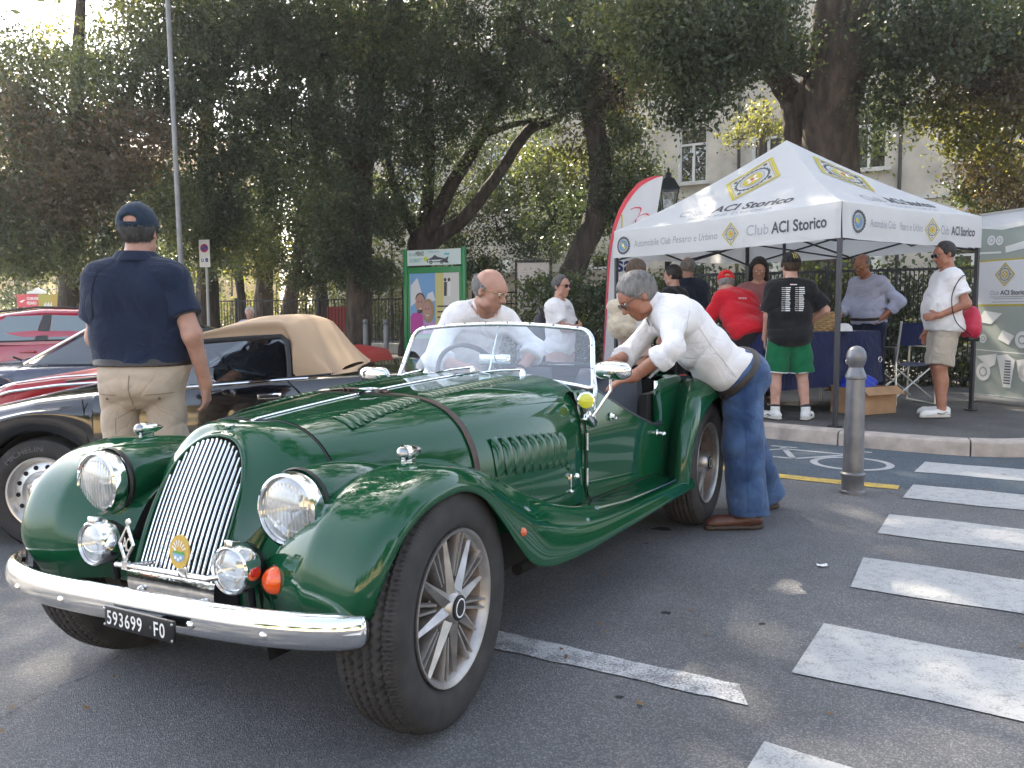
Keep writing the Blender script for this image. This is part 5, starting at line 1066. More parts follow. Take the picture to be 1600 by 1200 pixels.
# ---- red open car right behind it
rc_ = empty('open_car', (-3.45, 7.15, -.15), 0, 'dark red open-topped classic car beyond the black convertible', 'car', rot=(0, .03, math.pi)); RDP = mat('dark_red_paint', (.30, .006, .012), rough=.32, spec=.4)
RX = [.8, .7, .4, 0, -.5, -.9, -1.3, -1.7, -2.1, -2.35, -2.48]; RZ = [.55, .66, .76, .80, .815, .80, .80, .87, .92, .88, .55]; RY = [.5, .64, .74, .77, .78, .78, .78, .78, .75, .66, .5]; RT = [.58, .68, .79, .84, .86, .80, .78, .88, .95, .90, .57]
car_shell(rc_, RDP, RX, RZ, RY, RT, .2, [(0, .31, .35), (-1.9, .31, .35)])
for x, y in ((0, .64), (-1.9, .64), (0, -.64), (-1.9, -.64)): steel_wheel(rc_, x, y, .31, 1 if y > 0 else -1)
m = MB()
for s in (1, -1): m.tube([(x, s * (float(np.interp(x, RX[::-1], RY[::-1])) + .012), float(np.interp(x, RX[::-1], RZ[::-1])) - .055) for x in np.linspace(.5, -.75, 20)], .012, 6); m.tube([(x, s * (float(np.interp(x, RX[::-1], RY[::-1])) - .04), float(np.interp(x, RX[::-1], RZ[::-1])) + .004) for x in np.linspace(.5, -.75, 20)], .010, 6)
m.build('chrome_strip', CHROME, rc_); m = MB(); m.box((-1.2, 0, .80), (.7, 1.3, .05), bev=.02); m.build('cockpit_trim', BLACK, rc_); m = MB()
for y in (.3, -.3): m.box((-1.45, y, .82), (.16, .44, .2), bev=.05)
m.build('seat', LEATHER_BR, rc_); m = MB(); h = Vector((-.66, .66, .86)); m.cyl((-.66, .70, .80), h, .008); m.lathe([(.05, .0), (.055, .02), (.03, .06), (0, .075)], h + V3(0, 0, .05), (1, 0, 0), 20); m.box(h + V3(0, 0, .0), (.05, .03, .03), bev=.008); m.build('wing_mirror', CHROME, rc_)
m = MB(); m.tube([(-.85, -.6, .80), (-1.0, -.58, 1.0), (-1.0, .58, 1.0), (-.85, .6, .80)], .012, 8); fr_ = m.build('windscreen_frame', FRAMEM, rc_); MB().poly([(-.855, -.59, .81), (-.995, -.575, .99), (-.995, .575, .99), (-.855, .59, .81)]).build('windscreen_glass', GLASS, fr_, smooth=False)
# ---- dark blue coupe
dc = empty('coupe', (-5.22, 8.95, -.15), 0, 'low dark blue classic coupe with raked windscreen at far left', 'car', rot=(0, 0, math.pi)); DBL = paint('midnight_blue_paint', (.010, .016, .055), .14)
DX = [.9, .75, .4, 0, -.4, -.8, -1.3, -1.9, -2.4, -2.9]; DZ = [.55, .66, .72, .745, .765, .775, .785, .79, .77, .62]; DY = [.5, .68, .76, .78, .79, .79, .79, .79, .76, .6]; DT = [.56, .69, .78, .82, .84, .84, .84, .84, .83, .66]
car_shell(dc, DBL, DX, DZ, DY, DT, .2, [(0, .31, .35), (-2.2, .31, .35)])
for x, y in ((0, .65), (-2.2, .65)): steel_wheel(dc, x, y, .31, 1)
pil = lambda u, v: Vector((-.42 - .62 * v, u * (.72 - .12 * v), .80 + .36 * v)); m = MB(); m.tube([pil(-1, 0), pil(-1, 1), pil(1, 1), pil(1, 0)], .016, 8); fr_ = m.build('windscreen_frame', FRAMEM, dc); MB().poly([pil(-.98, .02), pil(-.98, .98), pil(.98, .98), pil(.98, .02)]).build('windscreen_glass', glassy('coupe_glass', (.5, .55, .58), .4), fr_, smooth=False)
G = []
for x in np.linspace(-1.04, -2.25, 14): t = (x + 1.04) / -1.21; zr = 1.17 + .04 * math.sin(t * 2.4) - .36 * max(0, t - .5) ** 1.6 * 2; G.append([(x, y, zr - .05 * abs(y / .62) ** 3) for y in np.linspace(-.60, .60, 11)])
MB().grid(G).build('roof', DBL, dc, sharp=60); m = MB()
for s in (1, -1): m.tube([(-1.38, s * .71, .80), (-1.30, s * .615, 1.15)], .014, 8); m.tube([(-1.9, s * .71, .80), (-2.1, s * .60, 1.02)], .05, 8)
m.build('window_pillar', FRAMEM, dc)
for s in (1, -1): quad_panel(dc, 'side_window', WG1, [(-.5, s * .715, .80), (-1.9, s * .715, .80), (-1.95, s * .61, 1.09), (-1.1, s * .612, 1.15)], (0, 0, 0), .004 * s)
m = MB(); m.tube([(-.30, .5, .84), (-.42, .3, .87), (-.46, .1, .88)], .007, 6); m.tube([(-.3, .55, .83), (-.25, .62, .87)], .012, 6); m.build('wiper_arm', BLACK, dc)
# ---- cherry red hatchback
hc = empty('hatchback', (-7.64, 11.4, -.14), 0, 'modern cherry red hatchback with dark window pillars at far left', 'car', rot=(0, 0, math.pi)); CHR = paint('cherry_paint', (.33, .007, .028), .16); HX = [.8, .7, .4, 0, -.4, -1.0, -1.8, -2.6, -3.1, -3.2]; HZ = [.5, .72, .80, .84, .87, .89, .92, .95, .93, .75]; HY = [.6, .76, .83, .85, .86, .86, .86, .85, .80, .72]
car_shell(hc, CHR, HX, HZ, HY, [z + .03 for z in HZ], .22, [(0, .32, .36), (-2.55, .32, .36)])
for x, y in ((0, .72), (-2.55, .72)): steel_wheel(hc, x, y, .32, 1)
rz_ = lambda x: float(np.interp(-x, [.35, .7, 1.1, 1.6, 2.2, 2.7, 3.0, 3.12], [.88, 1.15, 1.32, 1.375, 1.36, 1.31, 1.22, .95])); G = []
for x in np.linspace(-.35, -3.12, 36): zr = rz_(x); yw = .80 - .18 * max(0, zr - .95) / .42; sec = crom([(.83, .90), (.80, .93 + (zr - .93) * .3), (yw + .03, .93 + (zr - .93) * .75), (yw - .06, zr - .02), (yw * .5, zr + .008), (0, zr + .014)], 16); L = [(x, a, b) for a, b in sec]; G.append(L + [(p[0], -p[1], p[2]) for p in L[::-1][1:]])
MB().grid(G).build('cabin', CHR, hc, sharp=50); ysd = lambda z: .835 - .155 * max(0, z - .93) / .40 + .012
HG = mat('hatch_glass', (.10, .14, .15), rough=.04, coat=1, spec=.8)
for s in (1, -1):
    for P in ([(-.85, .945), (-1.62, .955), (-1.68, 1.275), (-1.22, 1.262)], [(-1.80, .955), (-2.42, .97), (-2.36, 1.255), (-1.80, 1.278)], [(-2.52, .975), (-2.80, 1.0), (-2.66, 1.21), (-2.46, 1.245)]): quad_panel(hc, 'side_window', HG, [(x, s * ysd(z), z) for x, z in P], (0, 0, 0), .003 * s)
    for P in ([(-1.63, .95), (-1.79, .95), (-1.79, 1.285), (-1.69, 1.285)], [(-2.43, .96), (-2.51, .965), (-2.45, 1.262), (-2.37, 1.27)]): quad_panel(hc, 'pillar_trim', BLACK, [(x, s * (ysd(z) + .002), z) for x, z in P], (0, 0, 0), .003 * s)
    m = MB(); m.tube([(x, s * (.655 if x < -1.1 else .69), rz_(x) + .004) for x in np.linspace(-1.0, -2.75, 16)], .014, 6); m.build('roof_rail', BLACK, hc); m = MB(); m.tube([(-.84, s * (ysd(.94) + .004), .938), (-2.8, s * (ysd(.98) + .004), .985)], .010, 6); m.build('window_trim', BLACK, hc)
    MB().box((-1.55, s * .885, .82), (.2, .02, .03), bev=.006).build('door_handle', CHR, hc)
# ================================================================== people: signed-distance bodies turned into one continuous surface
class Field:
    def __init__(s, lo, hi, h):
        s.h = h; s.lo = np.array(lo, float); s.n = np.ceil((np.array(hi) - lo) / h).astype(int) + 1
        s.ax = [(s.lo[i] + h * np.arange(s.n[i])).astype(np.float32) for i in range(3)]; s.D = np.full(s.n, .2, np.float32)
    def _sl(s, lo, hi):
        a = np.clip(np.floor((np.array(lo) - s.lo) / s.h).astype(int), 0, s.n); b = np.clip(np.ceil((np.array(hi) - s.lo) / s.h).astype(int) + 1, 0, s.n)
        return tuple(slice(i, j) for i, j in zip(a, b))
    def _xyz(s, sl): return np.meshgrid(*[s.ax[i][sl[i]] for i in range(3)], indexing='ij', sparse=True)
    def _put(s, sl, d, k, sub=False):
        A = s.D[sl]
        if A.size == 0: return
        if sub:
            h = np.clip(.5 - .5 * (A + d) / k, 0, 1); s.D[sl] = A + (-d - A) * h + k * h * (1 - h); return
        h = np.clip(.5 + .5 * (A - d) / k, 0, 1); s.D[sl] = A + (d - A) * h - k * h * (1 - h)
    def rc(s, a, b, ra, rb, k=.02, sq=None, clip=None, sub=False):
        a = np.array(a, float); b = np.array(b, float); m = max(ra, rb) + k * 1.5 + 3 * s.h
        sl = s._sl(np.minimum(a, b) - m, np.maximum(a, b) + m); X, Y, Z = s._xyz(sl)
        P = [X - a[0], Y - a[1], Z - a[2]]; ab = b - a; f = 1.0
        if sq is not None:
            n, q = sq; dn = P[0] * n[0] + P[1] * n[1] + P[2] * n[2]; P = [P[i] + n[i] * dn * (1 / q - 1) for i in range(3)]; ab = ab + np.array(n) * (ab @ np.array(n)) * (1 / q - 1); f = min(1, q)
        L = max(ab @ ab, 1e-9); t = np.clip((P[0] * ab[0] + P[1] * ab[1] + P[2] * ab[2]) / L, 0, 1)
        d = (np.sqrt((P[0] - t * ab[0]) ** 2 + (P[1] - t * ab[1]) ** 2 + (P[2] - t * ab[2]) ** 2) - (ra + (rb - ra) * t)) * f
        for c, n in (clip or []): d = np.maximum(d, (X - c[0]) * n[0] + (Y - c[1]) * n[1] + (Z - c[2]) * n[2])
        s._put(sl, d.astype(np.float32), k, sub)
    def ell(s, c, r, R=None, k=.02, clip=None, sub=False):
        c = np.array(c, float); r = np.array(r, float); m = r.max() + k * 1.5 + 3 * s.h; sl = s._sl(c - m, c + m); X, Y, Z = s._xyz(sl)
        P = [X - c[0], Y - c[1], Z - c[2]]
        if R is not None: P = [P[0] * R[i][0] + P[1] * R[i][1] + P[2] * R[i][2] for i in range(3)]
        k0 = np.sqrt(sum((P[i] / r[i]) ** 2 for i in range(3))); k1 = np.sqrt(sum((P[i] / r[i] ** 2) ** 2 for i in range(3))); d = k0 * (k0 - 1) / np.maximum(k1, 1e-6)
        for q, n in (clip or []): d = np.maximum(d, (X - q[0]) * n[0] + (Y - q[1]) * n[1] + (Z - q[2]) * n[2])
        s._put(sl, d.astype(np.float32), k, sub)
    def cut(s, c, n):
        X, Y, Z = s._xyz(tuple(slice(0, q) for q in s.n)); s.D = np.maximum(s.D, ((X - c[0]) * n[0] + (Y - c[1]) * n[1] + (Z - c[2]) * n[2]).astype(np.float32))
    def folds(s, amp, fr=26, seed=0, dirn=(.4, .3, 1)):
        X, Y, Z = s._xyz(tuple(slice(0, q) for q in s.n)); u = X * dirn[0] + Y * dirn[1] + Z * dirn[2]
        w = np.sin(X * 11 + seed) + np.sin(Y * 9 + Z * 6 + seed * 1.7) + np.sin(Z * 13 - X * 7 + seed * .6)
        f1 = 1 - 2 * np.abs(np.sin((u * fr + w * 2.0 + seed) * .5)) ** .6; f2 = 1 - 2 * np.abs(np.sin((u * fr * 1.9 - w * 2.6 + seed * 2) * .5)) ** .6
        m = np.clip(.5 + .6 * np.sin(Z * 8 + X * 6 + seed) * np.cos(Y * 7 - Z * 5 + seed), .1, 1); s.D = s.D + (amp * f1 * m + amp * .55 * f2 * (1.1 - m)).astype(np.float32)
    def mesh(s):
        D = s.D; S = D < 0; c = np.zeros(tuple(s.n - 1), np.uint8)
        for i in (0, 1):
            for j in (0, 1):
                for k in (0, 1): c += S[i:s.n[0] - 1 + i, j:s.n[1] - 1 + j, k:s.n[2] - 1 + k]
        act = (c > 0) & (c < 8); idx = np.argwhere(act); nid = np.full(act.shape, -1, np.int64); nid[act] = np.arange(len(idx))
        A = np.zeros((len(idx), 3)); cnt = np.zeros(len(idx))
        for ax in range(3):
            o = [i for i in range(3) if i != ax]
            for p in (0, 1):
                for q in (0, 1):
                    a = idx.copy(); a[:, o[0]] += p; a[:, o[1]] += q; b = a.copy(); b[:, ax] += 1; da = D[tuple(a.T)]; db = D[tuple(b.T)]; m = (da < 0) != (db < 0)
                    t = np.where(m, da / np.where(m, da - db, 1), 0); pt = a.astype(float); pt[:, ax] += t; A[m] += pt[m]; cnt[m] += 1
        V = s.lo + s.h * A / cnt[:, None]; F = []
        for ax in range(3):
            o = [i for i in range(3) if i != ax]; sh = list(s.n); sh[ax] -= 1
            a = S[tuple(slice(0, -1) if i == ax else slice(None) for i in range(3))]; b = S[tuple(slice(1, None) if i == ax else slice(None) for i in range(3))]
            e = np.argwhere(a != b); e = e[(e[:, o[0]] > 0) & (e[:, o[1]] > 0) & (e[:, o[0]] < s.n[o[0]] - 1) & (e[:, o[1]] < s.n[o[1]] - 1)]
            q = []
            for p, r in ((1, 1), (0, 1), (0, 0), (1, 0)): g = e.copy(); g[:, o[0]] -= p; g[:, o[1]] -= r; q.append(nid[tuple(g.T)])
            q = np.stack(q, 1); fl = a[tuple(e.T)]; 
            if ax == 1: fl = ~fl
            q[~fl] = q[~fl][:, ::-1]; F.append(q)
        F = np.vstack(F); F = F[(F >= 0).all(1)]
        # one light smoothing pass
        for _ in range(1):
            acc = np.zeros_like(V); n_ = np.zeros(len(V))
            for i in range(4):
                for j in ((i + 1) % 4, (i - 1) % 4): np.add.at(acc, F[:, i], V[F[:, j]]); np.add.at(n_, F[:, i], 1)
            V = V * .5 + .5 * acc / np.maximum(n_, 1)[:, None]
        return V, F
def obj_field(F_, name, m, parent):
    V, Q = F_.mesh()
    if not len(Q): return None
    return np_mesh(name, V, Q, m, parent)
def nv(v): v = np.array(v, float); return v / np.linalg.norm(v)
def ik(a, c, l1, l2, pole):
    a, c = np.array(a, float), np.array(c, float); d = c - a; L = np.linalg.norm(d)
    if L > (l1 + l2) * .995: c = a + d / L * (l1 + l2) * .995; d = c - a; L = np.linalg.norm(d)
    x = (l1 ** 2 - l2 ** 2 + L ** 2) / (2 * L); h = math.sqrt(max(1e-6, l1 ** 2 - x ** 2)); p = np.array(pole, float); p = p - d * (p @ d) / L ** 2; p /= np.linalg.norm(p)
    return a + d / L * x + p * h, c
def standing(H=1.75, girth=0.0, wide=1.0):
    k = H / 1.75; J = dict(k=k, H=H, g=girth)
    for n, p in dict(pelvis=(0, 0, .94), chest=(0, .0, 1.27), neck=(0, -.015, 1.45), head=(0, .02, 1.625), shR=(.178 * wide, -.015, 1.385), shL=(-.178 * wide, -.015, 1.385), hiR=(.09, 0, .91), hiL=(-.09, 0, .91),
                     knR=(.105, .015, .50), knL=(-.105, .015, .50), anR=(.115, -.03, .085), anL=(-.115, -.03, .085), toR=(.15, .13, .03), toL=(-.15, .13, .03)).items(): J[n] = np.array(p, float) * k
    for s, q in (('R', 1), ('L', -1)): arm(J, s, (q * .245 * wide, .05, .83), (q * .35, -1, 0)); J['hd' + s] = (0, .1, -1); J['pn' + s] = (-q, 0, 0); J['curl' + s] = .5
    J['fwd'] = np.array([0, 1., 0]); J['hf'] = np.array([0, 1., 0]); J['hu'] = np.array([0, 0, 1.]); return J
def arm(J, s, wrist, pole, hd=None, pn=None, curl=None, abs_=False):
    k = J['k']; w = np.array(wrist, float) * (1 if abs_ else k); J['el' + s], J['wr' + s] = ik(J['sh' + s], w, .285 * k, .255 * k, pole)
    if hd is not None: J['hd' + s] = hd
    if pn is not None: J['pn' + s] = pn
    if curl is not None: J['curl' + s] = curl
def head_R(J):
    f = nv(J['hf']); u = np.array(J['hu'], float); u = nv(u - f * (u @ f)); r = np.cross(f, u); return np.array([r, f, u])   # rows: right, forward, up
def torso(F_, J, inf=0.0, k=.05, clip=None, regs=('hips', 'belly', 'chest', 'sh', 'trap')):
    K = J['k']; g = J['g']; R_ = nv(J['shR'] - J['shL']); P, C, N = J['pelvis'], J['chest'], J['neck']; up = nv(N - P); fw = nv(np.cross(up, R_)); 
    if fw @ np.array(J['fwd']) < 0: fw = -fw
    hl = nv(J['hiR'] - J['hiL'])
    if 'hips' in regs: F_.rc(P - hl * .072 * K - up * .02, P + hl * .072 * K - up * .02, (.112 + .012 * g) * K + inf, (.112 + .012 * g) * K + inf, k, (fw, .92), clip); F_.ell(P - fw * .045 * K - up * .05 * K, np.array([.15, .10, .10]) * K + inf, np.array([hl, fw, up]), k, clip)
    if 'belly' in regs:
        for t, w, r, o in ((.30, .058, .108, .012), (.62, .068, .110, .008)):
            c = P + (C - P) * t + fw * (o + .055 * g * (1 - abs(t - .35))) * K; w2 = (w + .03 * g) * K; r2 = (r + .035 * g) * K + inf; F_.rc(c - R_ * w2, c + R_ * w2, r2, r2, k, (fw, .90 + .06 * g), clip)
    if 'chest' in regs:
        c = C + (N - C) * .05; w2 = .088 * K; r2 = (.112 + .014 * g) * K + inf; F_.rc(c - R_ * w2, c + R_ * w2, r2, r2, k, (fw, .88), clip)
        c = C + (N - C) * .52 - fw * .012; F_.rc(c - R_ * .11 * K, c + R_ * .11 * K, .088 * K + inf, .088 * K + inf, k, (fw, .92), clip)
    if 'sh' in regs:
        for s in ('L', 'R'): F_.rc(J['sh' + s], J['sh' + s] * .6 + C * .4, .052 * K + inf, .075 * K + inf, k, None, clip)
    if 'trap' in regs:
        for s in ('L', 'R'): F_.rc(N + up * .01, J['sh' + s] * .85 + N * .15, .052 * K + inf * .8, .040 * K + inf, k * .8, None, clip)
def limb_arm(F_, J, s, frac, inf, k=.025, flare=0.0, rolled=False):
    """sleeve or arm covering frac (0..1 upper arm, 1..2 forearm)."""
    K = J['k']; a, e, w = J['sh' + s], J['el' + s], J['wr' + s]; r0, r1, r2, r3 = .051 * K + inf, .045 * K + inf, .043 * K + inf, .030 * K + inf
    if frac <= 1: b = a + (e - a) * frac; n = nv(e - a); F_.rc(a, b + n * .03, r0, r0 + (r1 - r0) * frac + flare, k, None, [(b, n)])
    else:
        F_.rc(a, e, r0, r1, k); t = frac - 1; b = e + (w - e) * t; n = nv(w - e); F_.rc(e, b + n * (.0 if t > .99 else .02), r2, r2 + (r3 - r2) * t + flare, k, None, None if t > .99 else [(b, n)])
        if rolled: F_.rc(b - n * .055, b - n * .008, r2 + (r3 - r2) * t + flare + .010, r2 + (r3 - r2) * t + flare + .011, .006, None, [(b, n), (b - n * .055, -n)])
def limb_leg(F_, J, s, frac, inf, k=.03, loose=(0, 0, 0)):
    K = J['k']; a, e, w = J['hi' + s], J['kn' + s], J['an' + s]; r0, r1, r2 = .080 * K + inf + loose[0], .060 * K + inf + loose[1], .043 * K + inf + loose[2]
    if frac <= 1: b = a + (e - a) * frac; n = nv(e - a); F_.rc(a, b + n * .03, r0, r0 + (r1 - r0) * frac, k, None, [(b, n)])
    else:
        F_.rc(a, e, r0, r1, k); t = frac - 1; b = e + (w - e) * t; n = nv(w - e); F_.rc(e, b + n * .02, r1, r1 + (r2 - r1) * t, k, None, [(b, n)] if inf else None)
def hand(F_, J, s):
    K = J['k']; w = J['wr' + s]; d = nv(J['hd' + s]); n = np.array(J['pn' + s], float); n = nv(n - d * (n @ d)); sd = np.cross(d, n) * (1 if s == 'R' else -1)   # sd: towards the thumb
    cu = J['curl' + s]; F_.rc(w, w + d * .03 * K, .029 * K, .026 * K, .015); c = w + d * .055 * K
    for q in (-1, -.33, .33, 1): F_.rc(w + d * .03 * K + sd * q * .014 * K, w + d * .088 * K + sd * q * .028 * K, .0155 * K, .0125 * K, .008)
    for q, L in ((1, .068), (.36, .076), (-.32, .070), (-1, .055)):
        p = w + d * .088 * K + sd * q * .028 * K; a1 = cu * .8; a2 = cu * 1.7; d1 = nv(d * math.cos(a1) + n * math.sin(a1) + sd * q * .06); d2 = nv(d * math.cos(a2) + n * math.sin(a2) + sd * q * .04); r = max(.0085 * K, F_.h * 1.15)
        m = p + d1 * L * .52 * K; F_.rc(p, m, r * 1.08, r, .004); F_.rc(m, m + d2 * L * .48 * K, r, r * .88, .003)
    p = w + d * .032 * K + sd * .026 * K; d1 = nv(d * .72 + sd * .62 + n * .30); m = p + d1 * .040 * K; r = max(.0105 * K, F_.h * 1.2); F_.rc(w + d * .02 * K + sd * .010 * K, p, .018 * K, .014 * K, .008); F_.rc(p, m, r * 1.15, r, .006); F_.rc(m, m + nv(d * .9 + sd * .25 + n * .35) * .034 * K, r, r * .85, .004)
def head(F_, J, female=False):
    K = J['k'] ** .5; R_ = head_R(J); H_ = J['head']; w = lambda x, y, z: H_ + (R_[0] * x + R_[1] * y + R_[2] * z) * K
    e = lambda c, r, k, **q: F_.ell(w(*c), np.array(r) * K, R_, k, **q)
    F_.rc(J['neck'] - nv(J['neck'] - J['chest']) * .03, w(0, -.022, -.055), .060 * K * (.86 if female else 1), .052 * K * (.9 if female else 1), .03)
    e((0, -.012, .032), (.075, .097, .092), .02); e((0, .028, -.030), (.060, .066, .082), .025); e((0, .058, -.092), (.028, .026, .022), .02); e((0, .055, .028), (.060, .040, .05), .02)
    for s in (1, -1):
        e((s * .037, .058, -.014), (.024, .026, .024), .015); e((s * .050, .020, -.070), (.016, .036, .022), .02)
        e((s * .030, .098, .010), (.017, .011, .010), .010, sub=True); e((s * .076, -.008, -.006), (.009, .019, .032), .006); e((s * .0835, .001, -.004), (.004, .010, .018), .004, sub=True)
        F_.rc(w(s * .012, .092, .030), w(s * .046, .078, .028), .009 * K, .007 * K, .010); e((s * .0115, .098, -.030), (.009, .012, .009), .006)
    F_.rc(w(0, .088, .014), w(0, .113, -.026), .008 * K, .0125 * K, .010); F_.rc(w(-.019, .086, -.056), w(.019, .086, -.056), .0065 * K, .0065 * K, .008); F_.rc(w(-.017, .085, -.068), w(.017, .085, -.068), .007 * K, .007 * K, .007)
    F_.rc(w(-.021, .096, -.0618), w(.021, .096, -.0618), .0026, .0026, .003, sub=True)
SKIN = mat('skin', (.47, .27, .20), rough=.48, spec=.4, var=.14, vs=22, var2=(.39, .20, .14))
SKIN_TAN = mat('tanned_skin', (.40, .19, .115), rough=.45, spec=.45, var=.14, vs=22, var2=(.32, .125, .08))
SKIN_PALE = mat('pale_skin', (.56, .33, .25), rough=.5, spec=.4, var=.12, vs=22, var2=(.48, .25, .18))
def hairm(n, c): return mat(n, c, rough=.6, var=.5, vs=60, stretch=(1, 1, .25), bump=.5, bs=150)
HAIR_GREY = hairm('grey_hair', (.20, .19, .185)); HAIR_WHITE = hairm('white_hair', (.50, .49, .47)); HAIR_DARK = hairm('dark_hair', (.014, .010, .008)); HAIR_BROWN = hairm('brown_hair', (.07, .04, .02)); HAIR_SALT = hairm('salt_and_pepper_hair', (.075, .07, .068))
def cloth(n, c, **k): return mat(n, c, rough=.9, spec=.2, sheen=.15, bump=.25, bs=420, var=.08, vs=9, wrinkle=.36, **k)
WSHIRT = cloth('white_cotton', (.78, .76, .76)); NAVY = cloth('navy_cotton', (.012, .020, .045)); BEIGE = cloth('beige_chino', (.46, .37, .28)); BTEE = cloth('black_cotton', (.012, .012, .014)); GSHORT = cloth('green_mesh_shorts', (.006, .13, .050)); REDS = cloth('red_polo', (.52, .010, .022)); LBLUE = cloth('pale_blue_shirt', (.42, .45, .60)); NAVYT = cloth('navy_trousers', (.010, .016, .048)); PINKS = cloth('dusty_pink_shorts', (.50, .33, .28)); STONES = cloth('stone_shorts', (.44, .38, .31)); BLUSH = cloth('dusty_rose_top', (.26, .11, .11)); DARKT = cloth('dark_trousers', (.015, .015, .02))
def denim():
    m = cloth('denim', (.035, .075, .17)); nt = m.node_tree; b = nt.nodes['Principled BSDF']
    tc = nt.nodes.new('ShaderNodeTexCoord'); n = nt.nodes.new('ShaderNodeTexNoise'); n.inputs['Scale'].default_value = 7; n.inputs['Detail'].default_value = 6; nt.links.new(tc.outputs['Object'], n.inputs['Vector'])
    r = nt.nodes.new('ShaderNodeValToRGB'); r.color_ramp.elements[0].position = .35; r.color_ramp.elements[0].color = (.022, .05, .125, 1); r.color_ramp.elements[1].position = .68; r.color_ramp.elements[1].color = (.075, .135, .26, 1); nt.links.new(n.outputs[0], r.inputs[0]); nt.links.new(r.outputs[0], b.inputs['Base Color']); return m
DENIM = denim(); BELT = mat('belt_leather', (.03, .022, .018), rough=.45); SHOE_BR = mat('brown_shoe_leather', (.085, .030, .018), rough=.4, bump=.15, bs=90); SHOE_W = mat('white_trainer', (.72, .71, .68), rough=.55); SOLE = mat('shoe_sole', (.5, .47, .42), rough=.7); SOLE_DK = mat('dark_sole', (.05, .035, .025), rough=.7)
EYE = mat('eye_white', (.7, .68, .65), rough=.2); SPEC = mat('spectacle_frame', (.10, .06, .04), rough=.3); SUNG = mat('sunglass_lens', (.012, .012, .03), rough=.08, coat=1); SPECLENS = glassy('clear_spectacle_lens', (.93, .93, .93), .05); GOLD = mat('gold_wire', (.6, .42, .2), rough=.25, metal=1)
def bounds(J, pad=.17):
    P = np.array([v for q, v in J.items() if isinstance(v, np.ndarray) and v.shape == (3,) and q not in ('fwd', 'hf', 'hu')]); lo, hi = P.min(0) - pad, P.max(0) + pad; lo[2] = min(lo[2], P[:, 2].min() - .05); return lo, hi
def sub_bounds(J, names, pad): P = np.array([J[n] for n in names]); return P.min(0) - pad, P.max(0) + pad
ARM6 = ['shL', 'shR', 'elL', 'elR', 'wrL', 'wrR']
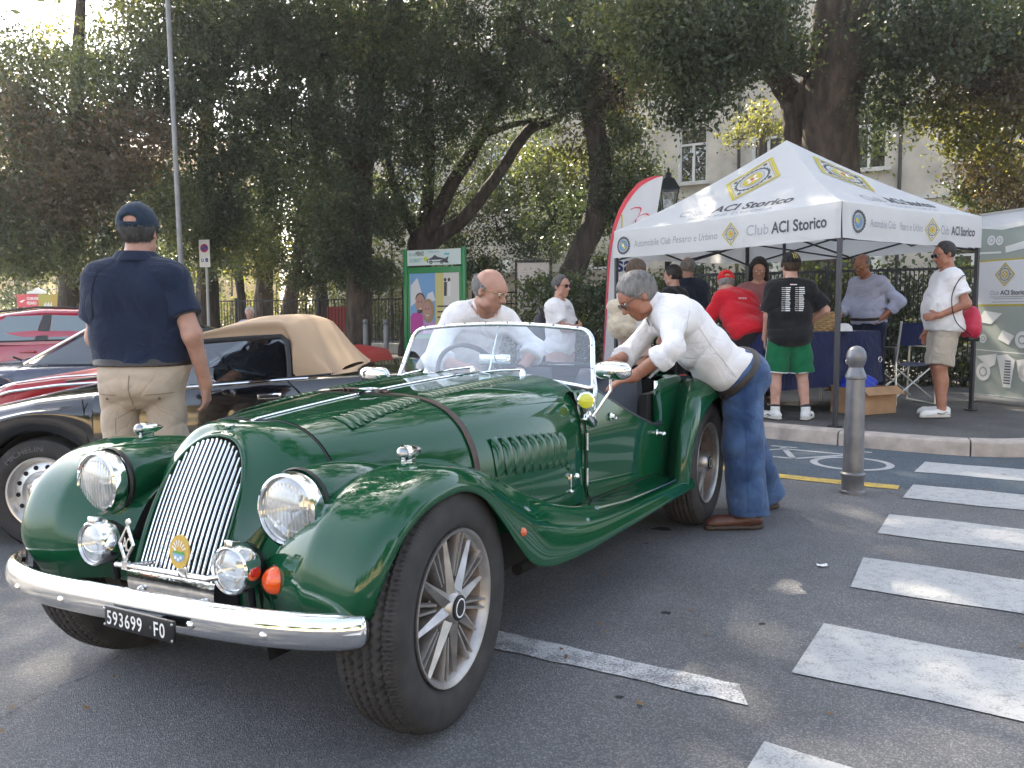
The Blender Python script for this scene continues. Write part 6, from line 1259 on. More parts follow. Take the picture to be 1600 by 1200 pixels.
def person(label, loc, rz, J, h, skin, top, bottom, shoes, hair=None, cap=None, glasses=None, female=False, group=None, belt=None, folds=.0065):
    root = empty('person', loc, rz, label, 'person', group); lo, hi = bounds(J)
    F_ = Field(lo, hi, h); torso(F_, J, 0, .05); head(F_, J, female)
    for s in ('L', 'R'): limb_arm(F_, J, s, 2, 0); hand(F_, J, s); limb_leg(F_, J, s, 2, 0)
    for s in ('L', 'R'):
        K = J['k']; n = nv(J['an' + s] - J['kn' + s]); calf = J['kn' + s] * .65 + J['an' + s] * .35; F_.ell(calf - np.array(J['fwd']) * .022 * K, (.048 * K, .050 * K, .11 * K), None, .03); F_.rc(J['an' + s] + [0, 0, -.03 * K], J['to' + s] * .9 + J['an' + s] * .1 * np.array([1, 1, 0]) + [0, 0, .004], .036 * K, .030 * K, .02)
    obj_field(F_, 'body', skin, root)
    R_ = head_R(J); Kh = J['k'] ** .5; w = lambda x, y, z: J['head'] + (R_[0] * x + R_[1] * y + R_[2] * z) * Kh
    m = MB()
    for s in (1, -1): m.ball(tuple(w(s * .030, .081, .010)), .0125 * Kh, 10, 8)
    m.build('eyes', EYE, root)
    # upper garment
    if top:
        up = nv(J['neck'] - J['pelvis']); lo, hi = sub_bounds(J, ARM6 + ['pelvis', 'neck', 'hiL', 'hiR', 'chest'], .24); F_ = Field(lo, hi, h)
        hem = J['pelvis'] - up * top.get('hem', .0) * J['k']; nk = J['neck'] + up * top.get('neck', .012) * J['k']; fw = np.array(J['fwd']); fwn = nv(fw - up * (fw @ up)); ncut = nv(up + fwn * .38)
        torso(F_, J, top.get('inf', .014), .05, [(hem, -up)])
        if top.get('hem', 0) > .03: torso(F_, J, top.get('inf', .014) + .010, .05, [(hem, -up)], ('hips', 'belly'))
        for s in ('L', 'R'): limb_arm(F_, J, s, top['sleeve'], top.get('sinf', top.get('inf', .014)), .035, top.get('flare', 0), top.get('rolled', False))
        if folds: F_.folds(folds * top.get('fold', 1), 24, len(label), top.get('fdir', (.5, .4, 1)))
        X, Y, Z = F_._xyz(tuple(slice(0, q) for q in F_.n)); d = J['neck'] - J['chest']; cc = nk + fwn * .01
        cpt = J['neck'] + up * .030 * J['k']; F_.rc(J['neck'] + up * .05, J['neck'] + up * .14, .105 * J['k'], .105 * J['k'], .004, None, [(cpt, -ncut)], sub=True)
        F_.rc(J['neck'] + up * .006 + fwn * .014, J['neck'] + up * .16, .050 * J['k'], .062 * J['k'], .008, sub=True)
        g = obj_field(F_, top['name'], top['mat'], root)
        if top.get('collar'):
            m = MB(); a = nv(J['shR'] - J['shL']); ring = []
            for q in np.linspace(-2.75, 2.75, 33):
                c = J['neck'] + up * .004 * J['k'] + fwn * .010; o = (a * math.sin(q) * .078 + -fwn * math.cos(q) * .076) * J['k'] + up * .014 * J['k']; fr = max(0, -math.cos(q)); hgt = .036 * (1 - .55 * fr); dr = -.045 * fr
                ring.append([tuple(c + o * .96 + up * (hgt + dr) * J['k']), tuple(c + o * 1.02 + up * (hgt + .006 + dr) * J['k']), tuple(c + o * (1.22 + .10 * fr) + up * (-.012 + dr * 1.35) * J['k']), tuple(c + o * (1.18 + .10 * fr) + up * (-.018 + dr * 1.35) * J['k'])])
            m.grid(ring).build('collar', top['mat'], g)
    if bottom:
        lo, hi = sub_bounds(J, ['pelvis', 'hiL', 'hiR', 'knL', 'knR', 'anL', 'anR'], .23); F_ = Field(lo, hi, h); up = nv(J['chest'] - J['pelvis']); ws_ = J['pelvis'] + up * bottom.get('waist', .09) * J['k']
        torso(F_, J, bottom.get('inf', .016), .05, [(ws_, up)], ('hips', 'belly'))
        for s in ('L', 'R'): limb_leg(F_, J, s, bottom['frac'], bottom.get('inf', .016), bottom.get('k', .03), bottom.get('loose', (0, .02, .03)))
        D0 = F_.D.copy()
        if folds: F_.folds(folds * bottom.get('fold', .9), 20, len(label) + 3, (.3, .2, 1))
        b = obj_field(F_, bottom['name'], bottom['mat'], root)
        if belt:
            F_.D = D0 - .0125; F_.cut(ws_ + up * .004, up); F_.cut(ws_ - up * .036 * J['k'], -up); obj_field(F_, 'belt', belt, root)
    if shoes:
        for s in ('L', 'R'):
            K = J['k']; an, to = J['an' + s], J['to' + s]; d = (to - an) * [1, 1, 0]; d = nv(d); heel = an - d * .045 * K; fl = J['to' + s][2] - .03 * K
            lo = np.minimum(heel, to) - .12; hi = np.maximum(heel, to) + .16; F_ = Field(lo, hi, min(h, .007)); z0 = fl + .002
            F_.rc((heel[0], heel[1], z0 + .045 * K), (an[0], an[1], z0 + .055 * K), .040 * K, .044 * K, .02); F_.rc((an[0], an[1], z0 + .045 * K), (to[0], to[1], z0 + .035 * K), .044 * K, .038 * K, .02); q = to + d * .035 * K; F_.rc((to[0], to[1], z0 + .034 * K), (q[0], q[1], z0 + .028 * K), .040 * K, .030 * K, .02)
            if shoes.get('high'): F_.rc((an[0], an[1], z0 + .05 * K), tuple(an * [1, 1, 0] + np.array([0, 0, z0 + .125 * K])), .046 * K, .050 * K, .02)
            F_.cut((0, 0, z0 + (.14 if shoes.get('high') else .088) * K), (0, 0, 1)); F_.cut((0, 0, z0 + .018), (0, 0, -1)); so = obj_field(F_, 'shoe', shoes['mat'], root)
            F2 = Field(lo, hi, min(h, .007)); F2.rc((heel[0], heel[1], z0 + .01), (an[0], an[1], z0 + .01), .045 * K, .048 * K, .02); F2.rc((an[0], an[1], z0 + .01), (q[0], q[1], z0 + .01), .048 * K, .036 * K, .02); F2.cut((0, 0, z0 + .022), (0, 0, 1)); F2.cut((0, 0, z0), (0, 0, -1)); obj_field(F2, 'sole', shoes.get('sole', SOLE), so)
            if shoes.get('sock'): m = MB(); m.cyl(tuple(an + [0, 0, .04 * K]), tuple(an + (J['kn' + s] - an) * .16), .047 * K, .050 * K, 16); m.build('sock', shoes['sock'], root)
            if shoes.get('mark'):
                m = MB()
                for sg in (1, -1):
                    sd = np.array([d[1], -d[0], 0]) * sg * .0465 * K; m.tube([tuple(an + d * .07 * K + sd * .98 - [0, 0, .035 * K]), tuple(an + d * .02 * K + sd * 1.06 - [0, 0, .045 * K]), tuple(an - d * .035 * K + sd * 1.02 - [0, 0, .02 * K])], [.010, .007, .003], 6, flat=.5)
                m.build('shoe_flash', shoes['mark'], so)
    if hair:
        F_ = Field(J['head'] - .17, J['head'] + .17, min(h, .007)); e = lambda c, r, k, **q: F_.ell(w(*c), np.array(r) * Kh, R_, k, **q); t = hair.get('t', .008); n1 = R_[1] * .80 + R_[2] * -.60; 
        clips = [(w(0, hair.get('front', .047), .045), nv(R_[1] * 1.0 - R_[2] * .25)), (w(0, 0, hair.get('low', -.050)), -R_[2]), (w(0, .012, -.012), nv(R_[1] * .75 - R_[2] * .66))]
        if cap: clips += [(w(0, 0, .036), nv(R_[2] - R_[1] * .10))]
        if hair.get('bald'): clips += [(w(0, -.015, hair['bald']), nv(R_[2] + R_[1] * .35))]
        e((0, -.014, .034), (.075 + t, .097 + t * 1.1, .092 + t), .01, clip=clips)
        if hair.get('long'):
            for q in np.linspace(-1, 1, 7): F_.rc(w(q * .075, -.03 - .03 * (1 - q * q), .03), w(q * .088, -.045 - .025 * (1 - q * q), -.16), .028, .026, .03)
        for s in (1, -1): F_.ell(w(s * .088, -.004, -.012), np.array([.014, .020, .028]) * Kh, R_, .006, sub=True) if not hair.get('long') else None
        F_.folds(.0022, 150, 1, (1, .2, .3)); ho = obj_field(F_, 'hair', hair['mat'], root)
        if h < .009 and ho:
            me = ho.data; nvx = len(me.vertices); co = np.empty(nvx * 3, np.float32); me.vertices.foreach_get('co', co); co = co.reshape(-1, 3); no = np.empty(nvx * 3, np.float32); me.vertices.foreach_get('normal', no); no = no.reshape(-1, 3)
            i = rng.integers(0, nvx, 4200); P, N_ = co[i], no[i]; g = -R_[2] * .9 - R_[1] * .5 + rng.normal(size=(len(P), 3)) * .28; g -= N_ * (g * N_).sum(1)[:, None] * .9; g /= np.linalg.norm(g, axis=1)[:, None]; b = np.cross(N_, g); ln = (.014 + .014 * rng.random(len(P)))[:, None]; P = P - N_ * .001
            V = np.stack([P - b * .0011, P + b * .0011, P + g * ln + N_ * .003 + b * .0003, P + g * ln + N_ * .003 - b * .0003], 1).reshape(-1, 3); tag(np_mesh('hair_strands', V, np.arange(len(V)).reshape(-1, 4), hair['mat'], ho, smooth=False), kind='stuff')
    if cap:
        F_ = Field(J['head'] - .2, J['head'] + .25, min(h, .007)); b = -1 if cap.get('back') else 1
        F_.ell(w(0, -.012, .036), np.array([.090, .114, .104]) * Kh, R_, .01, [(w(0, 0, .022), nv(-R_[2] + R_[1] * .10))])
        if cap.get('gap'): F_.ell(w(0, -.118, .050), np.array([.040, .03, .020]) * Kh, R_, .006, sub=True)
        co = obj_field(F_, 'cap', cap['mat'], root); m = MB(); G = []
        for q in np.linspace(-1.15, 1.15, 15): G.append([tuple(w(.084 * math.sin(q), b * (.088 * math.cos(q) + .0), .034)), tuple(w(.086 * math.sin(q), b * (.088 * math.cos(q) + .035 * max(0, math.cos(q * 1.2))), .032)), tuple(w(.080 * math.sin(q), b * (.088 * math.cos(q) + .075 * max(0, math.cos(q * 1.25))), .020)), tuple(w(.080 * math.sin(q), b * (.088 * math.cos(q) + .074 * max(0, math.cos(q * 1.25))), .016)), tuple(w(.084 * math.sin(q), b * (.086 * math.cos(q)), .028))])
        m.grid(G).build('cap_peak', cap.get('peak', cap['mat']), co); m = MB(); m.ball(tuple(w(0, -.012, .140)), .009, 10, 6); m.build('cap_button', cap['mat'], co)
        if cap.get('gap'): m = MB(); m.tube([tuple(w(.050 * q, -.112 + .02 * abs(q) ** 2, .035)) for q in np.linspace(-1.1, 1.1, 9)], .010, 8, flat=.4); m.build('cap_strap', cap['mat'], co)
    if glasses:
        m = MB(); m2 = MB()
        for s in (1, -1):
            lp = [tuple(w(s * .031 + .024 * math.cos(a) * (1 if not glasses.get('sun') else 1.1), .104 - .010 * abs(math.cos(a)) * 0, .006 + .017 * math.sin(a) * (1 if not glasses.get('sun') else 1.15))) for a in np.linspace(0, 2 * math.pi, 17)[:-1]]
            m.tube(lp, .0018 if not glasses.get('thick') else .003, 6, closed=True); m2.poly(lp); m.tube([tuple(w(s * .055, .103, .012)), tuple(w(s * .078, .06, .014)), tuple(w(s * .082, -.01, .006))], .002 if not glasses.get('thick') else .003, 6)
        m.tube([tuple(w(-.008, .106, .010)), tuple(w(.008, .106, .010))], .002, 6); gl = m.build('spectacles', glasses['mat'], root); m2.build('spectacle_lens', SUNG if glasses.get('sun') else SPECLENS, gl, fix=False)
    return root, w
def local(pw, loc, rz):
    """world point to a person's frame."""
    v = Vector(pw) - Vector(loc); return np.array(Matrix.Rotation(-rz, 3, 'Z') @ v)
from mathutils.bvhtree import BVHTree
def bvh_of(o): me = o.data; return BVHTree.FromPolygons([v.co.copy() for v in me.vertices], [tuple(p.vertices) for p in me.polygons])
def decal_fn(o, org, ux, uy, dirn, off=.003):
    """(u,v) -> point on the garment hit from outside, so print follows the cloth."""
    b = bvh_of(o); org, ux, uy, dirn = Vector(org), Vector(ux), Vector(uy), Vector(dirn).normalized()
    def f(u, v):
        p = org + ux * u + uy * v - dirn * .5; h = b.ray_cast(p, dirn); return (h[0] - dirn * off) if h[0] else (org + ux * u + uy * v)
    return f
def child(root, nm): return [c for c in root.children if c.name.split('.')[0] == nm][0]
# 1 --- man in jeans leaning over the far side of the roadster's cockpit
loc, rz = (1.30, 4.45, 0), R90; L_ = lambda *p: local(p, loc, rz)
J = standing(1.70); J['k'] = .93; J['g'] = .55
for n, p in dict(pelvis=(1.185, 4.45, .805), chest=(.90, 4.37, 1.065), neck=(.745, 4.33, 1.150), head=(.645, 4.30, 1.205), shL=(.800, 4.165, 1.085), shR=(.80, 4.52, 1.095), hiL=(1.205, 4.37, .78), hiR=(1.225, 4.55, .78),
                 knL=(1.20, 4.32, .43), knR=(1.30, 4.64, .43), anL=(1.225, 4.285, .085), toL=(1.055, 4.265, .03), anR=(1.455, 4.74, .085), toR=(1.29, 4.71, .03)).items(): J[n] = L_(*p)
dv = lambda x, y, z: tuple(Matrix.Rotation(-rz, 3, 'Z') @ Vector((x, y, z)))
arm(J, 'L', L_(.585, 4.02, .815), dv(.2, -1, -.2), dv(-.93, -.1, -.28), dv(-.25, 0, -1), .35, True); arm(J, 'R', L_(.53, 4.33, .87), dv(.2, 1, -.2), dv(-.9, -.1, -.35), dv(-.3, 0, -1), .35, True)
J['hf'] = np.array(dv(-.80, -.12, -.62)); J['hu'] = np.array(dv(-.60, -.05, .80)); J['fwd'] = np.array(dv(-1, 0, -.3))
p1, w1 = person('man in white shirt and blue jeans bending over the cockpit of the green roadster', loc, rz, J, .0075, SKIN_TAN, dict(name='shirt', mat=WSHIRT, inf=.015, sleeve=1.42, sinf=.007, flare=.010, rolled=True, hem=-.015, collar=True, fold=1.5, fdir=(.3, 1, .35)),
    dict(name='jeans', mat=DENIM, frac=2.05, inf=.016, loose=(.010, .028, .042), waist=.035, fold=1.5), dict(mat=SHOE_BR, sole=SOLE_DK), dict(mat=HAIR_GREY, t=.011, front=.06), None, dict(mat=SPEC, thick=True), belt=BELT)
jn = child(p1, 'jeans'); m = MB(); f = decal_fn(jn, L_(1.17, 4.2, .66), dv(1, 0, 0), (0, 0, 1), dv(0, 1, 0), .0025)
for a, b in (((.02, .10), (.02, -.25)), ((.02, -.25), (.03, -.6)), ((-.10, .07), (-.06, .0)), ((-.06, .0), (.02, -.03))):
    m.tube([f(a[0] + (b[0] - a[0]) * t, a[1] + (b[1] - a[1]) * t) for t in np.linspace(0, 1, 9)], .0013, 5)
m.build('seam', mat('denim_seam', (.016, .035, .09), rough=.9), jn)
SEAMW = mat('shirt_seam', (.50, .48, .48), rough=.9); sh = child(p1, 'shirt'); f = decal_fn(sh, L_(.95, 3.9, 1.05), dv(-1, 0, 0), (0, 0, 1), dv(0, 1, 0), .0015)
def seam(pts, f, m, par, r=.0016, n=16):
    q = MB(); q.tube([f(a, b) for a, b in crom(pts, n)], r, 5); q.build('seam', m, par)
seam([(.075, .08), (.09, .03), (.10, -.03), (.16, -.06)], f, SEAMW, sh); seam([(.02, .0), (-.05, -.10), (-.13, -.19), (-.19, -.26)], f, SEAMW, sh)
# 2 --- bald man behind the windscreen
loc, rz = (-.45, 4.98, 0), math.atan2(-.66, -.75) ; L_ = lambda *p: local(p, loc, rz); dv = lambda x, y, z: tuple(Matrix.Rotation(-rz, 3, 'Z') @ Vector((x, y, z)))
J = standing(1.66); J['k'] = .90; J['g'] = .45
for n, p in dict(pelvis=(-.36, 4.92, .80), chest=(-.235, 4.76, 1.03), neck=(-.168, 4.67, 1.135), head=(-.118, 4.60, 1.243), shR=(-.315, 4.56, 1.085), shL=(-.035, 4.79, 1.085), hiR=(-.43, 4.87, .78), hiL=(-.31, 4.99, .78), knR=(-.44, 4.88, .44), knL=(-.30, 5.0, .44), anR=(-.46, 4.92, .085), anL=(-.32, 5.05, .085), toR=(-.36, 4.82, .03), toL=(-.22, 4.95, .03)).items(): J[n] = L_(*p)
arm(J, 'R', L_(-.21, 4.34, .83), dv(-1, .1, -.3), dv(.8, -.4, -.35), dv(.2, 0, -1), .4, True); arm(J, 'L', L_(.035, 4.52, .80), dv(1, .3, 0), dv(.2, -.6, -.75), dv(-.6, -.5, -.6), .5, True)
J['hf'] = np.array(dv(.80, -.50, -.34)); J['hu'] = np.array(dv(.28, -.16, .94)); J['fwd'] = np.array(dv(.66, -.75, -.3))
p2, w2 = person('balding man in white shirt and thin spectacles leaning in behind the roadster windscreen', loc, rz, J, .0075, SKIN, dict(name='shirt', mat=WSHIRT, inf=.014, sleeve=1.35, sinf=.007, flare=.010, rolled=True, hem=.06, collar=True, fold=1.5, fdir=(.5, .5, .8)), dict(name='trousers', mat=DARKT, frac=1.95, loose=(.01, .03, .04)), dict(mat=SHOE_BR, sole=SOLE_DK), dict(mat=HAIR_GREY, t=.007, front=.02, bald=.035), None, dict(mat=GOLD))
m = MB(); a, b = J['wrL'], J['elL']; d = nv(b - a); m.cyl(tuple(a + d * .02), tuple(a + d * .035), .034, n=18); m.build('wristwatch', BLACK, p2)
# 3 --- man with navy cap seen from behind
loc, rz = (-1.71, 3.86, gz(-1.71, 3.86)), .04; J = standing(1.68, .72, .93); arm(J, 'L', (-.07, .23, 1.06), (-.75, -.6, -.6), (.7, .5, .2), (.5, -.5, 0), .8); arm(J, 'R', (.292, .03, .885), (.5, -1, 0), (-.02, .18, -1), (-1, .1, -.1), .55)
J['head'] = J['head'] + [0, .015, -.012]
for q, d in (('knL', -.022), ('knR', .022), ('anL', -.035), ('anR', .035), ('toL', -.035), ('toR', .035), ('hiL', -.006), ('hiR', .006)): J[q] = J[q] + [d, 0, 0]
p3, w3 = person('man in navy polo shirt, beige trousers and navy cap seen from behind', loc, rz, J, .0075, SKIN, dict(name='polo_shirt', mat=NAVY, inf=.022, sleeve=.66, sinf=.018, flare=.016, hem=-.070, neck=.03, collar=False, fold=.7), dict(name='trousers', mat=BEIGE, frac=1.95, inf=.010, loose=(.002, .006, .022), waist=.072, k=.014, fold=1.5), dict(mat=SHOE_BR), dict(mat=HAIR_SALT, t=.010, low=-.075), dict(mat=cloth('navy_cap', (.016, .030, .052)), gap=True), belt=BELT)
sh = child(p3, 'polo_shirt'); m = MB(); G = []
for q in np.linspace(-3.1, 3.1, 33): c = J['neck'] + np.array([0, .012, .012]); o = np.array([math.sin(q) * .082, -math.cos(q) * .078, .012]); G.append([tuple(c + o * .95 + [0, 0, .022]), tuple(c + o * 1.05 + [0, 0, .040 - .02 * max(0, -math.cos(q))]), tuple(c + o * 1.2 + [0, 0, .02]), tuple(c + o * 1.33 + [0, 0, -.008])])
m.grid(G).build('polo_collar', NAVY, sh); SEAMN = mat('polo_seam', (.006, .010, .022), rough=.9); fz = decal_fn(sh, (0, -.5, 1.2), (1, 0, 0), (0, 0, 1), (0, 1, 0), .0018)
for s in (1, -1): seam([(s * .128, .165), (s * .150, .10), (s * .162, .03), (s * .168, -.045)], fz, SEAMN, sh, .0018)
m = MB(); m.tube([tuple(J['neck'] + np.array([math.sin(q) * .098, .008 - math.cos(q) * .092, -.006 + .004 * math.sin(q * 9)])) for q in np.linspace(-1.8, 1.8, 25)], .0035, 6); m.build('lanyard', mat('lanyard_cord', (.5, .25, .25), rough=.6), p3)
tr = child(p3, 'trousers'); m = MB(); f = decal_fn(tr, (0, -.3, .80), (1, 0, 0), (0, 0, 1), (0, 1, 0), .002)
for s in (1, -1): m.tube([f(s * (.065 + .10 * t), .012 + .004 * t) for t in np.linspace(0, 1, 9)], .0022, 5)
m.tube([f(0, .10 - .24 * t) for t in np.linspace(0, 1, 12)], .0020, 5); m.build('pocket_seam', mat('chino_seam', (.25, .19, .13), rough=.9), tr); m = MB()
for s in (1, -1): m.lathe([(0, .003), (.006, .002), (.007, 0)], f(s * .115, -.005), (0, -1, 0), 10)
m.build('pocket_button', mat('horn_button', (.12, .08, .05), rough=.4), tr)
# 4 --- boy with black tee and green shorts
loc, rz = (2.60, 7.85, .12), -.12; J4 = J = standing(1.54); arm(J, 'R', (.20, .12, 1.02), (1, -.5, -.2), (-.8, .5, -.2), (-.3, -.6, 0), .7); arm(J, 'L', (-.24, .10, .86), (-.5, -1, 0)); J['hf'] = np.array([-.25, 1, -.12]); J['knR'] += [.028, 0, 0]; J['knL'] += [-.022, 0, 0]; J['anR'] += [.05, -.02, 0]; J['toR'] += [.09, -.03, 0]; J['anL'] += [-.02, 0, 0]; J['toL'] += [-.06, -.02, 0]
p4, w4 = person('boy in black tour T-shirt, green basketball shorts and black cap seen from behind', loc, rz, J, .0085, SKIN_PALE, dict(name='t_shirt', mat=BTEE, inf=.026, sleeve=.85, sinf=.022, flare=.026, hem=.13, fold=1.3), dict(name='basketball_shorts', mat=GSHORT, frac=.98, inf=.020, loose=(.014, .038, 0), k=.014, waist=.02, fold=1.4), dict(mat=SHOE_W, high=True, sock=BLACK, mark=BLACK), dict(mat=HAIR_BROWN, t=.014, low=-.085, side=False), dict(mat=cloth('black_cap', (.012, .012, .013))))
sh = child(p4, 't_shirt'); f = decal_fn(sh, (0, -.4, 1.14), (1, 0, 0), (0, 0, 1), (0, 1, 0), .003); m = MB()
def dquad(m, f, x, y, w, h, mi=0): n = max(1, int(w / .02)); m.grid([[f(x + w * i / n, y), f(x + w * i / n, y + h)] for i in range(n + 1)], mi)
for r in range(13):
    y = .085 - r * .0175
    for x0 in (-.105, .015):
        dquad(m, f, x0 + random.uniform(0, .004), y, .016, .004); dquad(m, f, x0 + .020, y, .010, .004); a = random.uniform(.034, .050); dquad(m, f, x0 + .036, y - .0015, a, .0085)
dquad(m, f, -.028, .112, .062, .008, 0); dquad(m, f, -.026, .120, .028, .004, 1); m.build('shirt_print', [WHITE, REDS], sh, smooth=False, fix=False)
bs = child(p4, 'basketball_shorts'); f1 = decal_fn(bs, (-.5, .0, .70), (0, 1, 0), (0, 0, 1), (1, 0, 0), .003); m = MB(); m.grid([[f1(-.010, -.22 + .36 * t), f1(.010, -.22 + .36 * t)] for t in np.linspace(0, 1, 14)]); m.build('side_stripe', WHITE, bs, fix=False); m = MB()
for s in ('L', 'R'):
    n = nv(J['kn' + s] - J['hi' + s]); e = J['hi' + s] + (J['kn' + s] - J['hi' + s]) * .975; x, y, z = frame_of(n); r_ = .060 * J['k'] + .020 + .038
    m.tube([tuple(Vector(e) + x * (r_ * math.cos(a)) + y * (r_ * math.sin(a))) for a in np.linspace(0, 2 * math.pi, 29)[:-1]], .006, 6, closed=True)
m.build('shorts_piping', WHITE, bs)
cp = child(p4, 'cap'); hr = head_R(J); f = decal_fn(cp, w4(0, -.12, .085), tuple(hr[0]), tuple(hr[2]), tuple(hr[1]), .002); m = MB()
for k in (-1, 0, 1): m.grid([[f(k * .017 - .0045 + .003 * math.sin(t * 9 + k), .030 - .055 * t - .004 * abs(k)), f(k * .017 + .0045 * (1 - t * .7) + .003 * math.sin(t * 9 + k), .030 - .055 * t)] for t in np.linspace(0, 1, 7)])
m.build('cap_emblem', mat('claw_yellow', (.55, .42, .10), rough=.6), cp, fix=False)
# 5 --- man in red polo and red cap
loc, rz = (2.30, 8.15, .12), .30; J = standing(1.56, .15); 
for n in ('chest', 'neck', 'head', 'shL', 'shR'): J[n] = J[n] + np.array([-.02, .30, -.12]) * ((J[n][2] - J['pelvis'][2]) / .5)
arm(J, 'R', (.20, .42, .93), (1, -.6, -.4), (-.3, .8, -.3), (-.3, 0, -1), .4); arm(J, 'L', (-.15, .50, .95), (-1, -.5, -.3), (.2, .8, -.3), (.2, 0, -1), .4); J['hf'] = np.array([.35, .9, -.35])
p5, w5 = person('man in red polo shirt and red cap bending over the stand table', loc, rz, J, .0095, SKIN, dict(name='polo_shirt', mat=REDS, inf=.022, sleeve=.95, sinf=.016, flare=.016, hem=.10, fold=1.2), dict(name='trousers', mat=DARKT, frac=1.95, loose=(.01, .02, .03)), dict(mat=SHOE_BR), dict(mat=HAIR_GREY, t=.010), dict(mat=cloth('red_cap', (.55, .012, .015)), gap=True))
sh = child(p5, 'polo_shirt'); m = MB(); d = nv(J['elR'] - J['shR'])
m.cyl(tuple(J['elR'] - d * .05), tuple(J['elR'] + nv(J['wrR'] - J['elR']) * .05), .052, .048, 18); m.build('elbow_sleeve', WSHIRT, p5)
f = decal_fn(sh, tuple((J['shR'] + J['elR']) / 2 + [0, -.4, 0]), (1, 0, 0), (0, 0, 1), (0, 1, 0), .003); m = MB()
for k in range(3): dquad(m, f, .0, -.03 + k * .028, .040, .013)
m.build('sleeve_print', WHITE, sh, smooth=False, fix=False); f = decal_fn(sh, tuple(J['neck'] + [0, -.5, -.05]), (1, 0, 0), (0, 0, 1), (0, 1, 0), .003); m = MB(); put_text(m, 'RACING', .026, f, 0, 0, 0, 'c', sx=.9); m.build('back_print', WHITE, sh, smooth=False, fix=False)
# 6 --- man in pale blue shirt
loc, rz = (3.98, 9.35, .12), R90 * 1.30; J = standing(1.66, .35); arm(J, 'L', (-.215, .04, .99), (-1, -.55, .1), (.65, .65, -.45), (.5, -.6, -.2), .5); arm(J, 'R', (.22, .34, .90), (.5, -1, -.3), (0, .6, -.8), (-.8, 0, 0), .4)
J['chest'] += [0, .03, 0]; J['neck'] += [0, .06, -.01]; J['head'] += [0, .12, -.03]; J['shL'] += [0, .05, 0]; J['shR'] += [0, .05, 0]; J['hf'] = np.array([-.15, .93, -.34])
p6, w6 = person('man in pale blue shirt with one hand on his hip under the marquee', loc, rz, J, .0095, SKIN_TAN, dict(name='shirt', mat=LBLUE, inf=.022, sleeve=1.55, sinf=.012, flare=.006, rolled=True, hem=.0, collar=True, fold=1.3), dict(name='trousers', mat=NAVYT, frac=1.95, waist=.06, loose=(.008, .02, .03)), dict(mat=SHOE_BR), dict(mat=HAIR_GREY, t=.008, front=.03, bald=.06), None, dict(mat=GOLD), belt=BELT)
# 7 --- man in white tee, stone shorts, red bag
loc, rz = (4.13, 8.02, .12), R90 * .93; J = standing(1.66, .40); arm(J, 'L', (-.235, .13, 1.02), (-.25, -1, .1), (.45, .85, -.15), (.7, -.5, 0), .35); arm(J, 'R', (.24, .08, .86), (.5, -1, 0)); J['hf'] = np.array([-.12, .95, -.22])
J['anL'] += [-.02, .07, 0]; J['toL'] += [-.02, .07, 0]; J['knL'] += [-.0, .04, 0]; J['anR'] += [0, -.02, 0]; J['toR'] += [0, -.02, 0]
p7, w7 = person('man in white T-shirt, stone shorts and sunglasses standing by the roll-up banner', loc, rz, J, .0095, SKIN_TAN, dict(name='t_shirt', mat=WSHIRT, inf=.022, sleeve=.66, sinf=.018, flare=.022, hem=.06, fold=1.2), dict(name='shorts', mat=STONES, frac=.94, inf=.016, loose=(.010, .036, 0), k=.016, fold=1.5), dict(mat=SHOE_W, mark=NAVY), dict(mat=HAIR_DARK, t=.006, front=.045), None, dict(mat=BLACK, sun=True))
# 8 --- young man with sunglasses and crossed arms
loc, rz = (.49, 8.55, gz(.49, 8.55)), -2.05; J = standing(1.50); arm(J, 'L', (.05, .19, 1.12), (-1, -.1, -.5), (1, -.05, .1), (0, -1, 0), .3); arm(J, 'R', (-.06, .215, 1.15), (1, -.1, -.5), (-1, -.05, .1), (0, -1, 0), .3); J['hf'] = np.array([.30, .95, -.02])
p8, w8 = person('young man in white printed T-shirt and mirrored sunglasses with arms crossed', loc, rz, J, .0095, SKIN, dict(name='t_shirt', mat=WSHIRT, inf=.022, sleeve=.72, sinf=.014, flare=.016, hem=.13, fold=1.2), dict(name='shorts', mat=PINKS, frac=.95, inf=.020, loose=(.018, .045, 0), fold=1.4), dict(mat=SHOE_W), dict(mat=HAIR_SALT, t=.010), None, dict(mat=BLACK, sun=True))
sh = child(p8, 't_shirt'); f = decal_fn(sh, (0, .5, 1.2), (-1, 0, 0), (0, 0, 1), (0, -1, 0), .003); m = MB(); put_text(m, 'GUESS', .05, f, .01, -.03, 0, 'c', sx=.9, spacing=1.1); m.build('shirt_print', mat('print_grey', (.25, .27, .32)), sh, smooth=False, fix=False)
# 9 --- woman with a beige backpack behind the pole
loc, rz = (1.20, 8.15, .12), -1.0; J = standing(1.50); arm(J, 'R', (.08, .28, 1.10), (1, -.4, -.5), (-.7, .5, .3), (-.4, -.6, 0), .5); arm(J, 'L', (-.2, .12, .86), (-.5, -1, 0)); J['hf'] = np.array([0, 1, -.1])
p9, w9 = person('woman in white tank top and rosy shorts with a beige backpack beside the marquee pole', loc, rz, J, .0095, SKIN, dict(name='tank_top', mat=WSHIRT, inf=.012, sleeve=.22, sinf=.012, hem=.05), dict(name='shorts', mat=PINKS, frac=.55, inf=.014, loose=(.012, .03, 0)), dict(mat=SHOE_W), dict(mat=HAIR_BROWN, t=.02, long=True), female=True)
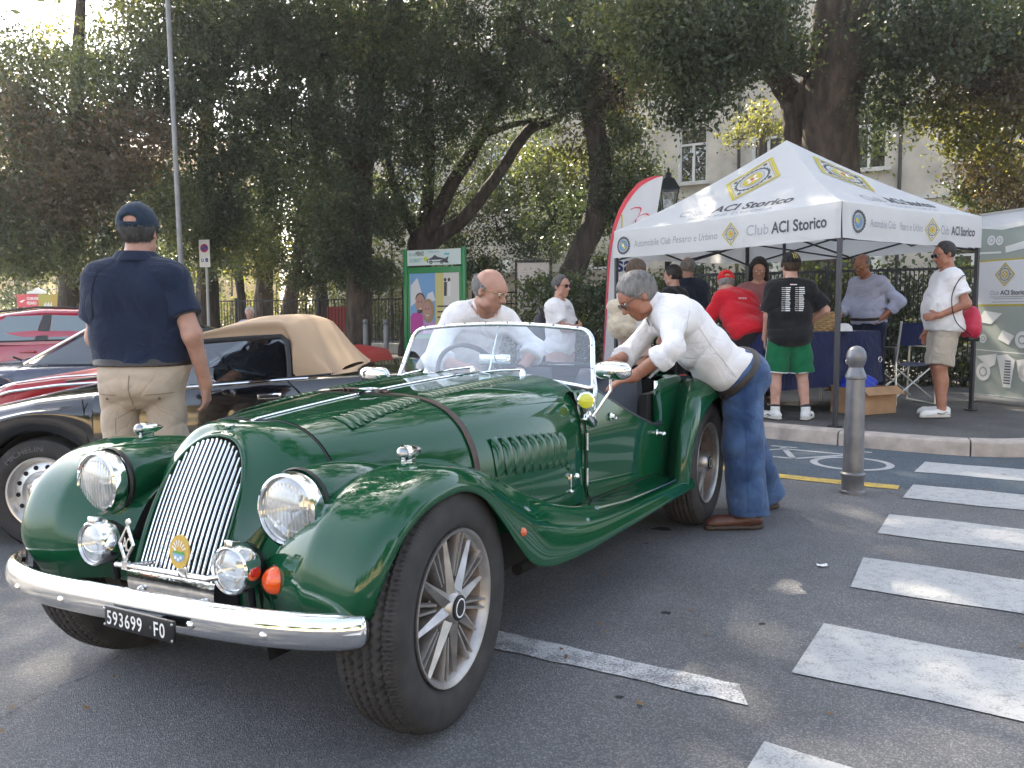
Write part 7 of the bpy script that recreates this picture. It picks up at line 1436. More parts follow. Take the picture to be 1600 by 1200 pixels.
# 10, 11 --- two men behind the leaning man
loc, rz = (1.80, 9.35, .12), .9; J = standing(1.52); J['hf'] = np.array([-.1, 1, -.1])
person('dark-haired man in black top seen beyond the back of the leaning man', loc, rz, J, .0115, SKIN, dict(name='t_shirt', mat=BTEE, inf=.02, sleeve=.8, sinf=.025, flare=.01, hem=.1), dict(name='trousers', mat=DARKT, frac=1.95, loose=(.01, .02, .03)), dict(mat=SHOE_BR), dict(mat=HAIR_DARK, t=.012))
loc, rz = (2.04, 9.75, .12), .3; J = standing(1.64)
person('grey-haired man in dark jacket standing furthest back under the marquee', loc, rz, J, .0115, SKIN, dict(name='jacket', mat=NAVY, inf=.03, sleeve=1.97, sinf=.026, hem=.12), dict(name='trousers', mat=DARKT, frac=1.95, loose=(.01, .02, .03)), dict(mat=SHOE_BR), dict(mat=HAIR_GREY, t=.008, bald=.075))
# 12 --- woman behind the table
loc, rz = (2.68, 9.15, .12), math.pi - .15; J = standing(1.58); arm(J, 'R', (.2, .3, .95), (1, -.4, -.3)); arm(J, 'L', (-.2, .3, .95), (-1, -.4, -.3)); J['hf'] = np.array([.1, .9, -.35])
person('woman with long dark hair and dusty rose top facing out behind the stand table', loc, rz, J, .0105, SKIN, dict(name='top', mat=BLUSH, inf=.012, sleeve=.5, sinf=.014, hem=.08), dict(name='trousers', mat=DARKT, frac=1.95, loose=(.01, .02, .03)), dict(mat=SHOE_BR), dict(mat=HAIR_DARK, t=.02, long=True, front=.055), female=True)
# 13 --- white-haired head over the tan hood
q = at(390, 484, 16); H = 1.45; loc = (q.x, 16, q.z - .07 - 1.625 * H / 1.75); J = standing(H)
person('white-haired person beyond the tan hood with only the head showing', loc, math.pi + .2, J, .013, SKIN_PALE, dict(name='shirt', mat=LBLUE, inf=.02, sleeve=.9, hem=.1), dict(name='trousers', mat=BEIGE, frac=1.95), dict(mat=SHOE_W), dict(mat=HAIR_WHITE, t=.02))
# ================================================================== marquee
def fabric(name, col, tr=.3, bump=.15):
    m, nt, b = nodes_of(name); L = nt.links.new; b.inputs['Base Color'].default_value = rgba(col); b.inputs['Roughness'].default_value = .75
    t = nt.nodes.new('ShaderNodeBsdfTranslucent'); t.inputs[0].default_value = rgba(col); ms = nt.nodes.new('ShaderNodeMixShader'); ms.inputs[0].default_value = tr
    tc = nt.nodes.new('ShaderNodeTexCoord'); n = nt.nodes.new('ShaderNodeTexNoise'); n.inputs['Scale'].default_value = 5; n.inputs['Detail'].default_value = 3; L(tc.outputs['Object'], n.inputs['Vector']); bp = nt.nodes.new('ShaderNodeBump'); bp.inputs['Strength'].default_value = bump; bp.inputs['Distance'].default_value = .05; L(n.outputs[0], bp.inputs['Height']); L(bp.outputs[0], b.inputs['Normal'])
    L(b.outputs[0], ms.inputs[1]); L(t.outputs[0], ms.inputs[2]); L(ms.outputs[0], nt.nodes['Material Output'].inputs[0]); return m
CANVAS = fabric('white_marquee_canvas', (.86, .86, .86), .42); INKM = mat('dark_ink', (.055, .06, .075), rough=.6); INKG = mat('grey_ink', (.38, .39, .42), rough=.6); GOLDI = mat('gold_ink', (.52, .42, .05), rough=.6); REDI = mat('red_ink', (.55, .06, .05), rough=.6); BLUEI = mat('blue_ink', (.12, .24, .42), rough=.6); GREENI = mat('olive_ink', (.22, .30, .12), rough=.6)
PRINT = [INKM, INKG, GOLDI, WHITE, REDI, BLUEI, GREENI]
def disc(mb, fn, cx, cy, r, mi, n=24, ry=None): ry = ry or r; mb.add([fn(cx + r * math.cos(2 * math.pi * k / n), cy + ry * math.sin(2 * math.pi * k / n)) for k in range(n)], [tuple(range(n))], mi)
def annulus(mb, fn, cx, cy, r, w, mi, n=32, teeth=0):
    vs = []
    for k in range(n): a = 2 * math.pi * k / n; q = r * (1.10 if teeth and k % 2 else 1); vs += [fn(cx + q * math.cos(a), cy + q * math.sin(a)), fn(cx + (r - w) * math.cos(a), cy + (r - w) * math.sin(a))]
    mb.add(vs, [(2 * k, 2 * ((k + 1) % n), 2 * ((k + 1) % n) + 1, 2 * k + 1) for k in range(n)], mi)
def lift(fn, d): return lambda u, v, k=d: fn(u, v, k)
def diamond_logo(mb, fn, cx, cy, r, full=True):
    """fn(u,v,lift)."""
    for a, b in ((1.0, .88), (.84, .81)) if full else ((1.0, .86),):
        P = [(1, 0), (0, 1), (-1, 0), (0, -1)]; mb.add([fn(cx + x * r * q, cy + y * r * q, .001) for q in (a, b) for x, y in P], [(k, (k + 1) % 4, 4 + (k + 1) % 4, 4 + k) for k in range(4)], 2)
    annulus(mb, lift(fn, .001), cx, cy, r * .50, r * .035, 0, 48, 1); annulus(mb, lift(fn, .001), cx, cy, r * .37, r * .02, 1, 40); disc(mb, lift(fn, .001), cx, cy, r * .30, 2)
    f2 = lift(fn, .002); 
    for a, b in ((.05, .20), (.20, .05)): mb.add([f2(cx - a * r, cy - b * r), f2(cx + a * r, cy - b * r), f2(cx + a * r, cy + b * r), f2(cx - a * r, cy + b * r)], [(0, 1, 2, 3)], 3 if full else 2)
    disc(mb, lift(fn, .003), cx, cy, r * .07, 4)
    for x, y in ((.62, 0), (-.62, 0), (0, .66), (0, -.66)): disc(mb, lift(fn, .001), cx + x * r, cy + y * r, r * .06, 0, 10)
def gear_logo(mb, fn, cx, cy, r):
    f1, f2 = lift(fn, .001), lift(fn, .002); annulus(mb, f1, cx, cy, r, r * .20, 0, 44, 1); annulus(mb, f1, cx, cy, r * .76, r * .10, 1, 32)
    disc(mb, f1, cx, cy, r * .62, 5); mb.add([f2(cx - r * .5, cy + r * .1), f2(cx + r * .2, cy - r * .5), f2(cx + r * .45, cy - r * .25), f2(cx - r * .25, cy + r * .42)], [(0, 1, 2, 3)], 2); mb.add([f2(cx - r * .05, cy + r * .5), f2(cx + r * .45, cy + r * .05), f2(cx + r * .5, cy + r * .25), f2(cx + r * .2, cy + r * .55)], [(0, 1, 2, 3)], 6); mb.add([f2(cx - r * .12, cy - r * .14), f2(cx + r * .12, cy - r * .14), f2(cx + r * .12, cy + r * .14), f2(cx - r * .12, cy + r * .14)], [(0, 1, 2, 3)], 3)
ta = math.radians(33); FR = np.array([2.82, 7.24]); dL = np.array([-math.sin(ta), math.cos(ta)]); dR = np.array([math.cos(ta), math.sin(ta)]); TL, TR = 3.0, 2.23
tc_ = FR + dL * TL / 2 + dR * TR / 2; tent = empty('marquee', (tc_[0], tc_[1], .12), 0, 'white pop-up marquee with car club lettering on its roof and valance', 'marquee')
org = np.array([tc_[0], tc_[1], .12]); ZB, ZE, ZP = 1.755 - .12, 2.065 - .12, 2.95 - .12
cor = [FR, FR + dL * TL, FR + dL * TL + dR * TR, FR + dR * TR]; cor = [np.array([c[0] - org[0], c[1] - org[1]]) for c in cor]
def roof_pt(A, B, u, v, k=0.0):
    """u 0..1 from A to B along the eave, v 0..1 up to the peak."""
    e = A + (B - A) * u; q = e * (1 - v); sag = .035 * math.sin(math.pi * u) * (1 - v)
    z = ZE + (ZP - ZE) * (v ** 1.22 * .55 + v * .45 if v < .985 else v) - sag * .6 - .020 * math.sin(v * math.pi) * abs(math.cos(math.pi * u))
    n = np.array([e[0], e[1], 0]) / max(np.linalg.norm(e), 1e-6); m = (A + B) / 2; m = m / np.linalg.norm(m)
    return Vector((q[0] + m[0] * k * .6, q[1] + m[1] * k * .6, z + k * .8))
def val_pt(A, B, s, z, k=0.0):
    L_ = np.linalg.norm(B - A); u = s / L_; m = (A + B) / 2; m = m / np.linalg.norm(m); e = A + (B - A) * u; w = .012 * math.sin(u * 17 + z * 5) * (ZE - z) / .31 + .008 * math.sin(u * 41)
    return Vector((e[0] + m[0] * (w + .004 + k), e[1] + m[1] * (w + .004 + k), z - .012 * math.sin(math.pi * u)))
sides = [(cor[1], cor[0]), (cor[0], cor[3]), (cor[3], cor[2]), (cor[2], cor[1])]
mb = MB()
for A, B in sides: mb.grid([[roof_pt(A, B, u, v) for v in np.linspace(0, 1, 16)] for u in np.linspace(0, 1, 22)])
mb.build('canopy', CANVAS, tent, sharp=28)
for A, B in sides:
    L_ = np.linalg.norm(B - A); MB().grid([[val_pt(A, B, s, z) for z in np.linspace(ZB, ZE, 7)] for s in np.linspace(0, L_, 60)]).build('valance', CANVAS, tent, sharp=80)
A, B = sides[0]; f = lambda u, v, k=0.0: val_pt(A, B, u, ZB + .155 + v, k + .004); pm = MB(); A2, B2 = (cor[1] + org[:2], cor[0] + org[:2]); sx_ = lambda px: on_line(px, A2, B2)
gear_logo(pm, f, sx_(975), -.02, .095)
def fit(mb, txt, fn, x0, x1, y, size, mi, **k):
    lo, hi = text_w(txt, size, **k); put_text(mb, txt, size, fn, x0, y, mi, 'l', sx=(x1 - x0) / (hi - lo), **k)
fit(pm, 'Automobile Club', f, sx_(990), sx_(1049), -.045, .105, 1); fit(pm, 'Pesaro e Urbino', f, sx_(1053), sx_(1121), -.045, .105, 1, shear=.15)
diamond_logo(pm, f, sx_(1141), -.01, .115, False); fit(pm, 'Club', f, sx_(1168), sx_(1200), -.05, .145, 1); fit(pm, 'ACI Storico', f, sx_(1205), sx_(1292), -.05, .145, 0, bold=.022)
pm.build('valance_print', PRINT, tent, smooth=False, fix=False); pm = MB(); A, B = sides[1]; f = lambda u, v, k=0.0, A=A, B=B: val_pt(A, B, u, ZB + .155 + v, k + .004); A2, B2 = (cor[0] + org[:2], cor[3] + org[:2]); sx_ = lambda px: on_line(px, A2, B2)
gear_logo(pm, f, sx_(1340), .0, .095); fit(pm, 'Automobile Club', f, sx_(1357), sx_(1395), -.035, .10, 1); fit(pm, 'Pesaro e Urbino', f, sx_(1403), sx_(1440), -.035, .10, 1, shear=.15); diamond_logo(pm, f, sx_(1454), -.01, .11, False); fit(pm, 'Club', f, sx_(1466), sx_(1481), -.045, .12, 1); fit(pm, 'ACI Storico', f, sx_(1484), sx_(1520), -.045, .12, 0, bold=.02)
pm.build('valance_print', PRINT, tent, smooth=False, fix=False)
for k, (A, B) in enumerate(sides[:2]):
    pm = MB()
    L_ = np.linalg.norm(B - A); H_ = 1.35; f = lambda u, v, k_=0.0, A=A, B=B, L_=L_: roof_pt(A, B, min(1, max(0, .5 + u / L_ / (1 - min(.9, v / H_)))), v / H_, k_ + .004)
    diamond_logo(pm, f, 0, .72, .36 if k == 0 else .33); fit(pm, 'Club', f, -.62 * L_ / 3, -.22 * L_ / 3, .17, .17, 1); fit(pm, 'ACI Storico', f, -.14 * L_ / 3, .86 * L_ / 3, .17, .17, 0, bold=.022); fit(pm, "PASSIONE D'EPOCA", f, -.4 * L_ / 3, .7 * L_ / 3, .08, .06, 1)
    pm.build('roof_print', PRINT, tent, smooth=False, fix=False)
POLE = mat('marquee_pole', (.05, .05, .055), rough=.45, metal=.5)
for c in cor:
    i = c * .985; p = MB(); p.box((i[0], i[1], ZE / 2), (.034, .034, ZE), Matrix.Rotation(ta, 3, 'Z')); p.box((i[0], i[1], .006), (.09, .09, .012), Matrix.Rotation(ta, 3, 'Z')); p.box((i[0], i[1], 1.02), (.042, .042, .05), Matrix.Rotation(ta, 3, 'Z')); p.build('leg', POLE, tent, smooth=False)
for A, B in sides:
    A_, B_ = A * .97, B * .97; t = MB(); P = lambda u, z: (A_[0] + (B_[0] - A_[0]) * u, A_[1] + (B_[1] - A_[1]) * u, z)
    for u0, u1 in ((0, .5), (.5, 1)):
        t.cyl(P(u0, ZE - .06), P(u1, ZB - .02), .011, n=6); t.cyl(P(u0, ZB - .02), P(u1, ZE - .06), .011, n=6)
    t.build('truss', POLE, tent)
t = MB()
for a, b in ((cor[0], cor[2]), (cor[1], cor[3])): t.cyl((a[0] * .97, a[1] * .97, ZE - .04), (0, 0, ZB + .12), .012, n=6); t.cyl((b[0] * .97, b[1] * .97, ZE - .04), (0, 0, ZB + .12), .012, n=6)
for q in [(cor[k] + cor[(k + 1) % 4]) / 2 for k in range(4)]: t.cyl((q[0], q[1], ZB), (0, 0, ZB + .20), .011, n=6)
t.cyl((0, 0, ZB - .05), (0, 0, ZP - .02), .018, n=10); t.build('mast_struts', POLE, tent)
# ---- feather flag behind the marquee
Yf = 10.25; q = lambda x, y: Vector(at(x, y, Yf)) ; b0 = q(962, 610); b0.z = .12; fl = empty('feather_flag', b0, 0, 'tall white feather flag with red curved edge beside the marquee', 'flag')
left = crom([(938, 610), (943, 540), (947, 470), (951, 400), (958, 355), (972, 318), (995, 288), (1018, 276), (1036, 274)], 40); right = np.array([(np.interp(t, [0, 1], [982, 1036]), np.interp(t, [0, 1], [612, 278])) for t in np.linspace(0, 1, 40)])
lf = lambda px, py, o=0: q(px, py) - b0 + Vector((0, -o + .03 * math.sin(px * .09 + py * .012), 0))
G = [[lf(l[0] + (r[0] - l[0]) * t, l[1] + (r[1] - l[1]) * t) for t in np.linspace(0, 1, 12)] for l, r in zip(left, right)]
FLAGM = fabric('flag_cloth', (.78, .78, .80), .35); MB().grid(G).build('flag_cloth', FLAGM, fl, sharp=80)
FRED = mat('flag_red', (.62, .06, .08), rough=.7); MB().grid([[lf(l[0] + (r[0] - l[0]) * t, l[1] + (r[1] - l[1]) * t, .006) for t in (0, .03 + .07 * min(1, i / 34), )] for i, (l, r) in enumerate(zip(left, right))]).build('red_edge', FRED, fl, sharp=80)
m = MB(); ff = lambda u, v: lf(u, -v, .008)
put_text(m, 'sai', 34, ff, 962, -424, 0, bold=.022, sx=.95); put_text(m, 'race', 15, ff, 964, -444, 0)
for pts, w, mi in (([(984, 328), (992, 325), (1001, 326), (998, 336), (988, 350)], 2.0, 1), ([(992, 352), (994, 342), (1002, 336), (1010, 334), (1014, 336)], 2.0, 1), ([(966, 340), (971, 337), (971, 356)], 2.0, 2)):
    C_ = crom(pts, 14); m.grid([[ff(x - w / 2, -y - w / 2), ff(x + w / 2, -y + w / 2)] for x, y in C_], mi)
m.build('flag_print', [mat('flag_navy', (.02, .03, .12), rough=.7), FRED, GOLDI], fl, smooth=False, fix=False)
m = MB(); m.tube([(0, .02, 0), tuple(lf(945, 520, -.02)), tuple(lf(951, 400, -.02))] + [tuple(lf(x, y, -.02)) for x, y in left[20::5]], [.016, .014, .012] + [.008] * len(left[20::5]), 8); m.lathe([(.22, 0), (.20, .04), (.03, .06), (.025, .2)], (0, .02, 0), (0, 0, 1), 18); m.build('flag_pole', BLACKMETAL, fl)
# ---- roll-up banner
BG = mat('banner_green', (.36, .40, .36), rough=.5); BW = mat('banner_white', (.72, .73, .76), rough=.5); A0_, B0_ = np.array([5.25, 9.47]), np.array([5.62, 8.05]); d = B0_ - A0_; W_ = np.linalg.norm(d); d = d / W_; nb = np.array([-abs(d[1]), -abs(d[0])]); nb = nb if nb @ d < 1e-6 else nb; nb = np.array([d[1], -d[0]]); 
if nb @ (-A0_) < 0: nb = -nb
W_ = 1.0; bn = empty('roll_up_banner', (A0_[0], A0_[1], .12), 0, 'grey-green roll-up banner printed with white classic cars at right edge', 'banner'); f = lambda u, v, k=0.0: Vector((d[0] * u + nb[0] * k, d[1] * u + nb[1] * k, .08 + v))
def pan(v0, v1, m, nm): MB().grid([[f(u, v, .004 * math.sin(u * 6)) for v in (v0, v1)] for u in np.linspace(0, W_, 9)]).build(nm, m, bn)
pan(0, .977, BG, 'lower_print'); pan(.978, 1.0, GOLDI, 'gold_band'); pan(1.0, 1.47, BW, 'title_panel'); pan(1.47, 1.488, GOLDI, 'gold_band'); pan(1.489, 1.86, BG, 'upper_print'); pan(1.86, 1.99, BW, 'top_panel')
pm = MB(); g = lambda u, v, k=0.0: f(u, v, k + .008); diamond_logo(pm, g, .36, 1.32, .13); fit(pm, 'Club', g, .17, .29, 1.10, .07, 1); fit(pm, 'ACI Storico', g, .31, .66, 1.10, .07, 0, bold=.02)
for y, a, b in ((1.075, .17, .66), (1.055, .22, .60), (1.02, .2, .7)): pm.grid([[g(u, v) for v in (y, y + .007)] for u in (a, b)], 1)
for c, r in (((.16, 1.70), .055), ((.27, 1.69), .05), ((.75, 1.70), .06), ((.1, .62), .05), ((.62, .62), .09), ((.12, .25), .10), ((.70, .28), .11)): annulus(pm, g, c[0], c[1], r, r * .45, 3); disc(pm, lift(g, .001), c[0], c[1], r * .4, 3)
for P in ([(0, .96 - .15), (.2, .78), (.35, .9), (.1, .93)], [(.30, .62), (.45, .56), (.52, .66), (.36, .72)], [(.30, .44), (.40, .10), (.50, .10), (.54, .40), (.44, .46)], [(.02, .42), (.3, .46), (.28, .34), (.2, .3)], [(.56, .40), (.9, .46), (.98, .3), (.8, .2), (.6, .22)], [(0, .50), (1, .47), (1, .455), (0, .49)], [(.35, 1.62), (.6, 1.66), (.6, 1.58), (.36, 1.55)], [(.0, 1.58), (.3, 1.57), (.3, 1.55), (0, 1.56)], [(.02, 1.84), (.3, 1.80), (.7, 1.83), (.98, 1.80), (.98, 1.86), (.02, 1.86)]): pm.poly([g(a, b) for a, b in P], 3)
for k in range(9): pm.poly([lift(g, .002)(.40 + .002 * k, .14 + .03 * k), lift(g, .002)(.49, .14 + .03 * k), lift(g, .002)(.49, .152 + .03 * k), lift(g, .002)(.40 + .002 * k, .152 + .03 * k)], 0)
pm.build('banner_print', PRINT, bn, smooth=False, fix=False)
m = MB(); R_ = Matrix.Rotation(math.atan2(d[1], d[0]), 3, 'Z'); c = f(W_ / 2, -.04); m.box(c, (W_ + .04, .12, .085), R_, bev=.01); m.box(f(W_ / 2, 1.995), (W_, .03, .02), R_); m.cyl(f(W_ / 2, 0, -.05), f(W_ / 2, 1.99, -.03), .012)
for u in (.1, .9): m.box(f(u, -.07), (.05, .36, .015), R_)
m.build('banner_base', SILVER, bn)
# ---- stand table, basket, cap, box, bag, chair
def pt2(s, t): return FR + dR * s + dL * t
tp = pt2(.95, 1.20); th = ta; tb = empty('stand_table', (tp[0], tp[1], .12), th, 'folding table under a dark navy cloth inside the marquee', 'table')
NAVYC = cloth('navy_tablecloth', (.014, .020, .075)); m = MB(); tz = .80; tw, td = .92, .36; m.box((0, 0, tz - .02), (2 * tw - .02, 2 * td - .02, .035)); m.build('table_top', BLACK, tb)
for sx in (-1, 1):
    for sy in (-1, 1): MB().cyl((sx * (tw - .08), sy * (td - .06), 0), (sx * (tw - .08), sy * (td - .06), tz - .03), .014, n=10).build('leg', SILVER, tb)
G = []; per = [(-tw, -td), (tw, -td), (tw, td), (-tw, td)]
loop = [np.array(per[k]) + (np.array(per[(k + 1) % 4]) - np.array(per[k])) * t for k in range(4) for t in np.linspace(0, 1, 26)[:-1]]
for i, z in enumerate([tz + .003, tz - .02, tz - .2, tz - .4, .25]): G.append([(p[0] * (1 + .012 * i) + .016 * i / 4 * math.sin(k * .9 + i), p[1] * (1 + .03 * i) + .022 * i / 4 * math.sin(k * .75 + .4 * i), z) for k, p in enumerate(loop)])
m = MB(); m.grid(G, cv=True); m.add([(p[0], p[1], tz + .004) for p in loop], [tuple(range(len(loop)))]); clo = m.build('tablecloth', NAVYC, None, sharp=50); clo.location = tb.location; clo.rotation_euler = tb.rotation_euler; tag(clo, 'dark navy cloth draped over the stand table', 'tablecloth')
m = MB()
for x in (.30, .56, .86): m.tube([(x + .028 * math.cos(a), -td - .055, .50 + .028 * math.sin(a)) for a in np.linspace(0, 6.283, 15)[:-1]], .005, 6, closed=True)
m.build('cloth_ring', CHROME, clo)
WICK = mat('wicker', (.42, .27, .12), rough=.7, var=.3, vs=40); p = Vector(at(1291, 530, 8.75)); bk = empty('wicker_basket', (p.x, p.y, tz + .125), .3, 'yellowish wicker basket standing on the navy tablecloth', 'basket')
for i in range(9):
    z = i * .022; r = .10 + .02 * i / 8; m = MB(); m.tube([(r * 1.25 * math.cos(a), r * math.sin(a), z + .012 + .006 * math.sin(a * 10 + math.pi * (i % 2))) for a in np.linspace(0, 6.283, 41)[:-1]], .011, 6, closed=True); m.build('wicker_band', WICK, bk)
m = MB(); m.lathe([(.10, .004), (0, .004)], (0, 0, 0), (0, 0, 1), 20); m.build('basket_base', WICK, bk)
p = Vector(at(1318, 545, 8.55)); m = MB(); m.lathe([(0, .085), (.04, .08), (.075, .05), (.085, .004)], (0, 0, 0), (0, 0, 1), 22); m.grid([[(.084 * math.cos(a) * k, .084 * math.sin(a) * k - .02 * (k > 1), .006) for k in (1, 1.5)] for a in np.linspace(-2.4, -.7, 10)]); c = m.build('white_cap', cloth('cap_white', (.7, .7, .7))); c.location = (p.x, p.y, tz + .125); tag(c, 'white cap lying on the navy tablecloth near the pole', 'cap')
CARD = mat('cardboard', (.40, .24, .13), rough=.85, var=.15, vs=8); bx = empty('cardboard_box', (3.52, 8.35, .12), .45, 'open brown cardboard box on the pavement by the marquee pole', 'box')
for n_, c, s_ in (('side_panel', (0, -.18, .13), (.50, .008, .26)), ('side_panel', (0, .18, .13), (.50, .008, .26)), ('end_panel', (-.246, 0, .13), (.008, .35, .26)), ('end_panel', (.246, 0, .13), (.008, .35, .26)), ('base', (0, 0, .006), (.48, .34, .008))): MB().box(c, s_).build(n_, CARD, bx, smooth=False)
for s_ in (1, -1): MB().box((0, s_ * .235, .235), (.50, .006, .12), Matrix.Rotation(s_ * .95, 3, 'X')).build('flap', CARD, bx, smooth=False)
F_ = Field((-.3, -.25, 0), (.3, .25, .5), .012); F_.ell((-.05, 0, .22), (.17, .12, .15), None, .05); F_.ell((-.10, -.02, .34), (.07, .06, .06), None, .06); F_.ell((.08, .02, .28), (.08, .07, .06), None, .04); F_.folds(.014, 40, 2); bg_ = obj_field(F_, 'blue_bag', mat('blue_plastic', (.02, .05, .45), rough=.35), None); bg_.location = (3.50, 8.35, .14); tag(bg_, 'crumpled bright blue plastic bag sticking out of the cardboard box', 'bag')
ch = empty('folding_chair', (4.32, 9.25, .12), math.pi + .25, 'aluminium director chair with navy fabric seat and back', 'chair'); ALU = mat('aluminium_tube', (.72, .72, .70), rough=.3, metal=.8)
for s_ in (-1, 1): m = MB(); m.tube([(s_ * .25, -.22, 0), (s_ * .25, -.20, .62), (s_ * .25, .20, .62), (s_ * .25, .22, 0), (s_ * .25, -.22, .012)], .013, 8); m.tube([(s_ * .25, .20, .45), (s_ * .25, .27, .90)], .013, 8); m.build('side_frame', ALU, ch)
m = MB()
for y in (-.16, .16): m.cyl((-.25, y, .06), (.25, y, .42), .010); m.cyl((.25, y + .02, .06), (-.25, y + .02, .42), .010)
m.build('cross_brace', ALU, ch); MB().grid([[(x, y, .44 - .03 * (1 - (x / .25) ** 2)) for y in np.linspace(-.2, .2, 5)] for x in np.linspace(-.25, .25, 9)]).build('seat', NAVYC, ch); MB().grid([[(x, .235 + .03 * (1 - (x / .25) ** 2) + (z - .64) * .13, z) for z in (.64, .74, .88)] for x in np.linspace(-.255, .255, 9)]).build('backrest', NAVYC, ch)
# ---- bags on people
def bag(name, lab, c, r, rz, m, cat, extra=None, fold=.006):
    F_ = Field(-np.array(r) * 1.5 - .03, np.array(r) * 1.5 + .03, .0095); F_.ell((0, 0, 0), r, None, .02); F_.ell((0, 0, -r[2] * .4), (r[0] * 1.05, r[1] * 1.1, r[2] * .65), None, .03); 
    if extra: extra(F_)
    F_.folds(fold, 34, 3); t = empty(name, c, rz, lab, cat); obj_field(F_, 'bag_body', m, t); return t
BPK = cloth('beige_canvas', (.58, .50, .38)); t = bag('backpack', 'large pale beige backpack with flap on the woman beside the flag', (1.055, 8.055, 1.07), (.15, .10, .19), -1.0, BPK, 'backpack', lambda F: (F.ell((0, -.06, .12), (.13, .06, .07), None, .02), F.ell((.02, -.09, -.06), (.09, .04, .07), None, .01)), .009)
m = MB(); m.tube([(.06, .05, .15), (.08, .20, .22), (.09, .25, .05), (.08, .10, -.15)], .016, 8, flat=.35); m.tube([(-.06, .05, .15), (-.08, .20, .22), (-.09, .25, .05), (-.08, .10, -.15)], .016, 8, flat=.35); m.build('strap', BPK, t)
t = bag('rucksack', 'small black rucksack with top loop worn by the young man', (.30, 8.66, .965), (.11, .085, .17), -2.05, mat('black_nylon', (.02, .02, .024), rough=.6), 'rucksack'); m = MB(); m.tube([(-.03, .02, .16), (-.02, .0, .215), (.02, .0, .215), (.03, .02, .16)], .008, 6); m.build('carry_loop', BLACK, t)
m = MB(); m.tube([(.07, .08, .12), (.09, .16, .24), (.10, .30, .20), (.11, .34, .02)], .012, 6, flat=.4); m.tube([(-.07, .08, .12), (-.09, .16, .24), (-.10, .30, .20), (-.11, .34, .02)], .012, 6, flat=.4); m.build('shoulder_strap', mat('pink_cord', (.4, .2, .18), rough=.7), t)
REDB = mat('red_nylon', (.52, .02, .06), rough=.5); t = bag('drawstring_bag', 'red drawstring bag hanging at the back of the man in stone shorts', (4.335, 7.93, 1.02), (.07, .12, .16), 0, REDB, 'bag', lambda F: F.cut((0, 0, -.15), (0, 0, -1)))
m = MB(); m.box((0, 0, -.155), (.11, .17, .05), bev=.02); m.build('bag_bottom', BLACK, t); m = MB(); m.tube([tuple(v) for v in crom([(-.02, -.06, .16), (-.10, -.16, .40), (-.19, -.17, .42), (-.27, -.16, .25), (-.24, -.18, .02), (-.06, -.12, -.12)], 30)], .005, 6); m.build('cord', BLACK, t)
# ================================================================== street furniture
POSTM = mat('bollard_grey', (.20, .20, .21), rough=.42, metal=.55, var=.25, vs=9)
def bollard(loc, lab, r=1.0, g='grey ball-topped bollards'):
    t = empty('bollard', loc, 0, lab, 'bollard', g); MB().lathe([(.078, 0), (.078, .018), (.066, .024), (.067, .10), (.076, .112), (.076, .125), (.063, .135), (.054, .71), (.061, .715), (.063, .73), (.056, .745), (.050, .76), (.040, .785)], (0, 0, 0), (0, 0, 1), 36).build('post', POSTM, t); MB().lathe([(.036, .775), (.045, .79), (.0545, .815), (.059, .845), (.0545, .875), (.042, .897), (.022, .911), (0, .915)], (0, 0, 0), (0, 0, 1), 32).build('ball_top', POSTM, t); return t
b1 = bollard((2.112, 5.13, 0), 'worn grey ball-topped bollard beside the zebra crossing in the foreground')
def lcopy(src, loc, lab):
    c = src.copy(); COL.objects.link(c); c.location = loc; c['label'] = lab
    for ch_ in src.children: k = ch_.copy(); COL.objects.link(k); k.parent = c
    return c
for (px, py, Y), lab in (((572, 558, 19.5), 'distant bollard at the foot of the thick trunk left of the poster board'), ((815, 575, 9.4), 'bollard seen through the windscreen beside the balding man'), ((604, 556, 18.6), 'distant bollard nearest the left post of the poster board')):
    q_ = at(px, py, Y); lcopy(b1, (q_.x, Y, .115 if Y > 12 else gz(q_.x, Y)), lab)
LANT = mat('cast_iron', (.012, .014, .013), rough=.45, metal=.4); p = at(1043, 400, 12.6); lt = empty('street_lantern', (p.x, 12.6, .12), 0, 'black cast-iron lantern post rising behind the marquee roof', 'lamp'); zt = at(1043, 334, 12.6).z - .12
m = MB(); m.lathe([(.12, 0), (.11, .3), (.07, .4), (.045, .6), (.038, zt - .25), (.06, zt - .22), (.035, zt - .15), (.05, zt - .08), (.03, zt)], (0, 0, 0), (0, 0, 1), 16); m.build('post', LANT, lt); hd = MB(); hh = .31
for sx, sy in ((1, 1), (1, -1), (-1, 1), (-1, -1)): hd.cyl((sx * .085, sy * .085, zt + .03), (sx * .13, sy * .13, zt + .03 + hh), .010, n=6)
hd.box((0, 0, zt + .02), (.22, .22, .025)); hd.lathe([(.21, zt + .03 + hh), (.20, zt + .06 + hh), (.10, zt + .20 + hh), (.06, zt + .22 + hh), (.05, zt + .28 + hh), (.02, zt + .30 + hh), (.025, zt + .34 + hh), (0, zt + .37 + hh)], (0, 0, 0), (0, 0, 1), 4, up=(1, 1, 0)); ho = hd.build('lantern_head', LANT, lt, sharp=20)
for k in range(4):
    a = k * R90; R_ = Matrix.Rotation(a, 3, 'Z'); MB().poly([R_ @ Vector(v) for v in ((-.080, -.083, zt + .035), (.080, -.083, zt + .035), (.125, -.127, zt + .03 + hh), (-.125, -.127, zt + .03 + hh))]).build('pane', glassy('lantern_pane', (.8, .8, .78), .15), ho, smooth=False)
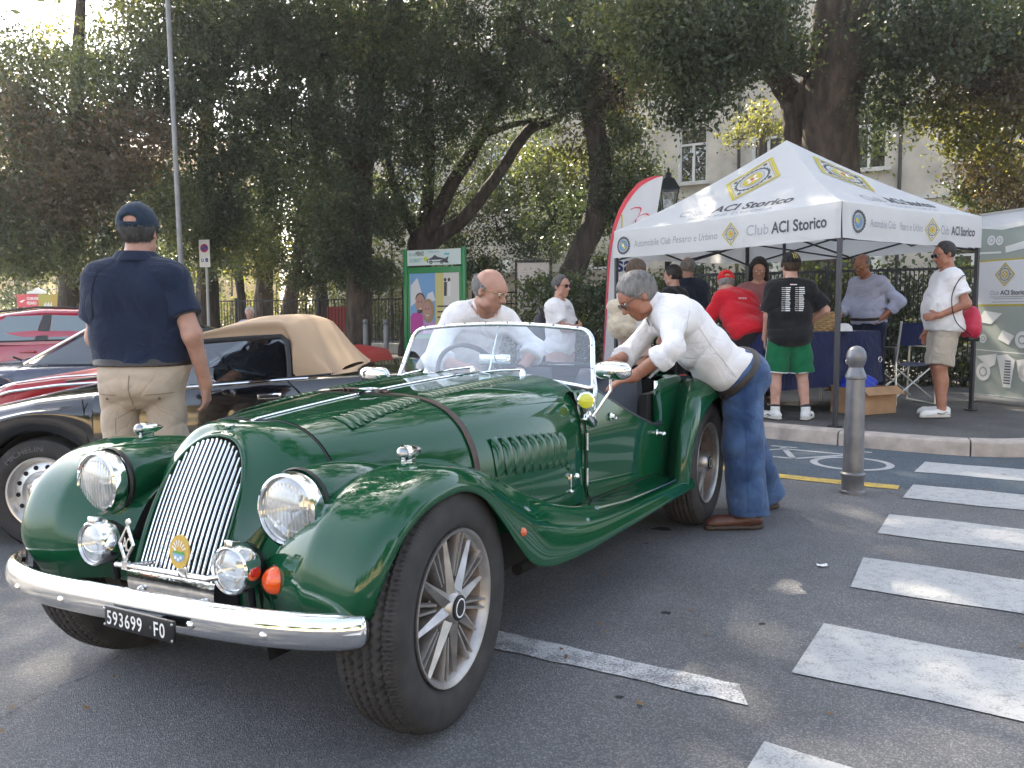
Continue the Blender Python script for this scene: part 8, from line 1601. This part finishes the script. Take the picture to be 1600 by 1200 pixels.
# tall lamp column
a, b = at(283, 420, 12.0), at(262, 0, 12.0); dd_ = (b - a) / (b.z - a.z); base = a + dd_ * (-.1 - a.z); lp = empty('lamp_column', base, 0, 'tall slim galvanised lamp column behind the man in the cap', 'lamp post'); m = MB(); m.tube([(0, 0, 0), tuple(dd_ * 4), tuple(dd_ * 10)], [.038, .033, .026], 14); m.build('column', mat('galvanised', (.22, .22, .22), rough=.5, metal=.5, var=.15), lp); m = MB(); m.tube([tuple(dd_ * 9.9), tuple(dd_ * 10.2 + V3(0, -.5, 0)), tuple(dd_ * 10.25 + V3(0, -1.5, 0))], .03, 8); m.box(dd_ * 10.25 + V3(0, -1.7, 0), (.22, .55, .10), bev=.03); m.build('lamp_arm', SILVER, lp)
# no-parking sign
c = at(315, 396, 17.2); s_ = 17.2 / FPX; sg = empty('parking_sign', (c.x + .06, 17.2, .0), -.12, 'white no-parking sign panel on a thin pole', 'sign'); z = c.z; m = MB(); m.box((0, 0, z), (17 * s_, .012, 42 * s_)); m.build('sign_panel', WHITE, sg, smooth=False); m = MB(); f = lambda u, v, k=0.0: Vector((u, -.0075 - k, z + v)); r = 6.6 * s_; annulus(m, f, 0, 8 * s_, r, r * .28, 0); disc(m, f, 0, 8 * s_, r * .73, 1); 
a = r * .72; m.poly([f(-a * .8, 8 * s_ + a * .60, .001), f(-a * .6, 8 * s_ + a * .8, .001), f(a * .8, 8 * s_ - a * .60, .001), f(a * .6, 8 * s_ - a * .8, .001)], 0); fit(m, 'U', f, -5.5 * s_, -1.5 * s_, -13 * s_, 7 * s_, 1, bold=.05); fit(m, 'fi', f, .8 * s_, 5.8 * s_, -13 * s_, 8 * s_, 1, bold=.05)
m.build('sign_symbol', [mat('sign_red', (.6, .03, .03)), mat('sign_blue', (.02, .08, .35))], sg, smooth=False, fix=False); m = MB(); m.cyl((.02, .03, 0), (.02, .03, z + 20 * s_), .028, n=10); m.build('sign_post', mat('sign_post_grey', (.38, .38, .37), rough=.5, metal=.4), sg)
# poster board with the green frame
GR = mat('green_frame_paint', (.015, .22, .06), rough=.35, coat=.3); PA, PB = Vector(at(636, 500, 18.9)), Vector(at(725, 500, 18.2)); PA.z = PB.z = 0; u_ = (PB - PA); Wd = u_.length; u_.normalize(); n_ = Vector((u_.y, -u_.x, 0)); 
if n_.y > 0: n_ = -n_
pb = empty('poster_board', (PA.x, PA.y, .1), math.atan2(u_.y, u_.x), 'green framed poster board with a smiling couple and a header about energy', 'poster board'); zz = lambda py: at(636, py, 18.9).z - .1; z0, z1, z2, z3 = zz(521), zz(428), zz(420), zz(392)
for x in (-.01, Wd + .01): MB().box((x, 0, z3 / 2 + .01), (.09, .09, z3 + .04), bev=.01).build('post', GR, pb)
m = MB(); m.box((Wd / 2, 0, (z1 + z2) / 2 + .01), (Wd - .1, .06, .13)); m.box((Wd / 2, 0, z0 - .06), (Wd - .1, .06, .10)); m.box((Wd / 2, .012, (z0 + z2) / 2), (Wd - .1, .02, z2 - z0)); 
for x in (.07, Wd - .07): m.box((x, -.003, (z0 + z1) / 2), (.055, .05, z1 - z0))
m.build('frame', GR, pb); MB().box((Wd / 2, 0, (z2 + z3) / 2 + .03), (Wd - .10, .05, z3 - z2 - .06)).build('header_panel', mat('header_white', (.62, .70, .68), rough=.4), pb, smooth=False)
f = lambda u, v, k=0.0: Vector((u, -.030 - k, v)); m = MB(); y = z3 - .125; fit(m, 'fai un', f, .10, .26, y, .12, 1); fit(m, 'PIENO', f, .28, .50, y, .13, 0, bold=.02); fit(m, 'di DIRECT', f, .12, .44, y - .14, .12, 1); disc(m, f, .54, y - .07, .05, 2); fit(m, 'mobilitazione', f, .60, .90, y + .06, .06, 1); fit(m, '~', f, 1.02, 1.16, y - .04, .22, 3, bold=.05)
for P in ([(.56, .0), (.70, .05), (.78, .11), (.86, .06), (1.05, .02), (1.14, .07), (1.11, -.02), (1.14, -.08), (1.0, -.06), (.58, -.05)],): m.add([f(a, y - .10 + b) for a, b in P], [tuple(range(len(P)))], 0)
m.add([lift(f, .001)(a, y - .10 + b) for a, b in ((.60, .0), (.98, .0), (.98, -.035), (.60, -.035))], [(0, 1, 2, 3)], 4)
for x in (.68, .96): annulus(m, lift(f, .002), x, y - .15, .042, .022, 0, 20)
m.build('header_print', [INKM, mat('teal_ink', (.12, .42, .42)), mat('lime_ink', (.55, .6, .05)), mat('aqua_ink', (.1, .5, .6)), mat('header_white2', (.62, .70, .68))], pb, smooth=False, fix=False)
X0, X1, Xm = .11, Wd - .10, .11 + (Wd - .21) * .52; MB().box((Wd / 2, -.012, (z0 + z1) / 2), (Wd - .19, .012, z1 - z0), None).build('poster', mat('poster_white', (.62, .60, .56), rough=.35), pb, smooth=False)
h_ = z1 - z0; f = lambda u, v, k=0.0: Vector((u, -.0195 - k, z0 + v * h_)); m = MB(); w_ = Xm - X0; q = lambda a, b, k=0.0: f(X0 + a * w_, b, k); m.poly([q(0, 0), q(1, 0), q(1, 1), q(0, 1)], 0); m.poly([q(.02, .45, .001), q(.5, .62, .001), q(.3, .93, .001), q(.02, .8, .001)], 1); m.poly([q(.6, .5, .001), q(1, .55, .001), q(.9, .7, .001), q(.7, .66, .001)], 1); m.poly([q(0, 0, .002), q(.52, 0, .002), q(.5, .30, .002), q(.36, .36, .002), q(.1, .34, .002), q(0, .28, .002)], 2); m.poly([q(.5, 0, .003), q(1, 0, .003), q(1, .18, .003), q(.8, .24, .003), q(.55, .20, .003)], 3)
disc(m, lambda u, v, k=0: q(u, v, .004), .40, .50, .19, 4, 20, .155); disc(m, lambda u, v, k=0: q(u, v, .003), .40, .58, .19, 5, 20, .10); disc(m, lambda u, v, k=0: q(u, v, .004), .72, .38, .24, 7, 20, .20); disc(m, lambda u, v, k=0: q(u, v, .005), .68, .38, .16, 4, 20, .145); m.poly([q(.26, .40, .004), q(.5, .40, .004), q(.46, .34, .004), q(.3, .34, .004)], 5)
for cx, cy in ((.34, .53), (.46, .53), (.62, .41), (.74, .41)): disc(m, lambda u, v, k=0: q(u, v, .006), cx, cy, .025, 5, 10, .012)
for cx, cy in ((.41, .42), (.68, .31)): m.poly([q(cx - .07, cy, .006), q(cx, cy - .02, .006), q(cx + .07, cy, .006)], 8)
m.poly([f(Xm + .002, 0), f(Xm + (X1 - Xm) * .34, 0), f(Xm + (X1 - Xm) * .34, .999), f(Xm + .002, .999)], 6); 
for x, c_ in ((.42, 5), (.58, 8)): xx = Xm + (X1 - Xm) * x; m.poly([f(xx - .035, .62, .001), f(xx + .035, .62, .001), f(xx + .045, .85, .001), f(xx - .03, .85, .001)], c_); disc(m, lambda u, v, k=0: f(u, v, .001), xx, .885, .035, 5, 12, .03)
for k in range(3): m.poly([f(Xm + .05, .44 - k * .09, .001), f(X1 - .06 - .04 * k, .44 - k * .09, .001), f(X1 - .06 - .04 * k, .465 - k * .09, .001), f(Xm + .05, .465 - k * .09, .001)], 5)
m.build('poster_print', [mat('p_sky', (.18, .36, .62)), mat('p_white', (.66, .66, .68)), mat('p_magenta', (.50, .05, .30)), mat('p_mauve', (.50, .28, .52)), mat('p_face', (.45, .25, .20)), mat('p_dark', (.05, .035, .035)), mat('p_yellow', (.60, .52, .20)), mat('p_blond', (.34, .22, .12)), mat('p_smile', (.75, .72, .70))], pb, smooth=False, fix=False)
# notice board
PA = Vector(at(809, 480, 15.6)); nbw = 48 * 15.6 / FPX; zt_ = at(809, 411, 15.6).z; nb_ = empty('notice_board', (PA.x, 15.6, .1), -.05, 'pale beige notice board with faint printed columns beside the balding man', 'notice board'); m = MB()
m.box((nbw / 2, 0, (zt_ + .62) / 2 - .1), (nbw, .03, zt_ - .62)); m.build('notice_panel', mat('notice_paper', (.52, .45, .40), rough=.6, var=.06), nb_, smooth=False); m = MB(); m.box((nbw + .04, 0, zt_ / 2 - .05), (.05, .05, zt_ + .06)); m.box((-.03, 0, zt_ / 2 - .05), (.04, .05, zt_ + .0)); m.box((nbw / 2, 0, zt_ - .07), (nbw + .1, .05, .04)); m.build('notice_frame', BLACKMETAL, nb_, smooth=False); m = MB()
for k in range(24):
    for x0, x1 in ((.06, .24), (.31, .49)):
        if k % 6 == 0: m.grid([[Vector((x, -.0165, z_)) for z_ in (zt_ - .22 - k * .042, zt_ - .19 - k * .042)] for x in (x0 + .06, x0 + .10)])
        else: m.grid([[Vector((x, -.0165, z_)) for z_ in (zt_ - .2 - k * .042, zt_ - .192 - k * .042)] for x in (x0, x1 - .05 * random.random())])
m.build('notice_print', mat('faint_ink', (.36, .31, .29)), nb_, smooth=False, fix=False)
# fences
def fence(name, lab, P0, P1, h, sp=.11, post=2.2, z0=.12, plinth=.0, pat=False):
    P0, P1 = Vector((P0[0], P0[1], 0)), Vector((P1[0], P1[1], 0)); L_ = (P1 - P0).length; t = empty(name, (P0.x, P0.y, z0), math.atan2(P1.y - P0.y, P1.x - P0.x), lab, 'fence'); n = int(L_ / post)
    for i in range(n + 1): MB().box((i * L_ / n, 0, h / 2), (.055, .055, h + .06)).build('fence_post', BLACKMETAL, t, smooth=False)
    for z in ((plinth + .10, h - .05, h * .80) if pat else (plinth + .10, h - .05)): MB().box((L_ / 2, 0, z), (L_, .02, .035)).build('rail', BLACKMETAL, t, smooth=False)
    if plinth: MB().box((L_ / 2, .02, plinth / 2), (L_, .22, plinth)).build('plinth', TRIM, t, smooth=False)
    m = MB(); k = int(L_ / sp)
    for i in range(1, k): m.box((i * L_ / k, 0, (h + plinth) / 2), (.016, .016, h - plinth - .05))
    if pat:
        for i in range(int(L_ / .3)): m.tube([(.15 + i * .3 + .10 * math.cos(a), -.012, h * .875 + .06 * math.sin(a)) for a in np.linspace(0, 6.283, 11)[:-1]], .010, 5, closed=True)
    tag(m.build('bars', BLACKMETAL, t, smooth=False, fix=False), kind='stuff'); return t
w2 = lambda px, Y: (at(px, 500, Y).x, Y)
fence('mesh_fence', 'dark close-barred fence behind the marquee in front of the hedge', w2(1040, 12.9), (8.6, 9.8), 1.62, .055)
fence('iron_fence', 'dark iron fence along the park behind the tan convertible hood', w2(250, 24.5), w2(640, 21.6), 1.45, .10, plinth=.25)
fence('ornate_fence', 'iron fence with ornamental top band right of the leaning trunk', w2(740, 20.2), w2(1035, 17.4), 1.55, .12, plinth=.35, pat=True)
m = MB(); a, b = w2(735, 24.5), w2(1040, 22.5); m.box(((a[0] + b[0]) / 2, (a[1] + b[1]) / 2, 1.15), (math.hypot(b[0] - a[0], b[1] - a[1]), .25, 2.1), Matrix.Rotation(math.atan2(b[1] - a[1], b[0] - a[0]), 3, 'Z')); m.box(((a[0] + b[0]) / 2, (a[1] + b[1]) / 2, 2.25), (math.hypot(b[0] - a[0], b[1] - a[1]) + .1, .36, .10), Matrix.Rotation(math.atan2(b[1] - a[1], b[0] - a[0]), 3, 'Z')); tag(m.build('garden_wall', mat('pale_wall', (.46, .42, .36), rough=.9, var=.2, vs=2), smooth=False), 'pale rendered garden wall beyond the ornamental fence', 'wall')
p = at(536, 512, 23.4); m = MB(); m.box((0, 0, .62), (.62, .4, 1.24), bev=.02); m.box((0, -.205, .62), (.5, .012, 1.1)); m.box((.18, -.22, .66), (.03, .02, .10)); o = m.build('utility_cabinet', mat('red_cabinet', (.42, .05, .05), rough=.5)); o.location = (p.x, 23.0, .1); tag(o, 'dull red utility cabinet behind the dark park railing', 'cabinet')
# red and green banner at far left
c = at(57, 470, 21.5); k_ = 21.5 / FPX; sb = empty('banner_sign', (c.x, 21.5, 0), 0, 'red and green banner panel with a white crest above the pink car', 'banner'); m = MB(); m.box((-13 * k_, 0, c.z), (33 * k_, .05, 20 * k_)); m.build('red_panel', mat('banner_red', (.62, .07, .10), rough=.5), sb, smooth=False); m = MB(); m.box((20.5 * k_, 0, c.z), (33.6 * k_, .05, 20 * k_)); m.build('green_panel', mat('banner_lime', (.22, .42, .06), rough=.5, var2=(.55, .25, .05), vs=.7, var=.5), sb, smooth=False)
m = MB(); f = lambda u, v: Vector((u * k_, -.027, c.z + v * k_)); put_text(m, 'COMUNE', 6, f, -14, 1.5, 0, bold=.03, sx=.7); put_text(m, 'PESARO', 6, f, -14, -5.5, 0, bold=.03, sx=.7); m.poly([f(-26, -1), f(-22, -3), f(-16, 2), f(-21, 1)], 0); [m.poly([f(12 + 2.2 * j, -9), f(13.8 + 2.2 * j, -9), f(13.4 + 2.2 * j, -4 + 2 * (j % 2)), f(12.4 + 2.2 * j, -4 + 2 * (j % 2))], 0) for j in range(6)]; m.build('banner_lettering', WHITE, sb, smooth=False, fix=False)
m = MB(); m.prism([(-15, 11), (16, 11), (15, 14), (7, 16), (4, 19), (1, 20.5), (-2, 19), (-5, 16), (-14, 14)], (Vector((0, 0, c.z)) , (k_, 0, 0), (0, 0, k_), (0, 1, 0)), .04); m.build('crest', WHITE, sb, smooth=False); m = MB()
for x in (-28, 37): m.cyl((x * k_, .06, 0), (x * k_, .06, c.z + .15), .04, n=8)
m.build('banner_post', BLACKMETAL, sb)
# ================================================================== air: thin haze added round the place to lift darks like lens veil
hz = MB().box((0, 50, 9.2), (330, 270, 20.8)).build('haze', [], smooth=False); tag(hz, kind='stuff')
hm = bpy.data.materials.new('haze'); hm.use_nodes = True; hn = hm.node_tree; hn.nodes.clear(); ho_ = hn.nodes.new('ShaderNodeOutputMaterial'); pv_ = hn.nodes.new('ShaderNodeVolumePrincipled'); pv_.inputs['Color'].default_value = (.95, .95, .95, 1); pv_.inputs['Density'].default_value = .0015; pv_.inputs['Anisotropy'].default_value = .55
hn.links.new(pv_.outputs[0], ho_.inputs['Volume']); hz.data.materials.append(hm)
